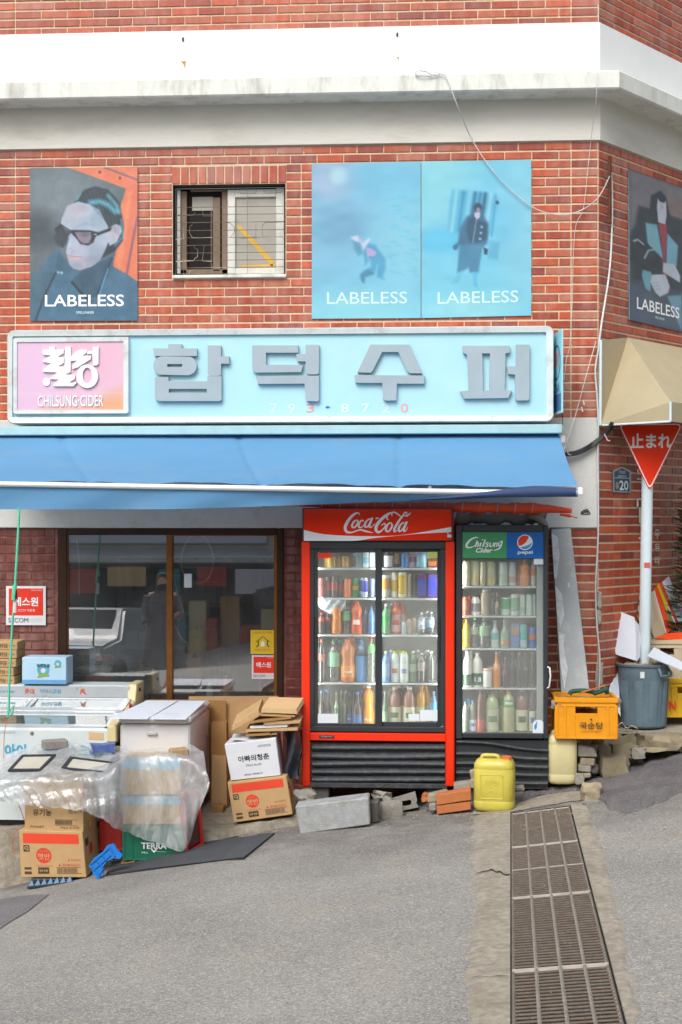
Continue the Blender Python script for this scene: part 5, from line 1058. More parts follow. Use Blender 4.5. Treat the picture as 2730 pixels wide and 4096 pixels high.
REDF = {('left', 0): [(190, 300, 215, 330, I, 'yellow can', '#c9a53a'), (308, 358, 215, 330, I, 'narrow yellow can', '#c6a033'), (365, 442, 215, 330, I, 'mustard yellow can', '#bf9826'), (525, 600, 150, 330, 'box', 'pale blue carton', '#b4cdd6'), (605, 668, 150, 330, 'box', 'white and blue carton', '#c3d6de', None, '#8fc0d8'), (680, 742, 150, 330, 'box', 'grey white carton', '#b7c0c4')],
 ('left', 1): [(95, 158, 465, 672, I, 'pink red can', '#b0655f'), (165, 242, 455, 672, I, 'dark can with red band', '#4a3b3c', None, '#93392f', (.35, .75)), (246, 314, 450, 672, I, 'black can with red band', '#433638', None, '#8e3a33', (.35, .75)), (318, 384, 470, 672, I, 'dark red can', '#6a3a38', None, '#a5463c', (.3, .7)), (390, 466, 475, 672, I, 'orange can', '#c9723a'), (480, 562, 465, 672, I, 'green can', '#2f8e54', None, '#c9a93a', (.4, .6)), (598, 662, 465, 672, I, 'white and blue can', '#b9c6da', None, '#3a4fae', (.3, .95)), (688, 742, 470, 672, I, 'pale blue can', '#93a4cf')],
 ('left', 2): [(92, 162, 860, 1088, B, 'black cola bottle', '#3a3230', '#b04a3c', '#a24a42', (.6, .78)), (166, 240, 860, 1088, B, 'dark cola bottle', '#37302e', '#a84438', '#8c4a44', (.6, .78)), (246, 362, 722, 1088, 'waist', 'orange soda bottle', '#c47a33', '#d0672c', '#cf8a3c', (.45, .62)), (372, 466, 702, 1088, B, 'clear bottle with green label', '#b8b9b4', '#4f8f62', '#74b886', (.38, .66), None, True), (470, 596, 730, 1088, 'waist', 'orange soda bottle with white label', '#c8672e', '#df6228', '#cf5a3a', (.1, .6), ('panel', '#e6d8cc')), (602, 660, 800, 1088, B, 'dark blue bottle', '#3b5068', '#30405a'), (664, 740, 790, 1088, B, 'blue bottle', '#4a6f9e', '#3e5c8a')],
 ('left', 3): [(92, 172, 1165, 1640, 'jug', 'brown grey cola bottle', '#5a504a', '#b0523c', '#b05c50', (.5, .66), None, True), (196, 342, 1170, 1640, B, 'clear soda bottle with green label', '#aeb3ac', '#5a8f66', '#8cc4a0', (.36, .7), None, True), (350, 512, 1160, 1640, 'waist', 'large orange soda bottle', '#c0773c', '#e2682a', '#d8932f', (.12, .38), ('Fanta', '#e8e6de')), (516, 652, 1175, 1640, B, 'blue sports drink bottle', '#4a86b8', '#4a90c0', '#33404e', (.62, .8)), (656, 742, 1142, 1640, B, 'pale green bottle with orange cap', '#b7c3ac', '#d6652e', '#5fa85e', (.66, .85), None, True)],
 ('left', 4): [(98, 160, 1755, 2110, 'glass', 'blue capped brown bottle', '#4a433c', '#4f7fb0', '#5a5c62', (.2, .42)), (178, 236, 1745, 2110, 'glass', 'brown beer bottle with grey label', '#4b443c', '#4a7cb2', '#66666a', (.2, .42)), (274, 330, 1770, 2110, 'glass', 'green soju bottle', '#74876a', '#9fb08a', '#a9bfa0', (.55, .75)), (334, 380, 1765, 2110, 'glass', 'olive glass bottle', '#5f6652', '#8a8f80'), (384, 412, 1750, 2110, 'glass', 'thin olive bottle', '#6a6c5c', '#90948a'), (414, 480, 1780, 2110, 'glass', 'beer bottle with blue label', '#544c44', '#4a7cb2', '#5674a4', (.08, .4), ('Cass', '#dfe4e8')), (490, 592, 1765, 2110, 'glass', 'wide beer bottle with blue label', '#5a5046', '#4d82b4', '#5a78a6', (.1, .36)), (604, 736, 1690, 2110, 'waist', 'bright orange bottle with white cap', '#e2952a', '#d8d8d2', '#e09a26', (.08, .28), ('Fanta', '#f0eee6'))],
 ('right', 0): [(845, 942, 150, 325, B, 'purple bottle with white label', '#3a3440', '#2f2a34', '#c9c8cc', (.05, .7)), (958, 1024, 140, 325, I, 'black and orange can', '#3a3430', None, '#b98a4a', (.2, .8)), (1044, 1122, 140, 325, B, 'small blue bottle', '#3f7fc0', '#2f6fb4'), (1130, 1202, 140, 325, I, 'white and pink can', '#c6c4d2', None, '#b46a90', (.3, .6)), (1210, 1332, 140, 325, B, 'wide pale blue bottle', '#8fbfd2', '#9fc8d8'), (1345, 1452, 245, 325, 'box', 'low red box', '#8f2f2a', None, '#b8843c', (.2, .7))],
 ('right', 1): [(822, 892, 430, 668, I, 'white can with orange print', '#c4bfb0', None, '#c8923a', (.35, .85)), (926, 1002, 400, 668, I, 'white can with yellow leaf', '#c9c6b4', None, '#b9a534', (.25, .7)), (1006, 1106, 400, 668, I, 'yellow and white can', '#cac5a8', None, '#c2a22c', (.15, .9)), (1110, 1158, 420, 668, I, 'narrow beige can', '#b9b2a2'), (1228, 1324, 420, 668, 'box', 'purple carton', '#5a2f62', None, '#3f4fa4', (.1, .8)), (1344, 1452, 420, 668, 'box', 'violet and blue carton', '#6a4a86', None, '#4a52b4', (.1, .9))],
 ('right', 2): [(820, 916, 760, 1088, B, 'green bottle with white cap', '#5c8f62', '#d0d4d0', '#3f8f52', (.3, .6)), (924, 1042, 735, 1088, 'waist', 'orange bottle with pale label', '#b85a2e', '#e05a24', '#c9a09a', (.08, .6), ('panel', '#b03a34')), (1050, 1100, 960, 1088, 'flask', 'short white cup drink', '#a6b6bc', '#9fc0cc'), (1104, 1172, 930, 1088, 'flask', 'short beige cup drink', '#b4a68c', '#cbbfa2'), (1234, 1314, 860, 1088, B, 'clear bottle with white swirl', '#a4a8aa', '#c4cacc', '#a9b9cc', (.25, .75), ('panel', '#e8eaec'), True), (1348, 1424, 850, 1088, B, 'clear bottle with pale blue label', '#a2a6aa', '#c6cccc', '#9fb4c8', (.3, .75), ('panel', '#e8eaec'), True)],
 ('right', 3): [(820, 912, 1300, 1640, B, 'blue bottle with white cap', '#6f8fc4', '#c8d0d6', '#8aa4d0', (.2, .6)), (918, 1022, 1300, 1640, 'flask', 'white milk bottle with lime cap', '#c6ccc6', '#b0bf3a', '#ced4d0', (.1, .6), ('panel', '#b8743c')), (1026, 1126, 1300, 1640, 'flask', 'white milk bottle with green cap', '#c2cac4', '#a9ba34', '#cfd4d0', (.1, .6), ('panel', '#7a90b8')), (1130, 1228, 1300, 1640, 'jug', 'green bottle with white disc label', '#74866e', '#c6cac4', '#a4b49c', (.35, .6)), (1232, 1314, 1320, 1640, B, 'grey brown bottle', '#7a736c', '#b4aca4', '#9a8f88', (.4, .7), None, True), (1330, 1440, 1300, 1640, 'jug', 'pale grey bottle', '#a6aaa6', '#d0d4d0', None, (0, 0), None, True)],
 ('right', 4): [(824, 890, 1760, 2095, 'glass', 'dark green soju bottle', '#5a6f5a', '#8aa07e', '#7f947a', (.15, .45)), (894, 1042, 1708, 2095, 'jug', 'brown juice bottle with cream label', '#8a6a5a', '#d2d4d0', '#c4c4a6', (.06, .5), ('panel', '#55684e')), (1068, 1202, 1705, 2095, 'jug', 'pinkish juice bottle with cream label', '#93705f', '#d4d4d0', '#c8c6aa', (.06, .5), ('panel', '#4f644c')), (1206, 1334, 1700, 2095, 'jug', 'amber juice bottle with yellow cap', '#b08434', '#d89a2a', '#a4a886', (.1, .5), ('panel', '#b4584a')), (1372, 1452, 1755, 2095, 'jug', 'dark blue bottle', '#3f5a6e', '#4a6a80', '#3f86b4', (.4, .7))]}
for (side, row), items in REDF.items():
    for i, it in enumerate(items):
        x0, x1, yt, yb, kind, desc, body = it[:7]; cap = it[7] if len(it) > 7 else None; lab = it[8] if len(it) > 8 else None; lr = it[9] if len(it) > 9 else (.25, .6); tx = it[10] if len(it) > 10 else None; cl = it[11] if len(it) > 11 else False
        drink(FR, row, i, side, x0, x1, yt, yb, z8, YR + .115 + (.03 if i % 2 else 0), kind, desc, body, cap, lab, lr, tx, cl)
def z9(x, y): return (1100 + x / 1.3067, 1980 + y / 1.3067)
BLK = {0: (z6, [(120, 240, 600, 965, I, 'beige can', '#b8b29c', None, '#c4bda2', (.3, .9)), (246, 386, 600, 965, I, 'beige can with wheat print', '#c2bb9f', None, '#c9b98c', (.1, .5)), (394, 480, 610, 965, I, 'narrow beige can', '#bab398'), (484, 636, 600, 965, I, 'wide cream can', '#c4bf9e', None, '#cfc08a', (.1, .4)), (682, 822, 610, 965, I, 'white can with green tint', '#c0c8c0', None, '#b4c4ae', (.1, .5)), (830, 952, 610, 965, I, 'white can with brown print', '#c6ccc8', None, '#bda894', (.15, .4)), (1004, 1158, 575, 965, 'waist', 'orange juice bottle with yellow cap', '#e08a3a', '#e8a01c', '#e89a4a', (.3, .6)), (1176, 1250, 575, 965, B, 'white and orange bottle', '#d4cfc6', '#d89a2c', '#d8935a', (.4, .7))]),
 1: (z6, [(118, 212, 1150, 1405, I, 'red can', '#c4503c', None, '#d26a54', (.3, .8)), (254, 402, 1150, 1405, 'flask', 'white bottle with grey label', '#d2d0c8', '#dad8d0', '#77757a', (.2, .65), None), (404, 530, 1035, 1405, 'flask', 'tall beige bottle with white cap', '#b3a692', '#d6d8d4'), (560, 622, 1090, 1405, 'glass', 'clear grey bottle', '#a39c96', '#b4b0aa', None, (0, 0), None, True), (626, 684, 1100, 1405, 'glass', 'clear bottle with beige label', '#a8a29c', '#b8b4ae', '#b4a07c', (.4, .65), None, True), (718, 862, 1160, 1405, I, 'green and white can', '#b9cfc2', None, '#459a5e', (.35, .92)), (866, 986, 1110, 1405, I, 'white can with green letters', '#c4d0c6', None, '#7aa884', (.2, .85), None), (1000, 1092, 1115, 1405, I, 'pale green can', '#b4c6b8', None, '#9db8a2', (.1, .4)), (1100, 1206, 1115, 1405, I, 'pale silver green can', '#aec2b6'), (1210, 1252, 1115, 1405, I, 'narrow pale can', '#b2c6ba')]),
 2: (z6, [(118, 242, 1495, 1905, B, 'yellow juice bottle with orange cap', '#c29a30', '#d88a24', '#b8a43a', (.3, .62)), (250, 378, 1480, 1905, B, 'clear bottle with violet mark', '#a3a89e', '#8fae8c', '#9ba88e', (.45, .7), None, True), (384, 532, 1480, 1905, B, 'clear bottle with green label', '#a0a69a', '#86aa84', '#84ac84', (.4, .75), None, True), (554, 692, 1510, 1905, 'glass', 'clear bottle with teal label', '#b9c6c6', '#c4d2d0', '#6fb0ac', (.3, .55)), (704, 848, 1490, 1905, 'glass', 'green glass bottle with orange band', '#8c9a84', '#7fa088', '#c48a52', (.12, .24)), (864, 1002, 1560, 1905, 'box', 'blue carton with brown print', '#5b79a8', None, '#a8845c', (.55, .85)), (1010, 1122, 1575, 1905, I, 'teal can', '#3fa69e', None, '#9fb8ba', (.02, .35)), (1148, 1252, 1620, 1905, I, 'bright blue can', '#3a72b4', None, '#c4743e', (.4, .65))]),
 3: (z9, [(984, 1032, 820, 1000, 'jug', 'white rice wine bottle', '#cfcfc6', '#d4d4ce', '#4a6650', (.05, .36)), (1033, 1090, 825, 1000, 'jug', 'rice wine bottle, green label', '#d0d0c6', '#d4d6d0', '#41604a', (.05, .4), ('1.8', '#d8dcd4')), (1088, 1138, 907, 1000, I, 'white can with orange rim', '#d0cfca', None, '#d88a6a', (.86, .93)), (1138, 1186, 820, 1000, 'glass', 'orange soda glass bottle', '#d08436', '#c4cccc', '#d09a58', (.5, .66)), (1190, 1222, 850, 1000, 'glass', 'dark cola bottle with round mark', '#3d3836', '#5a6a78', '#7a5060', (.4, .56)), (1226, 1260, 822, 1000, 'glass', 'dark glass bottle', '#454440', '#7a8680'), (1263, 1294, 822, 1000, 'glass', 'black glass bottle', '#403f3c', '#788480'), (1297, 1326, 822, 1000, 'glass', 'dark glass bottle with pale shoulder', '#42413e', '#7c8884', '#6a7472', (.5, .56)), (1331, 1364, 822, 1000, 'glass', 'dark bottle beside pillar', '#45443f', '#7a8682')]),
 4: (z9, [(980, 1012, 1082, 1236, 'jug', 'small bottle with blue cap', '#8a948c', '#4f8fc0', '#6a8a6a', (.1, .4)), (1016, 1056, 1076, 1236, 'jug', 'small bottle with white label', '#7e7a74', '#4a8cc4', '#c4d0d8', (.05, .4), ('panel', '#4a70a8')), (1058, 1100, 1010, 1236, 'jug', 'brown juice bottle with red label', '#6f5548', '#9a8a80', '#b4604c', (.02, .3)), (1102, 1176, 1024, 1236, 'jug', 'pale green bottle with cream label', '#b4bc96', '#7f9a7e', '#c6cab0', (.05, .55), ('panel', '#6f8a62')), (1192, 1258, 1014, 1236, B, 'clear lemon bottle with orange cap', '#b6b690', '#dc7a2c', '#74a46e', (.58, .75), ('panel', '#dfe6d8')), (1260, 1328, 1015, 1236, 'jug', 'brown juice bottle with white cap', '#86645a', '#d2d4d2', '#c8caae', (.05, .52), ('panel', '#4a6048')), (1330, 1366, 1015, 1236, 'jug', 'dark juice bottle with purple cap', '#5c4a52', '#8472b4', '#c4c8b4', (.05, .5), ('panel', '#5a5a94'))])}
for row, (zf, items) in BLK.items():
    for i, it in enumerate(items):
        x0, x1, yt, yb, kind, desc, body = it[:7]; cap = it[7] if len(it) > 7 else None; lab = it[8] if len(it) > 8 else None; lr = it[9] if len(it) > 9 else (.25, .6); tx = it[10] if len(it) > 10 else None; cl = it[11] if len(it) > 11 else False
        drink(FC, row, i, '', x0, x1, yt, yb, zf, YC + .085 + (.02 if i % 2 else 0), kind, desc, body, cap, lab, lr, tx, cl)
def rear(t, k):                                   # the next one in the file behind a front bottle
    c = t.copy(); COL.objects.link(c); c.location = t.location + Vector((.032 if k % 3 else -.028, .10, 0)); ROOT[c] = Vector(c.location); a, b = t['label'].split(', ', 1); c['label'] = 'rear ' + a + ' behind ' + b.replace(' on ', ', ', 1) if len(t['label'].split()) < 15 else 'rear ' + b
    for ch in t.children:
        if ch.name.startswith(('body', 'cap', 'lid', 'label')): q = ch.copy(); COL.objects.link(q); q.parent = c
for k, t in enumerate([o for o in COL.objects if o.name.startswith('drink_') and o.type == 'EMPTY']): rear(t, k)
# crumpled carrier bag pushed in on top of the bottles
M('bag_white', '#c9d3d8', .45, var=.1, vs=20); mb = MB()
def bag(u, v):
    px, py = z8(90 + 320 * u, 690 + 20 * u + (60 + 120 * math.sin(math.pi * (u * .75 + .1))) * v); p = P(px, py - 6 * math.sin(u * 13) * (1 - v), YR + .11); p.y += .04 * v + .015 * math.sin(u * 21 + v * 8); return p
mb.grid(bag, 14, 8); k = len(mb.v); mb.add([(x, y + .05, z) for x, y, z in mb.v[:k]], [tuple(f) for f in mb.f[:]])
one('plastic_bag', mb, 'bag_white', 'crumpled white plastic bag on bottles behind the red fridge left door', 'bag', smooth=70)
# ================================================================== freezers, boxes and crates on the left
def bevel(mb, w, seg=1):
    bm = bmesh.new(); vs = [bm.verts.new(v) for v in mb.v]
    for f in mb.f:
        try: bm.faces.new([vs[i] for i in f])
        except ValueError: pass
    bmesh.ops.remove_doubles(bm, verts=bm.verts, dist=1e-5); bmesh.ops.recalc_face_normals(bm, faces=bm.faces)
    bmesh.ops.bevel(bm, geom=bm.edges[:], offset=w, segments=seg, affect='EDGES', clamp_overlap=True)
    o = MB(); bm.verts.index_update(); o.add([tuple(v.co) for v in bm.verts], [tuple(v.index for v in f.verts) for f in bm.faces]); bm.free(); return o
def hexa(q, Y, dep, up=0.0, dx=0.0, bv=.004):
    """block from its front outline q (tl,tr,br,bl on the photograph) at depth plane Y"""
    f = [P(x, y, Y) for x, y in q]; b = [p + Vector((dx, dep, up)) for p in f]; mb = MB()
    mb.add(f + b, [(0, 1, 2, 3), (7, 6, 5, 4), (0, 4, 5, 1), (1, 5, 6, 2), (2, 6, 7, 3), (3, 7, 4, 0)]); return bevel(mb, bv) if bv else mb
class Face:
    """front of a block as a drawing surface"""
    def __init__(s, q, Y): s.c = [P(x, y, Y) for x, y in q]; s.rt = (s.c[1] - s.c[0]).normalized(); s.up = (s.c[0] - s.c[3]).normalized(); s.w = (s.c[1] - s.c[0]).length; s.h = (s.c[0] - s.c[3]).length; s.out = s.rt.cross(s.up); s.out = s.out if s.out.y < 0 else -s.out
    def at(s, u, v, o=.0): a, b, c, d = s.c; return (a + (b - a) * u) * (1 - v) + (d + (c - d) * u) * v + s.out * (o + .0012)
    def rect(s, mb, u0, v0, u1, v1, o=0.0): return mb.add([s.at(u0, v0, o), s.at(u1, v0, o), s.at(u1, v1, o), s.at(u0, v1, o)], [(0, 1, 2, 3)])
    def disc(s, mb, u, v, r, o=0.0, n=24): c = s.at(u, v, o); return mb.add([c + s.rt * r * math.cos(6.2832 * i / n) + s.up * r * math.sin(6.2832 * i / n) for i in range(n)], [tuple(range(n))])
    def text(s, mb, t, u, v, w=None, h=None, o=0.0, **k): return lettering(mb, t, s.at(u, v, o), s.rt, s.up, s.out, w=w * s.w if w else None, h=h * s.h if h else None, lift=.0006, **k)
def sideface(q, Y, dep):
    f = Face(q, Y); a, b, c, d = f.c; e = Vector((0, dep, 0)); g = Face.__new__(Face); g.c = [b, b + e, c + e, c]; g.rt = Vector((0, 1, 0)); g.up = f.up; g.w = dep; g.h = f.h; g.out = Vector((1, 0, 0)); return g
M('kraft', '#b59468', .85, var=.07, vs=7, dirt=('#9a7a52', .3, 6), bump=.1, bs=200); M('kraft_dark', '#9a7344', .85, var=.1, vs=5, dirt=('#7d5a34', .4, 4)); M('kraft_pale', '#c4a578', .85, var=.06, vs=6)
M('box_white', '#c9ccd2', .7, var=.04, vs=5, dirt=('#b4b0ac', .3, 8)); M('box_pink', '#bfa0a6', .7, var=.08); M('box_red', '#d2401f', .65, var=.06, vs=12); M('ink_brown', '#4a3a2a', .7); M('ink_red', '#cc3f24', .7); M('freezer_white', '#c4ced0', .35, var=.04, vs=3, dirt=('#a8a79a', .3, 3)); M('freezer_cream', '#c6b98a', .45, var=.08, vs=8, dirt=('#9a8a62', .3, 8)); M('strip_silver', '#c3c9cc', .3, .4, var=.05); M('print_cyan', '#3a9fc4', .5); M('print_redtxt', '#c8564a', .5)
thin_glass('freezer_glass', '#cfe0e0', .28, .22, .05, '#9fb0b2')

# ice cream freezer
YFZ = -1.1; xr = P(447, 2950, YFZ).x; xl = -4.4
zt_, zs, zg, zf, zb = P(300, 2741, -.42).z, P(300, 2793, -.42).z, P(300, 2798, -.44).z, P(300, 2914, YFZ).z, P(100, 3280, YFZ).z
FZ = thing('ice_cream_freezer', 'white glass topped ice cream freezer with slanted sliding lids', 'freezer', ((xl + xr) / 2, -.65, zb))
prof_ = [(-.18, zb), (-.18, zt_), (-.40, zt_), (-.42, zt_ - .01), (-.42, zs), (-.44, zg), (YFZ + .02, zf), (YFZ, zf - .015), (YFZ, zb)]
mb = MB(); mb.cur = 0
pts = [(xl, y, z) for y, z in prof_] + [(xr, y, z) for y, z in prof_]; n = len(prof_)
mb.add(pts, [(i, i + 1, n + i + 1, n + i) for i in range(n - 1) if i != 5] + [tuple(range(n))]); obj('body', mb, 'freezer_white', FZ)
mb = MB(); mb.box(((xl + xr) / 2, -.424, (zt_ + zs) / 2), (xr - xl - .03, .012, zt_ - zs - .012), .003); ts = obj('title_strip', mb, 'strip_silver', FZ)
for s_, px_, w_, mt in (('롯데', 119, 41, 'print_redtxt'), ('아이스크림', 203, 87, 'print_cyan'), ('Lotte Ice Cream', 20, 84, 'print_cyan')):
    mb = MB(); lettering(mb, s_, P(px_, 2765, -.43), XR, ZU, YO, w=w_ / 565, bold=.02, lift=.002); obj('lettering', mb, mt, ts)
mb = MB()
for st in ([(322, 2761, 4), (334, 2758, 6), (340, 2764, 5)], [(323, 2778, 3), (326, 2766, 6), (336, 2769, 8), (345, 2780, 3)]): ribbon(mb, st, lambda x, y: P(x, y, -.432), 4)
obj('emblem', mb, 'print_redtxt', ts)
sl = lambda f, x, o=0.0: Vector((x, -.44 + (YFZ + .46) * f, zg + (zf - zg) * f + o))
mb = MB()
def slb(f0, f1, x0, x1, o, th=.018):
    a = [sl(f0, x0, o), sl(f0, x1, o), sl(f1, x1, o), sl(f1, x0, o)]; mb.add(a + [p - Vector((0, 0, th)) for p in a], [(0, 1, 2, 3), (0, 4, 5, 1), (1, 5, 6, 2), (2, 6, 7, 3), (3, 7, 4, 0)])
slb(0, .05, xl, xr, .012); slb(.40, .47, xl, xr, .022); slb(.47, .54, xl, xr, .014); slb(.93, 1.0, xl, xr, .012); slb(0, 1, xr - .05, xr, .014)
xm = P(95, 2820, -.7).x
slb(.05, .40, xm - .03, xm, .010); slb(.05, .40, xm + .012, xm + .04, .016); obj('lid_frame', mb, 'strip_silver', FZ)
for f0, f1, o in ((.03, .42, .006), (.5, .95, .002)): mb = MB(); mb.quad(sl(f0, xl, o), sl(f0, xr - .04, o), sl(f1, xr - .04, o), sl(f1, xl, o)); obj('lid_glass', mb, 'freezer_glass', FZ)
M('freezer_inner', '#8f9ea0', .6, var=.3, vs=6); mb = MB(); mb.quad((xl, -.3, zf - .22), (xr - .04, -.3, zf - .22), (xr - .04, YFZ + .05, zf - .22), (xl, YFZ + .05, zf - .22)); mb.quad((xl, -.3, zf - .22), (xr - .04, -.3, zf - .22), (xr - .04, -.3, zg), (xl, -.3, zg)); mb.quad((xr - .04, -.3, zf - .22), (xr - .04, -.3, zg), (xr - .04, YFZ + .05, zf), (xr - .04, YFZ + .05, zf - .22)); obj('tub', mb, 'freezer_inner', FZ)
# cream end moulding
ep = [(-.16, zt_ - .17), (-.16, zt_ + .012), (-.41, zt_ + .012), (-.46, zs - .01), (YFZ - .012, zf + .02), (YFZ - .016, zf - .09), (YFZ + .05, zf - .10), (-.8, zf - .02)]
mb = MB(); mb.prism(ep, lambda y, z, d: Vector((xr - .03 + d, y, z)), 0, .065); obj('end_moulding', bevel(mb, .006), 'freezer_cream', FZ)
mb = MB(); mb.box((xr + .036, -.62, (zs + zf) / 2 + .02), (.003, .16, .05), 0, Matrix.Rotation(R(-22), 3, 'X')); obj('brand_sticker', mb, 'print_redtxt', FZ)
mb = MB(); mb.lathe([(0.014, 0), (.012, .012)], (0, 0, 0), 12); mb.v = [(xr + .035 + z, -.33 + x, zt_ - .04 + y) for x, y, z in mb.v]; obj('screw_hole', mb, 'ink_black', FZ)
fp = lambda x, y, o=.0025: P(x, y, YFZ - o)
mb = MB(); lettering(mb, '아이', fp(62, 3002), XR, ZU, YO, w=.15, h=.09, bold=.03); obj('lettering', mb, 'print_cyan', FZ)
mb = MB(); lettering(mb, '아이스크림', fp(290, 3002), XR, ZU, YO, w=.42, h=.09, bold=.03); obj('lettering', mb, 'print_cyan', FZ)
mb = MB(); lettering(mb, 'LOTTE REFRIGERATOR', fp(20, 2929), XR, ZU, YO, w=.15, h=.016); obj('model_plate', mb, 'sign_letter_grey', FZ)
mb = MB(); mb.add([fp(x, y) for x, y in ((356, 2928), (416, 2932), (414, 2960), (356, 2957))], [(0, 1, 2, 3)]); obj('price_sticker', mb, 'kraft_pale', FZ)
mb = MB(); n = 14; mb.add([fp(129 + 7.5 * math.cos(6.2832 * i / n), 2934 + 8 * math.sin(6.2832 * i / n)) for i in range(n)], [tuple(range(n))]); obj('lock', mb, 'galvanized', FZ)
mb = MB(); mb.box(((xl + xr) / 2, YFZ + .3, zb - .02), (xr - xl - .1, .5, .04)); obj('plinth', mb, 'fridge_black', FZ)

# kraft boxes stacked on the freezer
tops = [(2566, 2600, 70), (2601, 2634, 68), (2636, 2669, 65), (2671, 2704, 55), (2706, 2738, 58)]
for k, (a, b, xe) in enumerate(tops):
    q = [(-60, a), (xe, a), (xe, b), (-60, b)]; t = thing('kraft_box', f'flat kraft box, {["topmost", "second from the top", "middle one", "fourth from the top", "lowest"][k]} of the stack on the ice cream freezer', 'box', P(0, b, -.40) + Vector((0, .12, 0)), 'kraft boxes on the freezer')
    obj('carton', hexa(q, -.40, .22), 'kraft', t); f = Face(q, -.40)
    mb = MB(); f.text(mb, '제주감귤', .58, .5, w=.25, h=.5, bold=.01); f.text(mb, '국내산 100%', .84, .5, w=.2, h=.22); obj('lettering', mb, 'ink_brown', t)
# pale blue box
q = [(89, 2629), (266, 2630), (266, 2737), (89, 2736)]; t = thing('pale_blue_box', 'pale blue carton with green leaf emblem on the ice cream freezer', 'box', P(178, 2737, -.44) + Vector((0, .1, 0)))
M('box_sky', '#a9c9de', .6, var=.05, vs=4); M('box_blue', '#5f97c6', .6, var=.05); M('emblem_teal', '#4f9fb4', .6); M('emblem_green', '#7d9a4a', .6)
obj('carton', hexa(q, -.44, .2), 'box_sky', t); f = Face(q, -.44)
mb = MB(); f.rect(mb, .0, .84, 1, 1); obj('print_band', mb, 'box_blue', t)
for (u, v, r) in ((.48, .47, .046), (.81, .23, .026)):
    mb = MB(); f.disc(mb, u, v, r, .0004); obj('emblem', mb, 'emblem_teal', t); mb = MB(); mb.add([f.at(u - r * 2.9, v + r * 6.4, .001), f.at(u - r * 1.7, v + r * 2.2, .001), f.at(u, v + r * 3.6, .001), f.at(u + r * 1.9, v + r * 2.2, .001), f.at(u + r * 3.2, v + r * 4.8, .001)], [(0, 1, 2, 3, 4)]); obj('emblem_leaf', mb, 'emblem_green', t)
    mb = MB(); f.disc(mb, u, v + .02, r * .42, .0014, 8); obj('emblem_flower', mb, 'box_white', t)
mb = MB(); f.text(mb, '제주감귤', .48, .31, w=.3, o=.001, bold=.02); obj('lettering', mb, 'ink_black', t)

# small white chest freezer
YW = -1.1; wl, wr = P(479, 2900, YW).x, P(760, 2900, YW).x; wt, wb = P(620, 2888, YW).z, P(760, 3272, YW).z
t = thing('chest_freezer', 'small white chest freezer with two white boards on its lid', 'freezer', ((wl + wr) / 2, -.65, wb))
M('chest_white', '#c9c8c9', .4, var=.04, vs=4, dirt=('#a39a86', .35, 4))
mb = MB(); mb.box(((wl + wr) / 2, -.65, (wt + wb) / 2 - .01), (wr - wl, .88, wt - wb - .02), .014); obj('body', mb, 'chest_white', t)
mb = MB(); mb.box(((wl + wr) / 2, -.65, wt + .012), (wr - wl + .012, .90, .05), .016); obj('lid', mb, 'chest_white', t)
mb = MB(); p = P(608, 2933, YW); mb.box((p.x, YW - .006, p.z), (.07, .014, .022), .004); obj('latch', mb, 'strip_silver', t)
mb = MB(); mb.box((wr + .002, -.3, wt - .12), (.004, .1, .16), 0); obj('energy_label', mb, 'freezer_cream', t)
M('foam_board', '#cdd4de', .6, var=.03)
for nm, q4 in (('left', ((wl - .055, -1.17), (wl + .21, -1.17), (wl + .29, -.45), (wl + .06, -.45))), ('right', ((wl + .222, -1.17), (wr - .012, -1.17), (wr + .01, -.45), (wl + .305, -.45)))):
    z0 = wt + .045; mb = MB(); a = [Vector((x, y, z0 - (.03 if y < -1 else 0) + .02)) for x, y in q4]; mb.add(a + [p - Vector((0, 0, .007)) for p in a], [(0, 1, 2, 3), (7, 6, 5, 4), (0, 4, 5, 1), (1, 5, 6, 2), (2, 6, 7, 3), (3, 7, 4, 0)])
    bt = thing('white_board', f'{nm} of two thin white boards lying on the chest freezer', 'board', sum(a, Vector()) / 4); obj('sheet', mb, 'foam_board', bt)
    if nm == 'right': mb = MB(); lettering(mb, 'FRESH FOOD', Vector((wl + .35, -1.04, z0 + .006)), XR, Vector((0, 1, .04)), ZU, w=.1, h=.02); obj('lettering', mb, 'print_redtxt', bt)

# flattened cardboard leaning on the glazing
for q, Y, mt, lab in (([(556, 2797), (906, 2803), (908, 3290), (556, 3290)], -.16, 'kraft_dark', 'dark brown cardboard sheet standing behind the chest freezer'), ([(756, 2786), (1114, 2784), (1116, 3240), (756, 3260)], -.12, 'kraft', 'light cardboard sheet standing under the shop window right half'),
                      ([(846, 2892), (906, 2890), (908, 3030), (846, 3030)], -.36, 'kraft_dark', 'narrow brown carton end between chest freezer and white box'), ([(848, 3022), (906, 3026), (908, 3225), (846, 3225)], -.40, 'kraft', 'narrow lower carton beside the chest freezer')):
    one('cardboard_sheet', hexa(q, Y, .012 if Y > -.3 else .1, bv=0), mt, lab, 'cardboard')
mb = hexa([(846, 3222), (896, 3225), (892, 3252), (846, 3250)], -.55, .1); one('wood_offcut', mb, 'kraft_dark', 'short brown timber offcut on the step beside the chest freezer', 'timber')

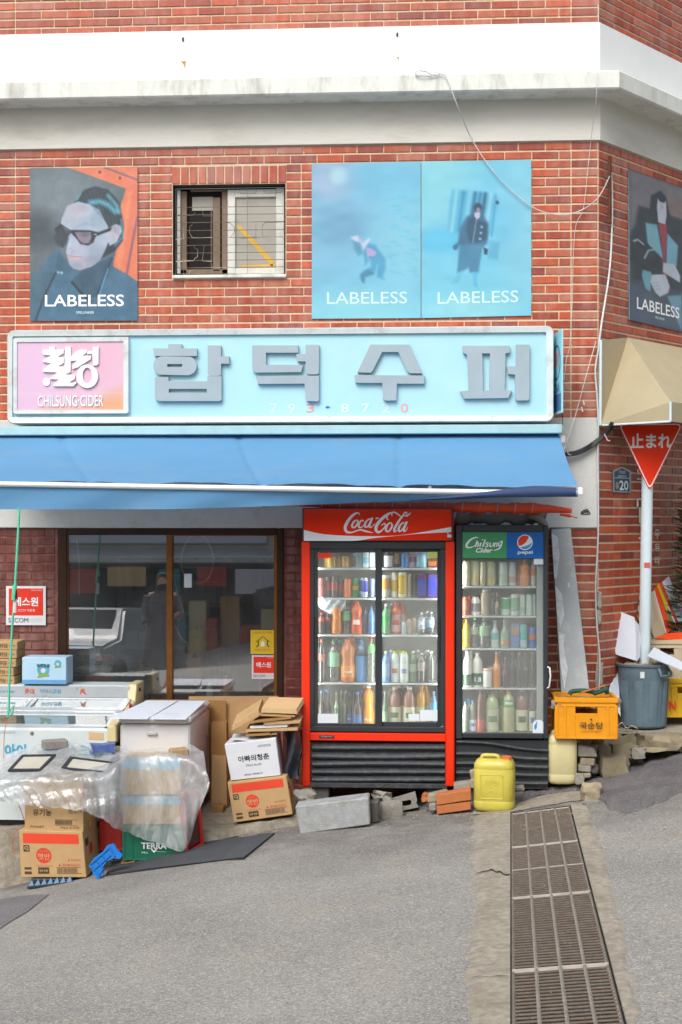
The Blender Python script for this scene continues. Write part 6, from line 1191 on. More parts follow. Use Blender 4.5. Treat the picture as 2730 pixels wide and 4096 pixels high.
# printed rice cartons
def rice_box(q, Y, dep, label):
    t = thing('rice_carton', label, 'box', (P(*q[2], Y) + P(*q[3], Y)) / 2 + Vector((0, dep / 2, 0))); obj('carton', hexa(q, Y, dep), 'kraft', t); f = Face(q, Y)
    mb = MB(); f.rect(mb, .06, .06, .93, .27); obj('red_band', mb, 'box_red', t)
    mb = MB(); f.disc(mb, .37, .53, f.h * .165); obj('red_disc', mb, 'ink_red', t)
    mb = MB(); f.text(mb, '햇반', .37, .55, w=.19, o=.001); f.text(mb, 'Delicious rice', .37, .43, w=.12, o=.001); obj('lettering', mb, 'kraft_pale', t)
    for s_, u, v, w in (('▲ 절대충격금지!', .75, .73, .34), ('▲ 취급주의', .83, .62, .2), ('Cooked White Rice', .37, .745, .25)): mb = MB(); f.text(mb, s_, u, v, w=w); obj('warning_print', mb, 'ink_red', t)
    mb = MB(); f.rect(mb, .06, .31, .155, .45); f.rect(mb, .27, .78, .44, .92); f.rect(mb, .06, .78, .17, .83); f.rect(mb, .06, .87, .17, .93); obj('dark_print', mb, 'ink_brown', t)
    mb = MB(); f.text(mb, '실온 보관', .355, .85, w=.13, o=.001, bold=.02); f.text(mb, 'CJ', .107, .38, w=.06, o=.001, bold=.02); obj('reversed_print', mb, 'kraft_pale', t)
    mb = MB(); u = .56
    for k in range(26):
        w = .003 + .006 * random.random(); f.rect(mb, u, .80, u + w, .90); u += w + .004 + .004 * random.random()
    f.rect(mb, .55, .78, .93, .79); f.rect(mb, .55, .91, .93, .92); obj('barcode', mb, 'ink_brown', t)
    g = sideface(q, Y, dep); mb = MB(); g.disc(mb, .42, .5, f.h * .15); obj('red_disc', mb, 'ink_red', t); mb = MB(); g.rect(mb, .1, .2, .3, .36); obj('dark_print', mb, 'ink_brown', t); return t
rice_box([(76, 3321), (331, 3327), (347, 3510), (85, 3510)], -1.62, .42, 'kraft rice carton with red band on blue rack, lowest at left')
rice_box([(910, 3130), (1146, 3103), (1172, 3258), (936, 3291)], -1.02, .3, 'tilted kraft rice carton with red band under the white box')
q = [(99, 3128), (333, 3132), (335, 3328), (100, 3322)]; t = thing('kraft_carton', 'plain kraft carton under the plastic sheet, on the rice carton', 'box', P(215, 3325, -1.6) + Vector((0, .2, 0))); obj('carton', hexa(q, -1.6, .4), 'kraft', t); f = Face(q, -1.6)
mb = MB(); f.text(mb, '유기농', .3, .62, w=.32, h=.14, bold=.02); f.text(mb, '농심그룹 스낵', .86, .58, w=.22, h=.1); f.text(mb, '(주)농심율촌', .21, .915, w=.24); f.text(mb, '㈜농심 메가마트', .77, .92, w=.32); u = .52
for k in range(24): w = .003 + .007 * random.random(); f.rect(mb, u, .77, u + w, .86); u += w + .005
f.rect(mb, .51, .755, .9, .762); f.rect(mb, .51, .87, .9, .877); obj('lettering', mb, 'ink_brown', t)
g = sideface(q, -1.6, .4); mb = MB(); g.rect(mb, .36, .5, .5, 1.0); obj('yellow_tape', mb, 'yellow_tape', t)

# white wine carton with cardboard heap
q = [(898, 2977), (1104, 2952), (1124, 3102), (925, 3123)]; t = thing('white_carton', 'tilted white carton with brush lettering on the rice carton', 'box', P(1020, 3115, -1.0) + Vector((0, .14, 0))); obj('carton', hexa(q, -1.0, .28), 'box_white', t); f = Face(q, -1.0)
mb = MB(); f.text(mb, '아빠의청춘', .52, .45, w=.6, h=.17, bold=.02); f.text(mb, '살아있는 생막걸리 맛', .47, .88, w=.36, h=.05, bold=.01, shear=.2); obj('lettering', mb, 'ink_black', t)
mb = MB(); f.text(mb, '내지양조장', .76, .16, w=.25); f.text(mb, '750ml Alc.6%', .5, .635, w=.3); obj('small_print', mb, 'ink_brown', t)
g = sideface(q, -1.0, .28); mb = MB(); g.rect(mb, 0.02, .02, .98, .98); obj('pink_side', mb, 'box_pink', t)
mb = MB(); fl = [P(925, 2958, -.98), P(1035, 2968, -1.0), P(1032, 2930, -.8), P(935, 2935, -.8)]; mb.add(fl, [(0, 1, 2, 3)]); obj('flap', mb, 'box_white', t)
heap = [((926, 2925), (1040, 2858), (1034, 2840), (930, 2905), 'kraft'), ((1048, 2832), (1186, 2836), (1190, 2856), (1046, 2850), 'kraft_pale'), ((1046, 2852), (1184, 2862), (1178, 2868), (1040, 2864), 'kraft'), ((1010, 2884), (1164, 2868), (1166, 2875), (1008, 2893), 'kraft_dark'),
        ((1055, 2882), (1204, 2884), (1200, 2893), (1056, 2900), 'kraft'), ((1000, 2905), (1150, 2896), (1150, 2908), (1002, 2914), 'box_white'), ((983, 2920), (1190, 2912), (1192, 2922), (984, 2928), 'kraft'), ((984, 2936), (1080, 2930), (1082, 2940), (984, 2946), 'kraft_dark'), ((1040, 2940), (1108, 2930), (1110, 2938), (1042, 2944), 'kraft')]
HN = ['steep brown flap at the left of the cardboard heap', 'topmost red printed sheet of the cardboard heap on the white carton', 'second sheet down in the cardboard heap', 'dark third sheet down in the cardboard heap', 'fourth sheet down, jutting right from the cardboard heap', 'white sheet in the middle of the cardboard heap', 'long low sheet near the bottom of the cardboard heap', 'dark short sheet low in the cardboard heap', 'lowest small sheet under the cardboard heap']
for k, (a, b, c, d, mt) in enumerate(heap):
    Y0 = -.99 + .012 * (k % 3); mb = MB(); fr = [P(*p, Y0) for p in (a, b, c, d)]; bk = [p + Vector((.03 * (k % 2), .24 - .02 * (k % 3), .05 if k < 2 else .01)) for p in fr]
    mb.add(fr + bk, [(0, 1, 2, 3), (7, 6, 5, 4), (0, 4, 5, 1), (1, 5, 6, 2), (2, 6, 7, 3), (3, 7, 4, 0)]); one('cardboard_sheet', mb, mt, HN[k], 'cardboard')
M('bin_liner', '#3a3d44', .35, var=.3, vs=14); mb = MB()
mb.grid(lambda u, v: P(1140 + 60 * u + 8 * math.sin(v * 5), 2925 + 190 * v, -.86 + .05 * math.sin(u * 7 + v * 4) - .05 * math.sin(3.14 * u)), 10, 14); k = len(mb.v); mb.add([(x, y + .1, z) for x, y, z in mb.v[:k]], list(mb.f)); one('refuse_sack', mb, 'bin_liner', 'limp dark refuse sack squeezed between white carton and red fridge', 'sack', smooth=70)

# mat, crates
M('rubber_mat', '#26282b', .75, var=.2, vs=30, bump=.8, bs=170, dirt=('#45474a', .4, 9)); mq = [(425, 3505), (975, 3438), (1099, 3338), (822, 3356), (470, 3415)]; mb = MB(); pts = [G(x, y, .012) for x, y in mq]; mb.add(pts + [p - Vector((0, 0, .012)) for p in pts], [(0, 1, 2, 3, 4)] + [(i, (i + 1) % 5, 5 + (i + 1) % 5, 5 + i) for i in range(5)]); mt_ = one('rubber_mat', mb, 'rubber_mat', 'black ribbed rubber mat under the green crate', 'mat'); mb = MB()
for k in range(1, 30):
    a, b = Vector((425, 3505)).lerp(Vector((470, 3415)), k / 30), Vector((975, 3438)).lerp(Vector((1099, 3338)), k / 30); n = [G(*a.lerp(b, u / 6), .0125) for u in range(7)]; mb.tube(n, .0035, 4)
obj('rib', mb, M('mat_rib', '#3c3e42', .7), mt_, kind='stuff')
M('crate_green', '#1f6b52', .4, var=.08, vs=10); M('crate_red', '#b8322a', .45, var=.1, vs=10); M('crate_red_dark', '#5a2a2a', .6, var=.2); M('plastic_blue', '#0b5fa6', .6, var=.08, spec=.15)
def crate(name, label, q, Y, dep, mt, wall=.012, holes=True, floor=True):
    """open plastic crate: four walls with rim, corner ribs and hand holes, and a floor"""
    f = Face(q, Y); t = thing(name, label, 'crate', (f.c[2] + f.c[3]) / 2 + Vector((0, dep / 2, 0))); zb_, zt2 = min(f.c[2].z, f.c[3].z), min(f.c[0].z, f.c[1].z); x0, x1 = f.c[0].x, f.c[1].x; h = zt2 - zb_; xb0, xb1 = f.c[3].x, f.c[2].x
    mb = MB(); hh = .22 if holes else 0
    def panel(a0, a1, n_out, hole):
        # wall between base line a0-a1 pointing up
        L = (a1 - a0).length; d = (a1 - a0) / L
        def bx(u0, u1, v0, v1, o=0.0, th=wall):
            c = a0 + d * ((u0 + u1) / 2 * L) + Vector((0, 0, (v0 + v1) / 2 * h)) + n_out * (o - th / 2); mb.box(c, ((u1 - u0) * L, th, (v1 - v0) * h), .002, math.atan2(d.y, d.x))
        if hole: bx(0, .32, .0, .9); bx(.68, 1, 0, .9); bx(.32, .68, 0, .62); bx(.32, .68, .8, .9)
        else: bx(0, 1, 0, .9)
        bx(-.012, 1.012, .88, 1.0, .008, wall + .012); bx(0, 1, .78, .82, .004)
        for u in (0.0, .13, .83, .96): bx(u, u + .04, 0.0, .8, .005)
        bx(.0, 1, 0, .05, .004)
    A, B_, C_, D_ = Vector((xb0, Y, zb_)), Vector((xb1, Y, zb_)), Vector((xb1, Y + dep, zb_)), Vector((xb0, Y + dep, zb_))
    panel(A, B_, Vector((0, -1, 0)), holes); obj('front_wall', mb, mt, t); mb = MB(); panel(B_, C_, Vector((1, 0, 0)), False); obj('side_wall', mb, mt, t); mb = MB(); panel(C_, D_, Vector((0, 1, 0)), False); obj('back_wall', mb, mt, t); mb = MB(); panel(D_, A, Vector((-1, 0, 0)), False); obj('side_wall', mb, mt, t)
    mb = MB(); mb.box(((xb0 + xb1) / 2, Y + dep / 2, zb_ + .008), (xb1 - xb0 - .01, dep - .01, .012)); obj('floor', mb, mt, t); return t, f
gy = G(610, 3441).y
t, f = crate('bottle_crate', 'green beer crate with white lettering under the plastic sheet', [(486, 3300), (742, 3296), (738, 3436), (492, 3441)], gy, .34, 'crate_green', holes=False)
mb = MB(); lettering(mb, 'TERRA', P(617, 3383, gy - .008), XR, ZU, YO, w=.17, h=.042, bold=.03, lift=.002); mb.add([P(x, y, gy - .010) for x, y in ((598, 3391), (606, 3391), (617, 3404), (628, 3391), (636, 3391), (617, 3412))], [(0, 1, 2, 5), (2, 3, 4, 5)]); lettering(mb, '500mL', P(580, 3410, gy - .008), XR, ZU, YO, w=.045, lift=.002); lettering(mb, 'HITEJINRO CO.,LTD', P(645, 3407, gy - .008), XR, ZU, YO, w=.07, lift=.002); obj('lettering', mb, 'lettering_white', t)
M('ssr_blue', '#8fbcd4', .6, var=.05)
for k, (ya, yb, lab) in enumerate(((3033, 3180, 'upper beige carton with pale blue band under the plastic sheet'), (3184, 3298, 'lower beige carton with pale blue band on the green crate'))):
    q = [(492, ya), (722, ya), (722, yb), (492, yb)]; t = thing('banded_carton', lab, 'box', P(607, yb, gy) + Vector((0, .16, 0)), 'banded cartons under the sheet'); obj('carton', hexa(q, gy + .004, .32), 'kraft_pale', t); f = Face(q, gy + .004)
    mb = MB(); f.rect(mb, .0, .0, 1, .3); obj('blue_band', mb, 'ssr_blue', t); mb = MB(); f.text(mb, 'SSR', .5, .15, w=.28, o=.001, bold=.03, shear=.2); obj('lettering', mb, 'lettering_white', t)
t, f = crate('bottle_crate', 'dark red bottle crate behind the blue plastic clip', [(398, 3262), (500, 3264), (500, 3398), (400, 3402)], gy + .12, .3, 'crate_red', holes=False)
# red tray standing on its edge
t = thing('red_tray', 'red plastic tray standing on edge at the right of the green crate', 'tray', G(790, 3405)); ty = gy + .0
fq = [Vector(P(737, 3165, ty)), Vector(P(800, 3165, ty + .12)), Vector(P(818, 3385, ty + .12)), Vector(P(752, 3421, ty))]; gy2 = .03
mb = MB(); bk = [p + Vector((-.045, .02, 0)) for p in fq]; mb.add(fq + bk, [(0, 4, 5, 1), (1, 5, 6, 2), (2, 6, 7, 3), (3, 7, 4, 0), (7, 6, 5, 4)])
ins = [fq[i] + (fq[(i + 2) % 4] - fq[i]) * .08 for i in range(4)]; k = len(mb.v); mb.add(fq + ins, [(i, (i + 1) % 4, 4 + (i + 1) % 4, 4 + i) for i in range(4)]); obj('rim', mb, 'crate_red', t)
mb = MB(); mb.add([p + Vector((-.02, .008, 0)) for p in ins], [(0, 1, 2, 3)]); obj('inner_face', mb, 'crate_red_dark', t)
# blue clip and rack
def z17(x, y): return (x / 1.7422, 2500 + y / 1.7422)
gc = G(*z17(690, 1770)).y
ol = [(612, 1690), (640, 1640), (700, 1600), (725, 1560), (770, 1550), (800, 1590), (840, 1620), (825, 1645), (780, 1640), (735, 1660), (715, 1690), (720, 1735), (690, 1770), (650, 1735), (636, 1705)]
t = thing('bottle_divider', 'bright blue ribbed plastic clip leaning at the rice carton corner', 'plastic clip', G(*z17(690, 1770)))
def cl(x, y, d): p = P(*z17(x, y), gc); return Vector((p.x, gc - d + (1770 - y) / 1.74 / 600 * .6, p.z))
mb = MB(); mb.prism(ol, cl, 0, .02); obj('body', mb, 'plastic_blue', t)
mb = MB()
for a, b in (((640, 1690), (700, 1750)), ((665, 1655), (715, 1700)), ((700, 1620), (735, 1655)), ((745, 1570), (790, 1630)), ((625, 1680), (740, 1580)), ((650, 1715), (760, 1620)), ((690, 1745), (720, 1700))): mb.tube([cl(*a, .024), cl(*b, .024)], .005, 5)
obj('rib', mb, 'plastic_blue', t)
gr = -1.66; t = thing('toothed_rack', 'flat blue plastic rack with pointed teeth under the rice carton', 'rack', G(*z17(330, 1838)))
M('rack_blue', '#3f6f92', .5, var=.12); mb = MB(); a, b = P(*z17(195, 1828), gr), P(*z17(512, 1795), gr); mb.tube([a, b], .012, 6); obj('rail', mb, 'fridge_black', t)
for k in range(7):
    p = a + (b - a) * ((k + .6) / 7.2); mb = MB(); w = .022; mb.add([p + Vector((-w, -.01, .0)), p + Vector((w, -.01, 0)), p + Vector((w, .03, 0)), p + Vector((-w, .03, 0)), p + Vector((0, .01, .045))], [(0, 1, 4), (1, 2, 4), (2, 3, 4), (3, 0, 4)]); obj('tooth', mb, 'rack_blue', t)
mb = MB(); mb.box(((a.x + b.x) / 2, gr + .12, (a.z + b.z) / 2 + .02), (abs(b.x - a.x) * .9, .22, .03), .004); obj('deck', mb, 'fridge_black', t)
for q, lab in (([(487, 3450), (552, 3440), (540, 3458), (484, 3466)], 'scrap of brown cardboard on the mat by the green crate'),): mb = MB(); mb.add([G(x, y, .022) for x, y in q] + [G(x, y, .016) for x, y in q], [(0, 1, 2, 3), (7, 6, 5, 4), (0, 4, 5, 1), (1, 5, 6, 2), (2, 6, 7, 3), (3, 7, 4, 0)]); one('cardboard_scrap', mb, 'kraft_dark', lab, 'cardboard')

# clear plastic sheet thrown over the goods
def film():
    m = bpy.data.materials.new('plastic_film'); m.use_nodes = True; MATS['plastic_film'] = m; n = m.node_tree.nodes; l = m.node_tree.links; n.clear()
    o = n.new('ShaderNodeOutputMaterial'); tr = n.new('ShaderNodeBsdfTransparent'); gl_ = n.new('ShaderNodeBsdfGlossy'); df = n.new('ShaderNodeBsdfDiffuse'); tl_ = n.new('ShaderNodeBsdfTranslucent')
    tr.inputs[0].default_value = (.93, .95, .96, 1); gl_.inputs['Roughness'].default_value = .16; df.inputs[0].default_value = (.82, .86, .89, 1); tl_.inputs[0].default_value = (.82, .86, .89, 1)
    g = n.new('ShaderNodeNewGeometry'); mp = n.new('ShaderNodeMapping'); mp.inputs['Scale'].default_value = (1, 1, .55); l.new(g.outputs['Position'], mp.inputs[0])
    t = n.new('ShaderNodeTexNoise'); t.inputs['Scale'].default_value = 9; t.inputs['Detail'].default_value = 8; t.inputs['Distortion'].default_value = 1.4; l.new(mp.outputs[0], t.inputs['Vector'])
    vo = n.new('ShaderNodeTexVoronoi'); vo.feature = 'DISTANCE_TO_EDGE'; vo.inputs['Scale'].default_value = 6
    wv = n.new('ShaderNodeMix'); wv.data_type = 'VECTOR'; wv.inputs[0].default_value = .12; l.new(mp.outputs[0], wv.inputs[4]); l.new(t.outputs['Color'], wv.inputs[5]); l.new(wv.outputs[1], vo.inputs['Vector'])
    ad = n.new('ShaderNodeMath'); ad.operation = 'MULTIPLY_ADD'; l.new(vo.outputs[0], ad.inputs[0]); ad.inputs[1].default_value = 1.2; l.new(t.outputs[0], ad.inputs[2])
    b = n.new('ShaderNodeBump'); b.inputs['Strength'].default_value = .75; b.inputs['Distance'].default_value = .02; l.new(ad.outputs[0], b.inputs['Height'])
    for s_ in (gl_, df, tl_): l.new(b.outputs[0], s_.inputs['Normal'])
    m0 = n.new('ShaderNodeMixShader'); m0.inputs[0].default_value = .5; l.new(df.outputs[0], m0.inputs[1]); l.new(tl_.outputs[0], m0.inputs[2])
    r = n.new('ShaderNodeMapRange'); r.inputs[1].default_value = .35; r.inputs[2].default_value = .7; r.inputs[3].default_value = .36; r.inputs[4].default_value = .66; l.new(t.outputs[0], r.inputs[0])
    m1 = n.new('ShaderNodeMixShader'); l.new(r.outputs[0], m1.inputs[0]); l.new(tr.outputs[0], m1.inputs[1]); l.new(m0.outputs[0], m1.inputs[2])
    lw = n.new('ShaderNodeLayerWeight'); lw.inputs[0].default_value = .3; l.new(b.outputs[0], lw.inputs['Normal']); r2 = n.new('ShaderNodeMapRange'); r2.inputs[3].default_value = .07; r2.inputs[4].default_value = .35; l.new(lw.outputs['Facing'], r2.inputs[0])
    m2 = n.new('ShaderNodeMixShader'); l.new(r2.outputs[0], m2.inputs[0]); l.new(m1.outputs[0], m2.inputs[1]); l.new(gl_.outputs[0], m2.inputs[2]); l.new(m2.outputs[0], o.inputs[0])
film()
rows = [[(-40, 3060), (80, 3000), (172, 2980), (260, 2976), (360, 2976), (470, 2985), (520, 2993), (600, 2996), (700, 2992), (765, 2985), (815, 3005)],
        [(-40, 3110), (45, 3065), (130, 3040), (225, 3038), (330, 3040), (430, 3045), (500, 3022), (580, 3012), (670, 3010), (745, 3008), (820, 3035)],
        [(-40, 3140), (15, 3122), (95, 3110), (200, 3110), (300, 3106), (395, 3108), (480, 3055), (560, 3031), (640, 3029), (726, 3031), (826, 3080)],
        [(-40, 3172), (10, 3160), (92, 3150), (192, 3158), (294, 3160), (380, 3162), (472, 3150), (560, 3120), (648, 3115), (738, 3120), (838, 3120)],
        [(-40, 3190), (12, 3188), (96, 3185), (190, 3195), (296, 3200), (368, 3212), (455, 3225), (552, 3215), (650, 3220), (742, 3225), (834, 3160)],
        [(-40, 3204), (20, 3214), (108, 3224), (198, 3234), (300, 3240), (360, 3256), (425, 3288), (500, 3330), (605, 3367), (736, 3402), (782, 3285)]]
yrow = [[-1.16] * 11, [-1.38] * 11, [-1.645] * 6 + [-1.60] + [gy - .02] * 4, [-1.67] * 6 + [-1.64] + [gy - .045] * 4, [-1.69] * 6 + [-1.67] + [gy - .06] * 4, [-1.70] * 6 + [-1.70] + [gy - .07] * 4]
yrow[1][7:] = [(-1.16 + gy) / 2] * 4
ctl = [[P(*rows[j][i], yrow[j][i]) for i in range(11)] for j in range(6)]
dr_ = [smooth_line(rw, 12) for rw in ctl]; NC = len(dr_[0]); cols = [smooth_line([dr_[j][i] for j in range(6)], 8) for i in range(NC)]; NR = len(cols[0]); mb = MB()
def fp_(i, j):
    p = Vector(cols[i][j]); v = j / (NR - 1); a = .004 + .03 * max(0, v - .42)
    tw_ = lambda q: abs((q / 3.1416) % 2 - 1) * 2 - 1; p.y -= a * (tw_(i * .42 + 1.6 * math.sin(j * .13)) + .6 * tw_(i * 1.1 - j * .4 + 1) + .5 * tw_(i * .23 + j * .5)) ; p.z += .008 * math.sin(i * .31 + j * .22) * (v < .45) + (.004 * math.sin(i * 1.1) if j == NR - 1 else 0); p.y -= .01; p.z += .006; return p
mb.grid(lambda u, v: fp_(round(u * (NC - 1)), round(v * (NR - 1))), NC - 1, NR - 1)
one('plastic_sheet', mb, 'plastic_film', 'crumpled clear plastic sheet draped over cartons and crates', 'plastic sheet', smooth=28, recalc=False)
def on_sheet(px, py, lift=0.0):
    za, zc = P(200, 2978, -1.16).z, P(200, 3110, -1.645).z; d = ray(px, py); o = Vector((0, -CAM_D, CAM_Z)); k = (za - zc) / (-1.16 + 1.645)
    t = (zc + k * (0 + 1.645 - CAM_D) - o.z) / (d.z - k * d.y) if abs(d.z - k * d.y) > 1e-9 else 9; p = o + d * t; p.z += lift; return p
for q, lab in ((((32, 3093), (89, 3031), (225, 3029), (164, 3092)), 'left of two black framed glass panels lying on the plastic sheet'), (((246, 3083), (281, 3038), (464, 3061), (432, 3103)), 'right black framed glass panel lying on the plastic sheet')):
    o4 = [on_sheet(x, y, .022) for x, y in q]; cen = sum(o4, Vector()) / 4; i4 = [p + (cen - p) * .16 for p in o4]; t = thing('framed_panel', lab, 'panel', cen, 'framed panels on the sheet'); dn = Vector((0, 0, -.014))
    mb = MB(); mb.add(o4 + i4 + [p + dn for p in o4] + [p + dn for p in i4], [(i, (i + 1) % 4, 4 + (i + 1) % 4, 4 + i) for i in range(4)] + [(i, (i + 1) % 4, 8 + (i + 1) % 4, 8 + i) for i in range(4)] + [(4 + i, 4 + (i + 1) % 4, 12 + (i + 1) % 4, 12 + i) for i in range(4)]); obj('frame', mb, 'fridge_black', t)
    mb = MB(); mb.add([p + dn * .6 for p in i4], [(0, 1, 2, 3)]); obj('pane', mb, M('panel_face', '#b8b6a8', .25, var=.06, vs=6), t)
M('grey_brick', '#85817b', .9, var=.15, vs=20, bump=.5, bs=70); M('tan_brick', '#a08560', .9, var=.15, vs=16, bump=.5, bs=60, dirt=('#7d6a4e', .5, 9)); M('tape_blue', '#4a5f9a', .5, var=.2, vs=18, dirt=('#8a7a68', .7, 9))
p = on_sheet(212, 3005); mb = MB(); mb.box(p + Vector((0, .05, .04)), (.165, .095, .06), .006, R(28)); one('loose_brick', mb, 'grey_brick', 'grey brick weighing down the left of the plastic sheet', 'brick')
p = on_sheet(412, 3022); mb = MB(); mb.prism([(-.08, -.03), (-.05, -.02), (.05, -.025), (.085, -.03), (.07, 0), (.085, .035), (.0, .028), (-.08, .036), (-.065, 0)], lambda x, z, d: p + Matrix.Rotation(R(22), 3, 'Z') @ Vector((x, d, z + .045)), -.02, .07); one('loose_brick', bevel(mb, .004), 'tape_blue', 'blue wrapped brick weighing down the plastic sheet', 'brick')
p = P(716, 3034, gy + .06); mb = MB(); mb.box(p + Vector((0, .0, .035)), (.125, .08, .07), .009, R(24)); one('loose_brick', mb, 'tan_brick', 'tan brick on the carton at the right of the plastic sheet', 'brick')
# green string and red wire
M('string_green', '#4fc09a', .6, var=.1); M('wire_red', '#c4643c', .6); YG = -1.2
mb = MB(); mb.tube(smooth_line([P(x, y, YG) for x, y in ((78, 2030), (74, 2120), (66, 2260), (60, 2360), (56, 2430), (50, 2500), (44, 2620), (38, 2720), (36, 2830), (30, 2866))], 4), .008, 6); mb.tube([P(36, 2850, YG), P(58, 2822, YG), P(50, 2856, YG), P(28, 2868, YG)], .007, 6); mb.tube([P(60, 2340, YG - .01), P(56, 2400, YG - .012)], .016, 8)
t = thing('string', 'green string hanging from the awning in front of the security plate', 'string', P(55, 2866, YG)); obj('cord', mb, 'string_green', t, smooth=60)
mb = MB(); mb.tube([P(62, 2395, YG), P(60, 2450, YG)], [.012, .014], 8); obj('tassel', mb, 'box_white', t); mb = MB(); mb.tube([P(61, 2360, YG - .01), P(63, 2395, YG - .01)], .014, 8); obj('clip', mb, 'fridge_black', t)
mb = MB(); mb.tube(smooth_line([P(x, y, YG) for x, y in ((32, 2868), (22, 2910), (17, 2960), (16, 3070))], 4), .0028, 5); mb.tube(smooth_line([P(x, y, -1.5) for x, y in ((76, 3220), (95, 3270), (100, 3300), (60, 3330), (50, 3380), (56, 3412), (74, 3408))], 5), .0028, 5); one('wire', mb, 'wire_red', 'thin red wire trailing from the green string past the cartons', 'wire')
# ================================================================== rubble along the foot of the fridges
M('orange_brick', '#b06a3c', .85, var=.12, vs=16, bump=.4, bs=80); M('stone_grey', '#8b877e', .95, var=.2, vs=14, bump=.7, bs=40); M('stone_dark', '#55524e', .95, var=.25, vs=16, bump=.7, bs=40); M('stone_tan', '#978b74', .95, var=.22, vs=12, bump=.8, bs=35, dirt=('#6d624e', .5, 8)); M('block_grey', '#9a9d9d', .9, var=.2, vs=22, bump=.6, bs=120, dirt=('#7d7768', .6, 6))
def zr(x, y): return (1100 + x / 1.568, 2900 + y / 1.568)
def rock(name, label, c, size, mt, seed, cat='stone', rot=0.0, n=2, flat=.18):
    """angular stone: subdivided cube pushed about"""
    rg = np.random.RandomState(seed); bm = bmesh.new(); bmesh.ops.create_cube(bm, size=1); bmesh.ops.subdivide_edges(bm, edges=bm.edges[:], cuts=n, use_grid_fill=True)
    for v in bm.verts:
        d = Vector(v.co).normalized() * .62; v.co = Vector(v.co) * .62 + d * .38 * .9 + Vector((rg.rand() - .5, rg.rand() - .5, rg.rand() - .5)) * flat
    mb = MB(); bm.verts.index_update(); mt3 = Matrix.Rotation(rot, 3, 'Z'); c = Vector(c)
    mb.add([c + mt3 @ Vector((v.co.x * size[0], v.co.y * size[1], (v.co.z + .5) * size[2])) for v in bm.verts], [tuple(v.index for v in f.verts) for f in bm.faces]); bm.free()
    return one(name, mb, mt, label, cat, smooth=32)
yb = G(1330, 3322).y
one('concrete_block', hexa([(1181, 3226), (1476, 3190), (1481, 3300), (1202, 3339)], yb, .18, .0, .0, .008), 'block_grey', 'large pale concrete block with yellow stained top before the red fridge', 'concrete block')
yc_ = G(1500, 3294).y
one('broken_block', hexa([zr(592, 490), zr(655, 475), zr(652, 612), zr(605, 622)], yc_, .12, 0, 0, .01), 'stone_dark', 'dark broken block right beside the large concrete block', 'concrete block')
p = G(*zr(725, 585)); rock('rubble_stone', 'rounded grey stone in front of the hollow block', (p.x, p.y + .06, p.z - .01), (.165, .12, .125), 'stone_grey', 3, rot=.2, flat=.08)
yh = G(*zr(840, 535)).y + .05
mb = MB(); solid(mb, ('ring', [(722, 462), (880, 415), (893, 470), (888, 490), (905, 515), (800, 538), (780, 500), (735, 480)], [(788, 488), (800, 478), (848, 468), (858, 478), (855, 495), (845, 503), (800, 508), (790, 502)]), lambda x, y, d: P(*zr(x, y), yh - d), .14); mb.quad(P(*zr(775, 465), yh + .001), P(*zr(870, 455), yh + .001), P(*zr(870, 520), yh + .001), P(*zr(775, 520), yh + .001)); one('hollow_block', mb, 'stone_grey', 'hollow grey concrete block with an oval hole under the red fridge', 'concrete block')
p = P(*zr(672, 472), -.95); rock('rubble_stone', 'jagged pale rubble left of the hollow block', (p.x, p.y, p.z), (.11, .1, .06), 'stone_grey', 12, flat=.4)
p = P(*zr(190, 465), -.98); rock('rubble_stone', 'small grey rubble under the red fridge left corner', (p.x, p.y, p.z - .01), (.13, .1, .075), 'stone_grey', 14, flat=.3)
p = G(*zr(-45, 0)); 
yo = G(1810, 3258).y
one('loose_brick', hexa([zr(1015, 440), zr(1230, 403), zr(1234, 472), zr(1015, 505)], yo, .095, 0, 0, .005), 'orange_brick', 'upper of two stacked orange bricks beside the yellow jerrycan', 'brick')
one('loose_brick', hexa([zr(1016, 508), zr(1229, 481), zr(1232, 532), zr(1018, 563)], yo + .004, .095, 0, 0, .005), 'orange_brick', 'lower of two stacked orange bricks beside the yellow jerrycan', 'brick')
one('loose_brick', hexa([zr(958, 440), zr(1085, 410), zr(1110, 480), zr(960, 494)], yo + .10, .09, 0, 0, .012), 'stone_tan', 'worn brown brick end behind the two orange bricks', 'brick')
one('loose_brick', hexa([zr(966, 500), zr(1012, 492), zr(1014, 540), zr(968, 545)], yo + .05, .08, 0, 0, .008), 'stone_grey', 'small grey brick end left of the orange bricks', 'brick')
p = P(*zr(952, 480), -.9); rock('rubble_stone', 'reddish brick fragment under the red fridge', (p.x, p.y, p.z), (.06, .08, .06), 'orange_brick', 22, flat=.3)
one('concrete_slab', hexa([zr(1123, 372), zr(1243, 355), zr(1250, 400), zr(1123, 412)], -1.0, .1, 0, 0, .008), 'stone_grey', 'flat grey slab between the red fridge and the yellow jerrycan', 'slab')
one('concrete_slab', hexa([zr(1220, 290), zr(1268, 272), zr(1272, 340), zr(1234, 350)], -.95, .05, 0, 0, .006), 'stone_tan', 'tan slab propped upright behind the yellow jerrycan', 'slab')
one('concrete_slab', hexa([zr(1228, 345), zr(1280, 340), zr(1282, 395), zr(1236, 400)], -1.02, .06, 0, 0, .006), 'stone_tan', 'lower tan slab behind the yellow jerrycan', 'slab')
p = P(*zr(1530, 405), -.95); rock('rubble_stone', 'flat grey stone to the right of the yellow jerrycan', (p.x, p.y, p.z), (.08, .07, .03), 'stone_grey', 31, flat=.2)
p = G(942, 3320); rock('rubble_stone', 'small pale stone lying left of the tilted rice carton', (p.x, p.y + .02, p.z - .005), (.095, .08, .075), 'stone_tan', 5, flat=.1)
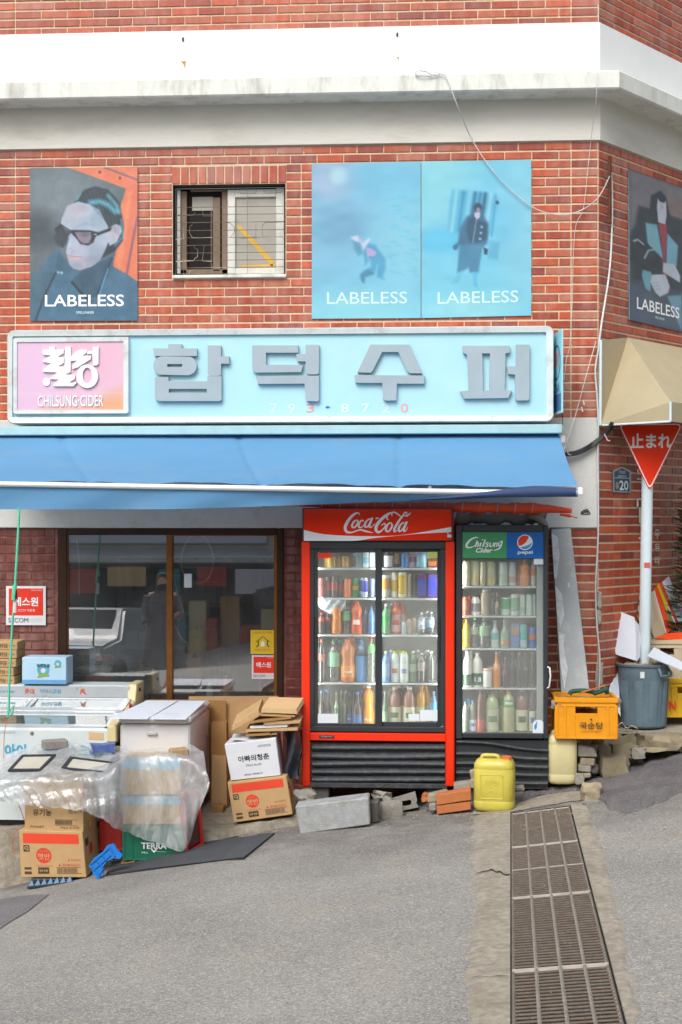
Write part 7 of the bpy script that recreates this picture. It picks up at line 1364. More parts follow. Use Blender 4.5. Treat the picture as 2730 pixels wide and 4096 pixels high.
# under the fridge: bearers that carry it
for px in (1290, 1740):
    p = P(px, 3150, -.5); g0 = gz(p.x, -.5); mb = MB(); mb.box((p.x, -.45, (g0 - .02 + P(px, 3150, YR).z) / 2), (.12, .5, max(.02, P(px, 3150, YR).z - g0 + .03)), .006); one('bearer_block', mb, 'stone_dark', 'dark bearer block carrying the red fridge ' + ('left end' if px < 1500 else 'right end'), 'concrete block')
for px in (1870, 2150):
    p = P(px, 3140, -.5); g0 = gz(p.x, -.5); mb = MB(); mb.box((p.x, -.42, (g0 - .02 + P(px, 3141, YC).z) / 2), (.12, .45, max(.02, P(px, 3141, YC).z - g0 + .03)), .006); one('bearer_block', mb, 'stone_dark', 'dark bearer block carrying the black fridge ' + ('left end' if px < 2000 else 'right end'), 'concrete block')
rg = random.Random(4); mb = MB()
for k in range(420):
    px = rg.uniform(700, 2050); py = 3345 - (px - 700) * .085 + abs(rg.gauss(0, 1)) * 26 - 18; p = G(px, py); s = rg.uniform(.002, .0075); mb.box(p + Vector((0, 0, s * .3)), (s * 2, s * 1.6, s), s * .3, rg.random() * 3)
for k in range(260):
    px = rg.uniform(1900, 2730); py = rg.uniform(3170, 3330); p = G(px, py); s = rg.uniform(.002, .006); mb.box(p + Vector((0, 0, .01)), (s * 2, s * 1.6, s), s * .3, rg.random() * 3)
for k in range(150):
    p = G(rg.uniform(20, 2700), rg.uniform(3480, 4090)); s = rg.uniform(.001, .0035); mb.box(p + Vector((0, 0, .002)), (s * 2, s * 1.4, s), 0, rg.random() * 3)
obj('grit', mb, 'stone_tan', kind='stuff', label='scattered grit and chips along the wall foot')

# ------------------------------------------------------------------ jerrycans
def loft(mb, secs, n=28, e=3.2, rot=0.0, c=(0, 0)):
    """stack of rounded-square sections (z, hx, hy, ox, oy)"""
    vs = []; q = Matrix.Rotation(rot, 2)
    for (z, hx, hy, ox, oy) in secs:
        for i in range(n):
            a = 2 * math.pi * (i + .5) / n; ca, sa = math.cos(a), math.sin(a); k = (abs(ca) ** e + abs(sa) ** e) ** (-1 / e); v = q @ Vector((ox + hx * k * ca, oy + hy * k * sa)); vs.append((c[0] + v.x, c[1] + v.y, z))
    m = len(secs); mb.add(vs, [(j * n + i, j * n + (i + 1) % n, (j + 1) * n + (i + 1) % n, (j + 1) * n + i) for j in range(m - 1) for i in range(n)] + [tuple(range(n - 1, -1, -1)), tuple((m - 1) * n + i for i in range(n))]); return mb
def jerry(label, base, w, d, h, rot, body, capm, text=None):
    t = thing('jerrycan', label, 'jerrycan', base); c = (base.x, base.y); z = base.z; a, b = w / 2, d / 2
    mb = MB(); loft(mb, [(z, a * .86, b * .86, 0, 0), (z + .012, a * .97, b * .97, 0, 0), (z + .03, a, b, 0, 0), (z + .18 * h, a, b, 0, 0), (z + .19 * h, a * .985, b * .985, 0, 0), (z + .2 * h, a, b, 0, 0), (z + .76 * h, a, b, 0, 0), (z + .775 * h, a * .98, b * .98, 0, 0), (z + .79 * h, a, b, 0, 0), (z + .85 * h, a * .985, b * .985, 0, 0), (z + .92 * h, a * .88, b * .88, 0, 0), (z + .95 * h, a * .72, b * .72, 0, 0)], 32, 4.5, rot, c); obj('body', mb, body, t, smooth=45)
    q = Matrix.Rotation(rot, 3, 'Z'); L = lambda x, y, zz: Vector((base.x, base.y, z)) + q @ Vector((x, y, zz))
    mb = MB(); mb.tube(smooth_line([L(-.62 * a, -.1 * b, .9 * h), L(-.6 * a, -.1 * b, .975 * h), L(-.45 * a, -.1 * b, h), L(.05 * a, -.1 * b, h), L(.2 * a, -.1 * b, .975 * h), L(.22 * a, -.1 * b, .9 * h)], 4), .014, 8); obj('handle', mb, body, t, smooth=60)
    mb = MB(); mb.tube([L(.6 * a, -.1 * b, .86 * h), L(.6 * a, -.1 * b, .955 * h)], .030, 14); obj('neck', mb, body, t, smooth=40); mb = MB(); mb.tube([L(.6 * a, -.1 * b, .935 * h), L(.6 * a, -.1 * b, .995 * h)], .034, 18); obj('cap', mb, capm, t, smooth=40)
    if text:
        rt = q @ Vector((1, 0, 0)); out = q @ Vector((0, -1, 0)); f0 = lambda u, v, o=0: L(u * a, -b * 1.0 - o, v * h)
        mb = MB()
        for p0, p1 in (((-.6, .24), (.5, .24)), ((.5, .24), (.5, .68)), ((.5, .68), (-.6, .68)), ((-.6, .68), (-.6, .24))): mb.tube([f0(*p0, -.001), f0(*p1, -.001)], .0035, 6)
        obj('raised_border', mb, body, t, smooth=60); mb = MB(); lettering(mb, text, f0(-.04, .53, -.002), rt, ZU, out, w=w * .36, h=h * .12, bold=.03, depth=.004, lift=0)
        mb.tube([f0(-.3 + .1 * i, .33 + .06 * math.sin(math.pi * i / 5), 0) for i in range(6)], .003, 5); obj('raised_lettering', mb, body, t)
M('can_yellow', '#bfb24a', .42, var=.08, vs=5, dirt=('#968c44', .4, 7)); M('can_cream', '#c4ba8c', .5, var=.09, vs=6, dirt=('#9a8f66', .35, 6)); M('cap_orange', '#cf6a34', .4); M('cap_cream', '#b0a468', .5)
b0 = G(1982, 3250); jerry('bright yellow plastic jerrycan with orange cap by the drain', Vector((b0.x, b0.y + .1, b0.z + .003)), .272, .2, .365, R(-10), 'can_yellow', 'cap_orange', '부라보')
b1 = P(2252, 3138, -.72); jerry('grimy cream jerrycan under the orange crate', Vector((b1.x, b1.y + .1, b1.z)), .205, .2, .36, R(4), 'can_cream', 'cap_cream')
# broken bricks carrying the crate
def zq(x, y): return (1900 + x / 1.889, 2400 + y / 1.889)
BL = ['top notched chunk', 'second chunk from the top', 'third chunk from the top', 'lowest chunk']
for k, (q, s) in enumerate((([(776, 1092), (905, 1120), (930, 1190), (780, 1188)], 0), ([(800, 1195), (912, 1200), (906, 1258), (798, 1250)], 1), ([(782, 1242), (882, 1250), (880, 1308), (780, 1300)], 2), ([(800, 1312), (880, 1308), (878, 1345), (804, 1355)], 3))):
    one('broken_brick', hexa([zq(*p) for p in q], -.66, .11, 0, 0, .009), 'stone_tan' if k % 2 else 'stone_grey', f'{BL[k]} of the broken brick pile under the orange crate', 'brick', 'broken brick pile')
p = P(*zq(905, 1310), -.6); rock('rubble_stone', 'dark chip of stone right of the broken brick pile', (p.x, p.y, p.z), (.05, .06, .07), 'stone_dark', 41)
p = P(*zq(790, 1365), -.72); rock('rubble_stone', 'pale stone at the foot of the broken brick pile', (p.x, p.y, p.z - .02), (.06, .06, .07), 'stone_grey', 43)
for k, (x, y, w, h, mt, lab, YY) in enumerate(((1130, 1195, .20, .12, 'rough_rock', 'round boulder in the broken pavement edge', -.34), (1232, 1170, .11, .075, 'stone_grey', 'smooth pale stone resting on the pavement edge boulder', -.40), (1045, 1320, .20, .16, 'rough_rock', 'low brown boulder where the asphalt meets the crate', -.5), (975, 1290, .09, .2, 'rough_rock', 'upright brown stone beside the broken brick pile', -.42), (1400, 1110, .3, .12, 'rough_rock', 'long ragged stone under the blue grey bin', -.26), (1500, 1090, .16, .1, 'rough_rock', 'ragged stone at the right end of the pavement edge', -.24))):
    p = P(*zq(x, y), YY); rock('edge_boulder', lab, (p.x, p.y, p.z - .02), (w, w * .8, h), mt, 50 + k, flat=.2)
p = G(*zq(885, 1505)); rock('edge_boulder', 'brown stone in the hole beside the drain kerb', (p.x, p.y + .03, p.z - .02), (.13, .11, .12), 'stone_tan', 61, flat=.2)
p = G(*zq(880, 1545)); rock('edge_boulder', 'small pale chip below the brown stone by the drain', (p.x, p.y, p.z - .01), (.1, .06, .035), 'stone_grey', 63, flat=.2)

# ------------------------------------------------------------------ orange crate on top
M('crate_orange', '#dd9212', .42, var=.06, vs=9, dirt=('#b8740e', .3, 6)); YK = -.76
t, f = crate('bottle_crate', 'orange plastic crate of rubble standing on the cream jerrycan', [(2224, 2790), (2470, 2788), (2470, 2955), (2224, 2955)], YK, .33, 'crate_orange', wall=.010)
mb = MB(); lettering(mb, '국순당', P(2366, 2902, YK - .010), XR, ZU, YO, w=.165, h=.046, bold=.018, lift=.002); lettering(mb, 'KOOKSOONDANG BREWERY', P(2366, 2926, YK - .008), XR, ZU, YO, w=.14, h=.008, lift=.002); obj('lettering', mb, 'ink_brown', t); mb = MB(); n = 10; mb.add([P(2366 + 4 * math.cos(6.283 * i / n), 2878 + 4 * math.sin(6.283 * i / n), YK - .011) for i in range(n)], [tuple(range(n))]); obj('dot', mb, 'ink_brown', t)
zk_ = P(2340, 2800, YK).z
for k in range(9):
    rg2 = random.Random(k); xx = P(2245, 2800, YK).x + .39 * ((k * .37) % 1); rock('crate_rubble', f'{["grey", "tan", "pale", "brown", "flat", "chipped", "rough", "small", "dusty"][k]} lump of rubble in the orange crate', (xx, YK + .06 + .05 * (k % 5), zk_ - .07), (.12, .11, .06), 'stone_tan' if k % 2 else 'stone_grey', 70 + k, 'rubble', flat=.25)
M('rag_green', '#1f4a40', .7, var=.2); mb = MB(); mb.tube(smooth_line([P(*zq(x, y), YK + .2) for x, y in ((716, 715), (740, 690), (830, 685), (920, 700), (990, 670), (1000, 712))], 4), .016, 7); mb.tube([P(*zq(900, 712), YK + .16), P(*zq(1000, 680), YK + .18)], .012, 6); one('cord_bundle', mb, 'rag_green', 'dark green cord bundle lying at the back of the orange crate', 'cord', smooth=60)
mb = MB(); mb.tube([P(*zq(800, 700), YK + .15), P(*zq(985, 648), YK + .2)], .006, 6); one('stick', mb, 'orange_brick', 'thin reddish stick lying over the orange crate back edge', 'stick')

# grey steel panel leaning against the wall
M('panel_steel', '#8d9294', .45, .2, var=.08, vs=3, dirt=('#b9bcb8', .5, 5)); M('flaked_paper', '#c9d0d4', .7, var=.1, vs=14, dirt=('#8b8374', .6, 12))
t = thing('steel_panel', 'long grey steel panel with torn paper leaning beside the black fridge', 'panel', P(2310, 2785, -.35))
fr = [P(2206, 2118, -.06), P(2284, 2112, -.06), P(2362, 2785, -.40), P(2246, 2785, -.40)]; mb = MB(); bk = [p + Vector((0.0, .05, .004)) for p in fr]; mb.add(fr + bk, [(0, 1, 2, 3), (7, 6, 5, 4), (0, 4, 5, 1), (1, 5, 6, 2), (2, 6, 7, 3), (3, 7, 4, 0)]); obj('panel', bevel(mb, .004), 'panel_steel', t)
def lp_(u, v, o=.002): return (fr[0] + (fr[1] - fr[0]) * u) * (1 - v) + (fr[3] + (fr[2] - fr[3]) * u) * v + Vector((0, -o, 0))
for poly in ([(.0, .02), (.3, .05), (.32, .16), (.12, .3), (.0, .3)], [(.02, .34), (.3, .4), (.33, .52), (.12, .6), (.02, .5)], [(.05, .62), (.3, .64), (.2, .7), (.3, .84), (.12, .96), (.03, .8)], [(.58, .33), (.66, .33), (.66, .36), (.58, .36)]): mb = MB(); mb.add([lp_(u, v) for u, v in poly], [tuple(range(len(poly)))]); obj('torn_paper', mb, 'flaked_paper', t)

# ------------------------------------------------------------------ bin, stop sign
M('bin_slate', '#5f737e', .55, var=.12, vs=9, dirt=('#48535a', .6, 5)); M('pole_white', '#c9d8de', .35, var=.03); M('sign_red', '#ea340c', .3, var=.02, spec=.4)
YB = .16; cb = P(2573, 2890, YB); bz = .335; bx_, by_ = cb.x, YB + .0; rt_, rb_, hb = .192, .168, P(2573, 2652, YB).z - bz
t = thing('rubbish_bin', 'slate blue plastic bin filled with concrete rubble holding the sign pole', 'bin', (bx_, by_, bz))
mb = MB(); mb.lathe([(rb_ * .94, 0), (rb_, .012), (rb_ + (rt_ - rb_) * .8, hb * .80), (rt_ * .985, hb * .82), (rt_ * .99, hb * .965), (rt_ * 1.05, hb * .97), (rt_ * 1.06, hb), (rt_ * .97, hb + .002), (rt_ * .95, hb * .93)], (bx_, by_, bz), 40, True); obj('body', mb, 'bin_slate', t, smooth=35)
for an in (-1.25, -1.9, -.6, -2.55, -.05):
    mb = MB()
    def pan(u, v): a = an - .2 + .4 * u; r_ = (rb_ + (rt_ - rb_) * v * .95) + .006 * math.sin(math.pi * min(1, max(0, u))) ** .4 * (v < .98); return Vector((bx_ + r_ * math.cos(a), by_ + r_ * math.sin(a), bz + hb * (.03 + .72 * v) + (.03 * hb if False else 0)))
    mb.grid(pan, 8, 6); obj('moulded_rib', mb, 'bin_slate', t, smooth=50)
mb = MB(); a0, a1 = R(-62), R(-28); hp = [Vector((bx_ + (rt_ + .028) * math.cos(a0 + (a1 - a0) * i / 6), by_ + (rt_ + .028) * math.sin(a0 + (a1 - a0) * i / 6), bz + hb * .83)) for i in range(7)]
mb.tube([Vector((bx_ + rt_ * math.cos(a0), by_ + rt_ * math.sin(a0), bz + hb * .95))] + [hp[0] + Vector((0, 0, .02))] + hp + [hp[-1] + Vector((0, 0, .02))] + [Vector((bx_ + rt_ * math.cos(a1), by_ + rt_ * math.sin(a1), bz + hb * .95))], .011, 8); obj('handle', mb, 'bin_slate', t, smooth=50)
mb = MB(); a_ = R(-100); mb.add([Vector((bx_ + (rt_ * 1.0 + .002) * math.cos(a), by_ + (rt_ * 1.0 + .002) * math.sin(a), bz + hb * v)) for a, v in ((a_ - .08, .9), (a_ + .08, .9), (a_ + .08, .8), (a_ - .08, .8))], [(0, 1, 2, 3)]); obj('sticker', mb, 'sticker_white', t)
mb = MB(); mb.grid(lambda u, v: Vector((bx_ + rt_ * .95 * (u ** .6) * math.cos(6.2832 * v), by_ + rt_ * .95 * (u ** .6) * math.sin(6.2832 * v), bz + hb * .95 + .02 * (1 - u) + .010 * math.sin(u * 30 + v * 40) * math.sin(v * 6.2832 * 7))), 12, 40)
rg = random.Random(9)
for k in range(70): a, r_ = rg.random() * 6.283, rt_ * .9 * rg.random() ** .5; s = rg.uniform(.008, .024); mb.box((bx_ + r_ * math.cos(a), by_ + r_ * math.sin(a), bz + hb * .97 + rg.random() * .012), (s * 2, s * 1.5, s), s * .3, rg.random() * 3)
obj('rubble_fill', mb, 'stone_tan', t, kind='stuff')
t = thing('stop_sign', 'red inverted triangle stop sign with white characters on a white pole', 'sign', (bx_ + .0, by_, bz + hb * .9)); YP = by_
pa, pb = P(2577, 2640, YP), P(2591, 1950, YP); mb = MB(); mb.tube([pa + Vector((0, 0, -.08)), pb + Vector((0, 0, .1))], .0435, 18); obj('pole', mb, 'pole_white', t, smooth=40)
YT = YP - .052
def rtri(pts, r, n=5):
    out = []
    for i in range(3):
        a, b, c = Vector(pts[i - 1]), Vector(pts[i]), Vector(pts[(i + 1) % 3]); d1, d2 = (a - b).normalized(), (c - b).normalized(); p1, p2 = b + d1 * r, b + d2 * r
        for k in range(n + 1): u = k / n; out.append(tuple((p1 * (1 - u) ** 2 + b * 2 * u * (1 - u) + p2 * u * u)))
    return out
tri = [(2470, 1692), (2736, 1692), (2600, 1966)]
def shr(k): c = Vector((2602, 1783)); return [tuple(c + (Vector(p) - c) * k) for p in tri]
tf = lambda x, y, d: P(x, y, YT) + Vector((0, -d, 0))
mb = MB(); mb.prism(rtri(tri, 26), tf, -.004, 0); obj('plate', mb, 'sign_red', t)
o1, i1 = rtri(shr(.965), 24), rtri(shr(.915), 20); mb = MB(); n = len(o1); mb.add([tf(*p, .0015) for p in o1] + [tf(*p, .0015) for p in i1], [(i, (i + 1) % n, n + (i + 1) % n, n + i) for i in range(n)]); obj('white_border', mb, 'lettering_white', t)
mb = MB(); lettering(mb, '止まれ', tf(2605, 1763, 0), XR, ZU, YO, w=P(2688, 0, YT).x - P(2524, 0, YT).x, h=P(0, 1735, YT).z - P(0, 1793, YT).z, bold=.03, lift=.002); obj('lettering', mb, 'lettering_white', t)
mb = MB(); p = P(2590, 2260, YP - .045); mb.box(p, (.045, .004, .035), 0); obj('sticker', mb, 'print_redtxt', t)

# house number plate
M('plate_blue', '#2e405c', .4, var=.05); M('plate_silver', '#9aa6b4', .35, .5)
def SZ(px, py, o): return PS(px, py, o)
t = thing('number_plate', 'navy house number plate reading twenty on the side brick wall', 'sign', SZ(2489, 1968, .01))
po = [(2452, 1882), (2489, 1866), (2526, 1884), (2526, 1972), (2453, 1968)]; pi_ = [(2459, 1887), (2489, 1873), (2519, 1889), (2519, 1965), (2460, 1962)]
mb = MB(); mb.prism(po, lambda x, y, d: SZ(x, y, .004 + d), 0, .008); obj('rim', mb, 'plate_silver', t); mb = MB(); mb.add([SZ(x, y, .0135) for x, y in pi_], [tuple(range(5))]); obj('face', mb, 'plate_blue', t)
mb = MB(); lettering(mb, '20', SZ(2496, 1942, .014), SD, ZU, SN, w=.135, h=.075, bold=.02); lettering(mb, '이태원로', SZ(2489, 1889, .014), SD, ZU, SN, w=.1); lettering(mb, 'Itaewon-ro', SZ(2489, 1903, .014), SD, ZU, SN, w=.12); obj('lettering', mb, 'print_faded_white', t)
mb = MB(); mb.add([SZ(x, y, .0138) for x, y in ((2461, 1910), (2519, 1912), (2519, 1914), (2461, 1912))], [(0, 1, 2, 3)]); obj('rule', mb, 'print_faded_white', t)
mb = MB(); n = 9; mb.add([SZ(2470 + 8 * math.cos(6.283 * i / n), 1942 + 15 * math.sin(6.283 * i / n), .0145) for i in range(n)], [tuple(range(n))]); obj('scuff', mb, 'stone_grey', t)
# white painted writing on the side wall
mb = MB()
def zs_(x, y): return (2380 + x / 3.794, 1680 + y / 3.794)
fsw = lambda x, y: SZ(*zs_(x, y), .006 + LIFT[0])
for st in ([(652, 750, 22), (655, 820, 22)], [(640, 893, 24), (712, 897, 24)], [(650, 1190, 26), (650, 1320, 26)], [(665, 1200, 22), (712, 1198, 22)], [(685, 1330, 28), (685, 1560, 28)], [(700, 1440, 18), (722, 1440, 18)], [(700, 1545, 18), (722, 1535, 18)], [(684, 1705, 24), (724, 1702, 24)], [(668, 1795, 26), (722, 1788, 26)], [(690, 2060, 26), (715, 2020, 20)]): ribbon(mb, st, fsw, 2)
for s_, y, h in (('우', 1730, .075), ('유', 1935, .062), ('라', 2130, .066)): lettering(mb, s_, fsw(948, y), SD, ZU, SN, w=.085, h=h, bold=.015, lift=.001)
one('wall_writing', mb, 'weathered_white', 'faded white hand painted characters on the side brick wall behind the pole', 'writing')

# ------------------------------------------------------------------ beige side awning
M('awning_beige', '#a99d80', .85, var=.06, vs=4, bump=.1, bs=300)
A_, A2, Bp, C1, C2 = PS(2404, 1360, .025), PS(2402, 1702, .025), PS(2512, 1350, .025), PS(2683, 1607, .62), PS(2683, 1686, .62); far = SD * 2.2
t = thing('side_awning', 'beige hipped fabric awning on the side wall over the stop sign', 'awning', A2); mb = MB()
mb.add([A_, Bp, C1, C2, A2], [(0, 1, 2, 3, 4)]); mb.quad(Bp, Bp + far, C1 + far, C1); obj('canopy', mb, 'awning_beige', t); mb = MB(); mb.quad(C1, C1 + far, C2 + far, C2); obj('valance', mb, 'awning_beige', t)
mb = MB(); mb.tube([A_, A2], .012, 6); mb.tube([C2, C1], .01, 6); mb.tube([A2 + SN * .02, C2], .008, 6); obj('frame', mb, 'pole_white', t)

# ------------------------------------------------------------------ boards, crates and bin-side clutter around the corner
M('board_cream', '#b9a98c', .75, var=.06); M('board_edge', '#9a7a42', .8); M('board_white', '#c6cdd8', .6, var=.03); M('print_orange', '#d8481c', .5); M('print_yellow', '#d2b21e', .5); M('print_olive', '#7a7a48', .6)
def slab(q, th, mt, label, cat, name='leaning_board'):
    f = [Vector(p) for p in q]; nrm = (f[1] - f[0]).cross(f[3] - f[0]).normalized(); nrm = -nrm if nrm.y < 0 else nrm; mb = MB(); b = [p + nrm * th for p in f]; mb.add(f + b, [(0, 1, 2, 3), (7, 6, 5, 4), (0, 4, 5, 1), (1, 5, 6, 2), (2, 6, 7, 3), (3, 7, 4, 0)])
    t = thing(name, label, cat, (f[2] + f[3]) / 2); obj('sheet', mb, mt, t); return t, f
def zb3(x, y): return (2380 + x / 3.137, 2200 + y / 3.137)
def pb3(x, y, Y): return P(*zb3(x, y), Y)
slab([pb3(384, 385, .62), pb3(430, 340, .68), pb3(720, 1090, .40), pb3(660, 1100, .34)], .02, 'board_edge', 'brown edged board at the back of the leaning board stack', 'board')
slab([pb3(418, 345, .60), pb3(470, 315, .66), pb3(752, 1108, .36), pb3(700, 1115, .30)], .02, 'board_cream', 'second cream board in the leaning stack beside the pole', 'board')
t, f = slab([pb3(455, 315, .56), pb3(700, 285, .74), pb3(905, 1040, .52), pb3(760, 1110, .30)], .012, 'board_cream', 'front cream panel of the leaning board stack', 'board')
t, f = slab([pb3(690, 290, .72), pb3(905, 272, .86), pb3(1150, 850, .74), pb3(905, 1050, .50)], .014, 'board_white', 'white poster board with orange and yellow print leaning by the pole', 'board')
def bb(u, v, o=.002): p = (f[0] + (f[1] - f[0]) * u) * (1 - v) + (f[3] + (f[2] - f[3]) * u) * v; return p + Vector((0, -o, 0))
for poly, mt, o in (([(.0, .0), (.5, .02), (.62, 1), (.0, 1)], 'print_orange', .002), ([(.22, .3), (.4, .3), (.5, .95), (.22, .98)], 'print_olive', .003), ([(.18, .14), (.3, .12), (.42, .62), (.28, .68)], 'print_yellow', .004), ([(.36, .55), (.42, .55), (.5, .98), (.44, 1)], 'board_white', .004)):
    mb = MB(); mb.add([bb(u, v, o) for u, v in poly], [tuple(range(len(poly)))]); obj('print', mb, mt, t)
slab([pb3(225, 735, .30), pb3(500, 845, .22), pb3(535, 1395, .10), pb3(262, 1310, .18)], .01, 'board_white', 'grey white foam board standing at the left of the pole', 'board')
slab([pb3(480, 860, .24), pb3(560, 960, .16), pb3(560, 1350, .08), pb3(520, 1400, .1)], .01, 'board_white', 'narrow folded foam board right behind the pole', 'board')
slab([pb3(262, 1455, .28), pb3(285, 1460, .26), pb3(320, 2085, .0), pb3(165, 1800, .06)], .008, 'board_white', 'thin white board wedged at the left of the slate bin', 'board')
slab([pb3(745, 1220, .16), pb3(1130, 1420, .0), pb3(1098, 1505, -.12), pb3(662, 1325, -.02)], .008, 'board_white', 'curled white sheet lying over the right rim of the bin', 'board')
slab([pb3(905, 1045, .40), pb3(1140, 1030, .42), pb3(1140, 1130, .30), pb3(760, 1100, .28)], .008, 'print_orange', 'faded red sheet lying flat on the beige crate', 'board')
t, f2 = crate('stacking_crate', 'beige stacking crate with a window opening behind the bin', [zb3(665, 1120), zb3(1150, 1120), zb3(1150, 1625), zb3(665, 1625)], .30, .4, 'board_cream', holes=True)
t, f2 = crate('stacking_crate', 'yellow beer crate with red letter at the right picture edge', [zb3(905, 1610), zb3(1330, 1610), zb3(1330, 2100), zb3(905, 2100)], .22, .4, M('crate_yellow', '#d2a416', .42, var=.06), holes=True)
mb = MB(); lettering(mb, 'N', pb3(975, 1950, .20), XR, ZU, YO, w=.05, h=.065, bold=.03, lift=.004); obj('lettering', mb, 'secure_red', t)
mb = MB(); mb.tube(smooth_line([pb3(280, 2230, -.08), pb3(340, 2170, -.05), pb3(400, 2240, -.09), pb3(460, 2210, -.08), pb3(540, 2245, -.1)], 5), .007, 6); one('bent_strip', mb, 'galvanized', 'bent bright metal strip on the pavement before the bin', 'metal scrap', smooth=60)

# ------------------------------------------------------------------ evergreen at the right edge
t = thing('conifer', 'dark green potted conifer at the right picture edge behind the boards', 'shrub', (P(2790, 2700, .62).x, .62, .34)); tb = P(2790, 2700, .62); tb.z = .34; mb = MB(); mb.tube([tb, tb + Vector((.02, 0, 1.0)), tb + Vector((0, .02, 2.0))], [.03, .022, .008], 8); M('bark', '#4a3a2c', .9, var=.2); obj('trunk', mb, 'bark', t)
M('needles', '#4a6a2c', .6, var=.35, vs=14); M('needles_dark', '#2a4028', .6, var=.3, vs=14); rg = random.Random(3); mb = MB()
for k in range(900):
    z = rg.random() ** .9; hgt = .42 + 1.75 * z; rr2 = (.24 * (1 - z) + .07) * rg.random() ** .5; a = rg.random() * 6.283; c = Vector((tb.x + rr2 * math.cos(a), tb.y + rr2 * math.sin(a), hgt)); d = Vector((math.cos(a), math.sin(a), rg.uniform(-.2, .6))).normalized(); L_ = rg.uniform(.07, .15); mb.cur = 0 if rg.random() < .4 else 1
    sd_ = d.cross(Vector((0, 0, 1))).normalized()
    for j in range(5):
        p = c + d * L_ * j / 5; w = .036 * (1 - j / 6)
        for sg in (-1, 1): mb.add([p, p + (sd_ * sg * .8 + d * .7 + Vector((0, 0, .2))) * w * 1.6, p + d * .022], [(0, 1, 2)])
obj('crown', mb, [MATS['needles'], MATS['needles_dark']], t, recalc=False)

# ------------------------------------------------------------------ cables, brackets
M('cable_white', '#c4c8c8', .5, var=.05); M('cable_black', '#26282b', .5); M('cable_grey', '#c0c4c6', .5); M('rust', '#5e3524', .9, var=.3, vs=30); M('putty', '#a39c90', .95, var=.15, vs=20, bump=.5, bs=60)
def cable(pts, r, mt, label, cat='cable', name='cable'):
    mb = MB(); mb.tube(smooth_line(pts, 6), r, 6); return one(name, mb, mt, label, cat, smooth=60)
LY = -.27
cable([P(1660, 296, LY), P(1700, 285, LY), P(1735, 300, LY), P(1772, 296, LY), P(1790, 320, LY + .0), P(1830, 420, -.24), P(1880, 540, -.06), P(1940, 640, -.04), P(2000, 715, -.04), P(2080, 790, -.04), P(2150, 838, -.04), P(2230, 858, -.04), P(2310, 848, -.04), P(2390, 795, -.05), PS(2440, 705, .04)], .004, 'cable_grey', 'grey cable hanging from the ledge across the blue poster to the corner')
cable([P(1772, 298, LY), P(1740, 288, LY), P(1735, 300, LY), P(1700, 304, LY), P(1668, 300, LY), P(1662, 288, LY), P(1690, 282, LY), P(1730, 300, LY)], .004, 'cable_grey', 'loop of spare cable lying on the white ledge')
cable([PS(2446, 690, .03), PS(2450, 800, .03), PS(2449, 900, .03), PS(2445, 1010, .03), PS(2436, 1110, .03), PS(2424, 1190, .03), PS(2408, 1290, .03), P(2394, 1400, -.03), P(2382, 1480, -.03), P(2388, 1570, -.03), P(2394, 1690, -.035), P(2392, 1800, -.035), P(2394, 2100, -.035), P(2388, 2250, -.03), P(2383, 2350, -.03), P(2388, 2500, -.03), P(2400, 2640, -.03), P(2396, 2790, -.03)], .0075, 'cable_white', 'white cable running down the building corner')
cable([P(2396, 20, -.03), P(2393, 250, -.03), P(2390, 300, -.28), P(2385, 400, -.28), P(2365, 560, -.05), P(2352, 680, -.03), P(2335, 830, -.03), P(2305, 900, -.03), P(2295, 1010, -.03), P(2290, 1200, -.03), P(2280, 1380, -.03), P(2266, 1440, -.03), P(2258, 1520, -.1)], .0022, 'cable_grey', 'thin wire running down the front wall near the corner')
cable([P(2385, 1365, -.03), P(2360, 1450, -.05), P(2330, 1560, -.06), P(2300, 1670, -.07), P(2256, 1800, -.2)], .003, 'cable_white', 'thin slanting cord with knots between corner and awning')
cable([P(2262, 1815, -.08), P(2310, 1808, -.07), P(2355, 1785, -.06), P(2398, 1755, -.05), PS(2425, 1730, .08), PS(2450, 1690, .14)], .014, 'cable_black', 'black cable sleeve bridging the front plaster and the side awning')
cable([P(2262, 1822, -.09), P(2310, 1816, -.08), P(2355, 1794, -.07), P(2400, 1762, -.06), PS(2432, 1735, .09), PS(2468, 1690, .14)], .010, 'cable_black', 'second thinner black cable beside the cable sleeve')
cable([P(2250, 1650, -.2), P(2252, 1690, -.2), P(2248, 1712, -.2)], .003, 'cable_black', 'short black lead below the projecting plate')
cable([PS(2570, 1910, .02), PS(2572, 1990, .02), PS(2566, 2060, .02), PS(2567, 2140, .02)], .006, 'cable_white', 'short white cable on the side wall behind the pole')
mb = MB(); a, b = PS(2440, 625, .03), PS(2440, 895, .03); mb.box((a + b) / 2, (.03, .02, (a.z - b.z)), .004, TURN); one('rusty_bracket', mb, 'rust', 'rusty upright iron bracket on the side wall below the ledge', 'bracket')
for k, (px, py, w, h) in enumerate(((2398, 2400, .035, .12), (2397, 2470, .03, .1), (2398, 2700, .05, .16))):
    p = PS(px, py, .01); mb = MB(); rock('putty_patch', f'{["upper", "middle", "lowest"][k]} lump of grey putty holding the corner cable', (p.x, p.y, p.z - h / 2), (w, .025, h), 'putty', 90 + k, 'putty', flat=.3)
for k, (px, py) in enumerate(((2332, 1600), (2326, 1628))): p = P(px, py, -.06); mb = MB(); mb.tube([p, p + Vector((.01, 0, -.035))], .006, 6); one('cable_tie', mb, 'sticker_white', f'{["upper", "lower"][k]} white tag tied to the slanting cord', 'tag')
for k, (px, py, sd) in enumerate(((2268, 1808, 0), (2424, 1752, 1))): p = P(px, py, -.1) if not sd else PS(px, py, .1); mb = MB(); mb.tube([p + Vector((-.012, -.012, .03)), p + Vector((.012, -.018, -.02)), p + Vector((.03, -.02, -.022))], .005, 6); one('cable_tie', mb, 'box_pink', f'pinkish tie at the {["left", "right"][k]} end of the black cables', 'tag')
mb = MB()                                                   # small black tag sprayed on the plaster
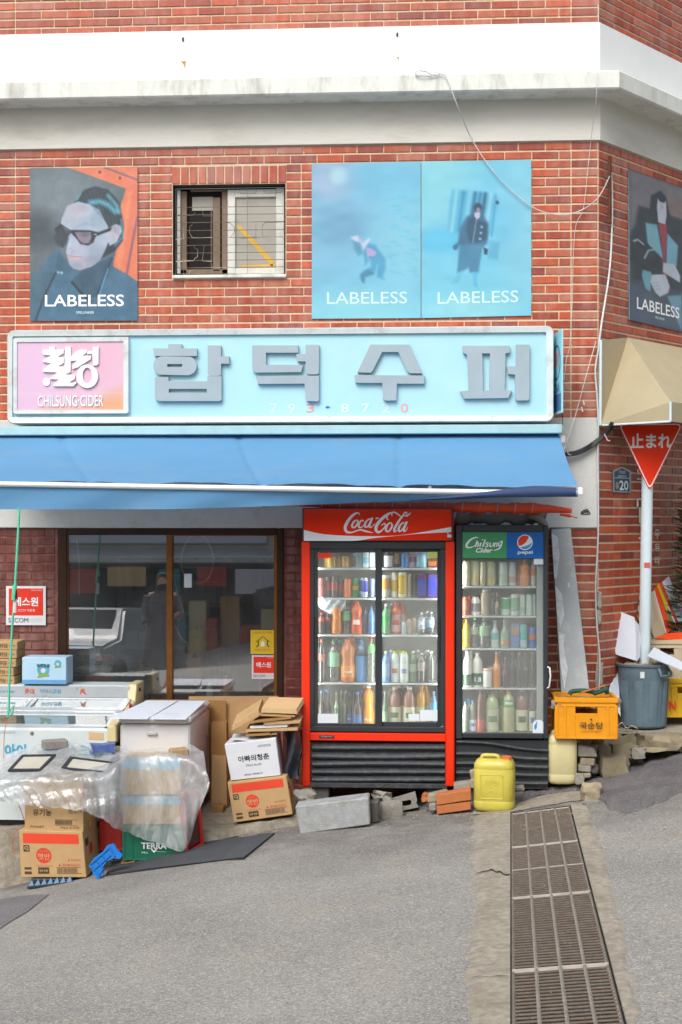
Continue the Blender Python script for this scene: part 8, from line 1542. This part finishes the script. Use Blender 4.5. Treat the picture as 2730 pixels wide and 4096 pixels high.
for st in ([(2324, 2050, 3), (2336, 2042, 4), (2352, 2036, 3)], [(2324, 2056, 4), (2340, 2048, 4), (2358, 2044, 3)], [(2326, 2056, 3), (2344, 2057, 3), (2362, 2056, 3)], [(2338, 2044, 3), (2346, 2052, 3)], [(2350, 2036, 3), (2362, 2056, 4)], [(2330, 2046, 2), (2334, 2056, 2)], [(2342, 2040, 3), (2354, 2052, 3)]): ribbon(mb, st, lambda x, y: P(x, y, -.025 - LIFT[0]), 2)
one('graffiti_tag', mb, 'ink_black', 'small black scribbled tag on the grey plaster by the corner', 'graffiti')

# ------------------------------------------------------------------ rolled parasol and tarpaulin over the fridges
M('parasol_red', '#e04a20', .6, var=.12, vs=8); M('parasol_dark', '#7a2018', .6, var=.2); M('tarp_grey', '#8d857c', .85, var=.15, vs=6)
YU = -.62; t = thing('closed_parasol', 'rolled red parasol lying along the tops of both fridges', 'parasol', P(1700, 2050, YU)); n = 60; pts = []; rad = []
for i in range(n + 1):
    u = i / n; px = 1060 + 1140 * u; pts.append(P(px, 2017 + 18 * u, YU)); rad.append((.008 + .03 * min(1, u * 1.4)) * (1 + .12 * math.sin(i * 1.7) + .08 * math.sin(i * .6)) if u < .97 else .03)
mb = MB(); mb.tube(pts, rad, 12); obj('canopy', mb, 'parasol_red', t, smooth=60); mb = MB(); mb.tube([P(2198, 2036, YU), P(2248, 2040, YU), P(2288, 2044, YU)], [.028, .022, .016], 10); obj('finial', mb, 'parasol_red', t, smooth=50); mb = MB(); mb.tube([P(2240, 2058, YU - .02), P(2284, 2064, YU - .02)], [.008, .012], 8); mb.tube([P(2284, 2064, YU - .02), P(2312, 2072, YU - .02)], .004, 6); obj('rib_tip', mb, 'parasol_red', t)
mb = MB()
for k in range(13): px = 1290 + 70 * k; u = (px - 1060) / 1140; c = P(px, 2017 + 18 * u, YU); r_ = (.008 + .03 * min(1, u * 1.4)) * 1.12; mb.tube([c + Vector((.006 * math.sin(a_), r_ * math.cos(a_), r_ * math.sin(a_))) for a_ in [6.2832 * i / 10 for i in range(10)]], .0028, 5, closed=True)
obj('cord_wrap', mb, 'box_pink', t, kind='stuff')
mb = MB(); mb.tube([P(1050, 2022, YU), P(1130, 2015, YU)], [.014, .01], 8); obj('pole_end', mb, 'parasol_dark', t)
mb = MB(); pts = [P(1822 + 360 * i / 24, 2072 + 6 * math.sin(i * .8), -.5) for i in range(25)]; mb.tube(pts, [.045 + .008 * math.sin(i * 1.3) + .006 * math.sin(i * 2.9) for i in range(25)], 12); mb.tube(smooth_line([P(2120, 2062, -.56), P(2150, 2072, -.58), P(2170, 2090, -.57), P(2182, 2108, -.55)], 5), [.03] * 16, 8); one('rolled_tarpaulin', mb, 'tarp_grey', 'rolled grey tarpaulin on top of the black fridge', 'tarpaulin', smooth=60)
# ================================================================== behind the glass
M('sack_cream', '#b4a888', .6, var=.1, vs=8); M('sack_red', '#a3251c', .4, var=.15, vs=10); M('ws_yellow', '#c08a14', .5, var=.08)
YI = .16
def pillow(label, pxa, pya, pxb, pyb, mt, text=None, tilt=0.0, seed=1):
    a, b = P(pxa, pya, YI), P(pxb, pyb, YI); w, h = b.x - a.x, a.z - b.z; c = Vector(((a.x + b.x) / 2, YI + .1, (a.z + b.z) / 2)); mb = MB(); q = Matrix.Rotation(tilt, 3, 'Y'); rg = np.random.RandomState(seed); ph = rg.rand(4) * 6
    def f(u, v):
        th = v * 2 * math.pi; x = (u - .5) * w; k = max(0.02, (1 - abs(2 * u - 1) ** 5)); return c + q @ Vector((x, .09 * k * math.cos(th), h / 2 * k * math.sin(th) * (1 + .08 * math.sin(u * 14 + ph[0]))))
    mb.grid(f, 16, 14); t = thing('snack_sack', label, 'sack', c - Vector((0, 0, h / 2))); obj('bag', mb, mt, t, smooth=70)
    if text: mb = MB(); lettering(mb, text, c + Vector((-w * .15, -.094, 0)), q @ XR, ZU, YO, w=w * .45, h=h * .4, bold=.02); obj('lettering', mb, 'ink_black', t)
pillow('upper cream sack with black lettering behind the window left pane', 290, 2600, 405, 2660, 'sack_cream', '찰떡', R(2), 1)
pillow('shiny red sack on the cream sacks behind the window', 335, 2620, 450, 2658, 'sack_red', None, R(3), 2)
pillow('lower cream sack with black lettering behind the window left pane', 290, 2664, 450, 2704, 'sack_cream', '찰보리', R(2), 3)
pillow('dark red sack at the bottom of the sack pile behind the window', 330, 2704, 460, 2732, 'sack_red', None, 0, 4)
pillow('grey plastic sack beside the red sack behind the window', 440, 2622, 520, 2700, 'bin_liner', None, 0, 5)
mb = MB(); mb.box((P(420, 2740, .3).x, .32, P(420, 2745, .2).z - .03), (1.4, .4, .04), .004); one('display_shelf', mb, 'brown_wood', 'dark shelf carrying sacks behind the left window pane', 'shelf')
# folding wet floor sign
t = thing('wet_floor_sign', 'yellow folding floor warning sign standing inside the shop', 'sign', P(778, 2760, .55)); a, b = P(752, 2520, .55), P(806, 2720, .55); mb = MB(); mb.box(((a.x + b.x) / 2, .55, (a.z + b.z) / 2), (b.x - a.x, .02, a.z - b.z), .004, Matrix.Rotation(R(-8), 3, 'X')); obj('front_leaf', mb, 'ws_yellow', t); mb = MB(); mb.box(((a.x + b.x) / 2, .66, (a.z + b.z) / 2), (b.x - a.x, .02, a.z - b.z), .004, Matrix.Rotation(R(8), 3, 'X')); obj('rear_leaf', mb, 'ws_yellow', t); mb = MB(); lettering(mb, '미끄럼주의', P(779, 2550, .52), XR, ZU, YO, w=.07, bold=.02); lettering(mb, '▲', P(779, 2620, .52), XR, ZU, YO, w=.05); obj('lettering', mb, 'ink_black', t)
# things on the inner sill
zs0 = P(800, 2795, .2).z
mb = MB(); mb.box((P(885, 2790, .2).x, .2, zs0 - .02), (.95, .22, .03), .003); one('shop_counter', mb, 'strip_silver', 'pale counter edge along the bottom of the right window pane', 'counter')
for px, w, h, body, cap, lab in ((838, .06, .13, '#c9cdd0', '#d8d8d8', 'white tub on the counter behind the window'), (905, .055, .19, '#b8822c', '#d2d4d0', 'amber bottle with white cap on the counter behind the window'), (882, .03, .15, '#8f3028', '#b04a3c', 'thin red bottle on the counter behind the window'), (612, .035, .24, '#b89a2c', '#d8d8d2', 'tall yellow oil bottle behind the window left pane')):
    p = P(px, 2795, .16); b_ = Vector((p.x, .18, zs0 - .004)); t = thing('counter_bottle', lab, 'bottle', b_); mb = MB(); mb.lathe(prof('jug', w / 2, h), b_, 12); obj('body', mb, plast(body), t, smooth=40); mb = MB(); mb.lathe([(w * .22, h * .93), (w * .2, h)], b_, 10); obj('cap', mb, plast(cap), t)
cable([P(680, 2150, .06), P(688, 2260, .06), P(715, 2390, .06), P(735, 2450, .06)], .004, 'cable_white', 'white cable hanging inside the window left of the mullion')
cable([P(700, 2500, .06), P(725, 2550, .06), P(750, 2575, .06), P(756, 2605, .06)], .004, 'cable_white', 'short white cord ending in a plug inside the right pane')
mb = MB(); c = P(790, 2235, .08); mb.tube([c + Vector((.125 * math.cos(6.2832 * i / 28) * (1 - .12 * math.sin(6.2832 * i / 28)), 0, .19 * math.sin(6.2832 * i / 28))) for i in range(28)], .008, 8, closed=True); one('neon_loop', mb, 'can_cream', 'cream tube bent into a tall loop hanging inside the right pane', 'tube', smooth=60)
cable([P(306, 2150, .06), P(316, 2230, .06), P(318, 2380, .06)], .004, 'cable_grey', 'grey cord hanging inside the far left of the window')
mb = MB(); a, b = P(738, 2295, .02), P(768, 2350, .02); mb.box(((a.x + b.x) / 2, .015, (a.z + b.z) / 2), (b.x - a.x, .003, a.z - b.z)); one('glass_notice', mb, 'sticker_white', 'small white notice stuck below the cream loop on the glass', 'notice')
# shelving deeper in the shop
for k, (x0, x1, y) in enumerate(((-2.9, -1.9, 2.6), (-1.6, -.5, 2.9))):
    t = thing('goods_shelf', ['dim stocked shelving deep in the shop behind the left pane', 'dim stocked shelving deep in the shop behind the right pane'][k], 'shelf', ((x0 + x1) / 2, y, -.25)); mb = MB()
    for z in (-.1, .3, .7, 1.1, 1.5): mb.box(((x0 + x1) / 2, y, z), (x1 - x0, .35, .025))
    for x in (x0, x1): mb.box((x, y, .65), (.03, .35, 1.8))
    obj('rack', mb, 'brown_wood', t); rg = random.Random(k); mb = MB(); mats = [plast(c_) for c_ in ('#8f3028', '#b8a23a', '#4a6f9e', '#b9b9b4', '#5a8a5a', '#a8683c')]
    for z in (-.085, .315, .715, 1.115):
        x = x0 + .06
        while x < x1 - .1: w = rg.uniform(.06, .14); h = rg.uniform(.12, .3); mb.cur = rg.randrange(6); mb.box((x + w / 2, y - .05, z + h / 2), (w * .92, .2, h), .004); x += w
    obj('packed_goods', mb, mats, t, kind='stuff')

# ================================================================== the street behind the viewer, seen only as reflections in the glass
M('far_render', '#cfcabd', .85, var=.1, vs=2); M('far_brick', '#a88672', .85, var=.15, vs=4); M('far_dark', '#3c3f42', .4, var=.2); M('far_teal', '#2f7f8a', .6); M('far_banner', '#a8332c', .6); M('car_silver', '#8d979d', .35, 0, var=.04, coat=.3); M('car_glass', '#1c2226', .08, .3); M('tyre', '#1a1a1b', .8); M('coat_grey', '#6a6668', .9, var=.15); M('skin', '#b98f78', .6); M('hair', '#1e1a18', .6)
YQ = -21.0
for k, (x0, x1, h, mt, lab) in enumerate(((-16, -9.2, 7.5, 'far_brick', 'brown brick shop building across the street, left'), (-9.0, -3.2, 8.5, 'far_render', 'pale rendered shop building across the street, middle'), (-3.0, 3.5, 7.0, 'far_brick', 'brown brick shop building across the street, right'), (3.7, 11, 8.5, 'far_render', 'pale rendered shop building across the street, far right'))):
    xc = (x0 + x1) / 2; g0 = min(gz(x0, YQ), gz(x1, YQ)) - .3; gt = gz(xc, YQ); t = thing('opposite_building', lab, 'building', (xc, YQ - 3, g0)); mb = MB(); mb.box((xc, YQ - 3, g0 + h / 2), (x1 - x0, 6, h)); obj('wall', mb, mt, t)
    mb = MB(); mb.box((xc, YQ + .03, gt + 1.0), (x1 - x0 - .6, .08, 1.9)); obj('shop_front', mb, 'far_dark', t)
    mb = MB(); mb.box((xc, YQ + .5, gt + 2.25), (x1 - x0 - .2, 1.2, .16), .02, Matrix.Rotation(R(-8), 3, 'X')); obj('canopy', mb, 'strip_silver', t)
    mb = MB(); mb.box((xc, YQ + .06, gt + 2.85), (x1 - x0 - .8, .14, .7), .02); obj('fascia', mb, ['far_banner', 'board_white', 'far_teal', 'far_banner'][k], t)
    for j in range(4): mb = MB(); mb.box((x0 + (x1 - x0) * (j + .6) / 4.2, YQ + .03, gt + 5.1), (.95, .08, 1.2)); obj('window', mb, 'far_dark', t)
    for j in range(6): mb = MB(); mb.box((x0 + (x1 - x0) * (j + .6) / 6.2, YQ + 1.1, gt + 1.8 - .1 * (j % 2)), (.45 + .2 * (j % 3), .03, .42 + .12 * (j % 2))); obj('hanging_banner', mb, ['far_banner', 'box_white', 'far_banner', 'kraft_pale', 'far_teal'][(j + k) % 5], t)
    rg = random.Random(k); mb = MB(); gm = [MATS[q] for q in ('kraft', 'box_white', 'far_banner', 'far_teal', 'can_cream', 'crate_green', 'far_dark')]; x = x0 + .3
    while x < x1 - .4: w = rg.uniform(.2, .5); h = rg.uniform(.3, 1.2); mb.cur = rg.randrange(7); mb.box((x + w / 2, YQ + .5 + rg.random() * .4, gz(x, YQ) + h / 2), (w * .9, .4, h), .01); x += w + (rg.random() < .2) * .4
    obj('stacked_goods', mb, gm, t, kind='stuff')
def car(label, x, y, rz, mt):
    g0 = gz(x, y); t = thing('parked_car', label, 'car', (x, y, g0)); q = Matrix.Rotation(rz, 3, 'Z'); T = lambda v: Vector((x, y, g0)) + q @ Vector(v); mb = MB()
    pr = [(-2.2, .35, .80), (-2.15, .72, .84), (-1.3, .92, .86), (-.75, 1.38, .70), (.7, 1.46, .70), (1.35, 1.0, .86), (2.1, .92, .86), (2.25, .6, .84), (2.22, .35, .8)]
    vs = [T((w, yy, z)) for yy, z, w in pr] + [T((-w, yy, z)) for yy, z, w in pr]; n = len(pr); mb.add(vs, [(i, i + 1, n + i + 1, n + i) for i in range(n - 1)] + [tuple(range(n)), tuple(range(2 * n - 1, n - 1, -1)), (0, n, 2 * n - 1, n - 1)]); obj('body', bevel(mb, .05, 2), mt, t, smooth=50)
    mb = MB(); mb.quad(T((.66, 1.31, 1.02)), T((-.66, 1.31, 1.02)), T((-.58, .76, 1.44)), T((.58, .76, 1.44))); obj('windscreen', mb, 'car_glass', t)
    mb = MB(); mb.box(T((0, 2.25, .66)), (1.1, .06, .22), .02, rz); obj('grille', mb, 'far_dark', t); mb = MB(); mb.box(T((0, 2.29, .45)), (.5, .02, .11), .004, rz); obj('number_plate', mb, 'sticker_white', t)
    for sx in (-.68, .68): mb = MB(); mb.box(T((sx, 2.2, .74)), (.34, .1, .14), .03, rz); obj('headlight', mb, 'strip_silver', t)
    for sx in (-.8, .8):
        for sy in (-1.35, 1.4): mb = MB(); mb.tube([T((sx - .1, sy, .32)), T((sx + .1, sy, .32))], .32, 18); obj('wheel', mb, 'tyre', t)
car('silver parked car across the street, mirrored in the left window pane', -5.9, -14.6, R(8), 'car_silver')
car('dark parked car across the street, mirrored in the right window pane', -1.2, -17.6, R(-80), 'far_dark')
# passer-by in a long grey coat
px_, py_ = -4.1, -11.0; g0 = gz(px_, py_); t = thing('person', 'person in a long grey coat mirrored in the shop window', 'person', (px_, py_, g0)); o = Vector((px_, py_, g0))
bm = bmesh.new(); J = {'pel': (0, 0, .95), 'ch': (0, .02, 1.3), 'nk': (0, .02, 1.48), 'hd': (0, .04, 1.62), 'ht': (0, .03, 1.74), 'kl': (-.1, .04, .5), 'fl': (-.11, 0, .07), 'tl': (-.11, .14, .04), 'kr': (.1, .02, .5), 'fr': (.12, 0, .07), 'tr': (.12, .14, .04), 'sl': (-.19, .02, 1.42), 'el': (-.25, .02, 1.14), 'hl': (-.22, .2, .98), 'sr': (.19, .02, 1.42), 'er': (.26, .04, 1.16), 'hr': (.2, .24, 1.12)}
E_ = [('pel', 'ch'), ('ch', 'nk'), ('nk', 'hd'), ('hd', 'ht'), ('pel', 'kl'), ('kl', 'fl'), ('fl', 'tl'), ('pel', 'kr'), ('kr', 'fr'), ('fr', 'tr'), ('ch', 'sl'), ('sl', 'el'), ('el', 'hl'), ('ch', 'sr'), ('sr', 'er'), ('er', 'hr')]; RAD = {'pel': .15, 'ch': .16, 'nk': .06, 'hd': .095, 'ht': .08, 'kl': .065, 'kr': .065, 'fl': .045, 'fr': .045, 'tl': .04, 'tr': .04, 'sl': .07, 'sr': .07, 'el': .05, 'er': .05, 'hl': .035, 'hr': .035}
ks = list(J); me = bpy.data.meshes.new('body'); me.from_pydata([J[k] for k in ks], [(ks.index(a), ks.index(b)) for a, b in E_], []); bo = bpy.data.objects.new('body', me); link(bo, t); sk = bo.modifiers.new('skin', 'SKIN'); bo.modifiers.new('sub', 'SUBSURF').levels = 1; bo.modifiers['sub'].render_levels = 1
for i, k in enumerate(ks): me.skin_vertices[0].data[i].radius = (RAD[k], RAD[k]); me.skin_vertices[0].data[i].use_root = (k == 'pel')
me.materials.append(MATS['skin']); ROOT[bo] = o
mb = MB(); mb.lathe([(.36, .32), (.31, .6), (.25, .95), (.22, 1.1), (.25, 1.32), (.2, 1.45), (.09, 1.52)], o, 20, False); mb.v = [(o.x + (x - o.x), o.y + (y - o.y) * .75, z) for x, y, z in mb.v]
for sx in (-1, 1): mb.tube([o + Vector((sx * .2, .02, 1.42)), o + Vector((sx * .27, .02, 1.14)), o + Vector((sx * .22, .2, 1.02))], [.09, .075, .065], 10)
obj('coat', mb, 'coat_grey', t, smooth=60); mb = MB(); mb.lathe([(.0, 1.79), (.08, 1.77), (.11, 1.68), (.115, 1.55), (.09, 1.5)], o + Vector((0, -.015, 0)), 14, False); obj('hair', mb, 'hair', t, smooth=60)
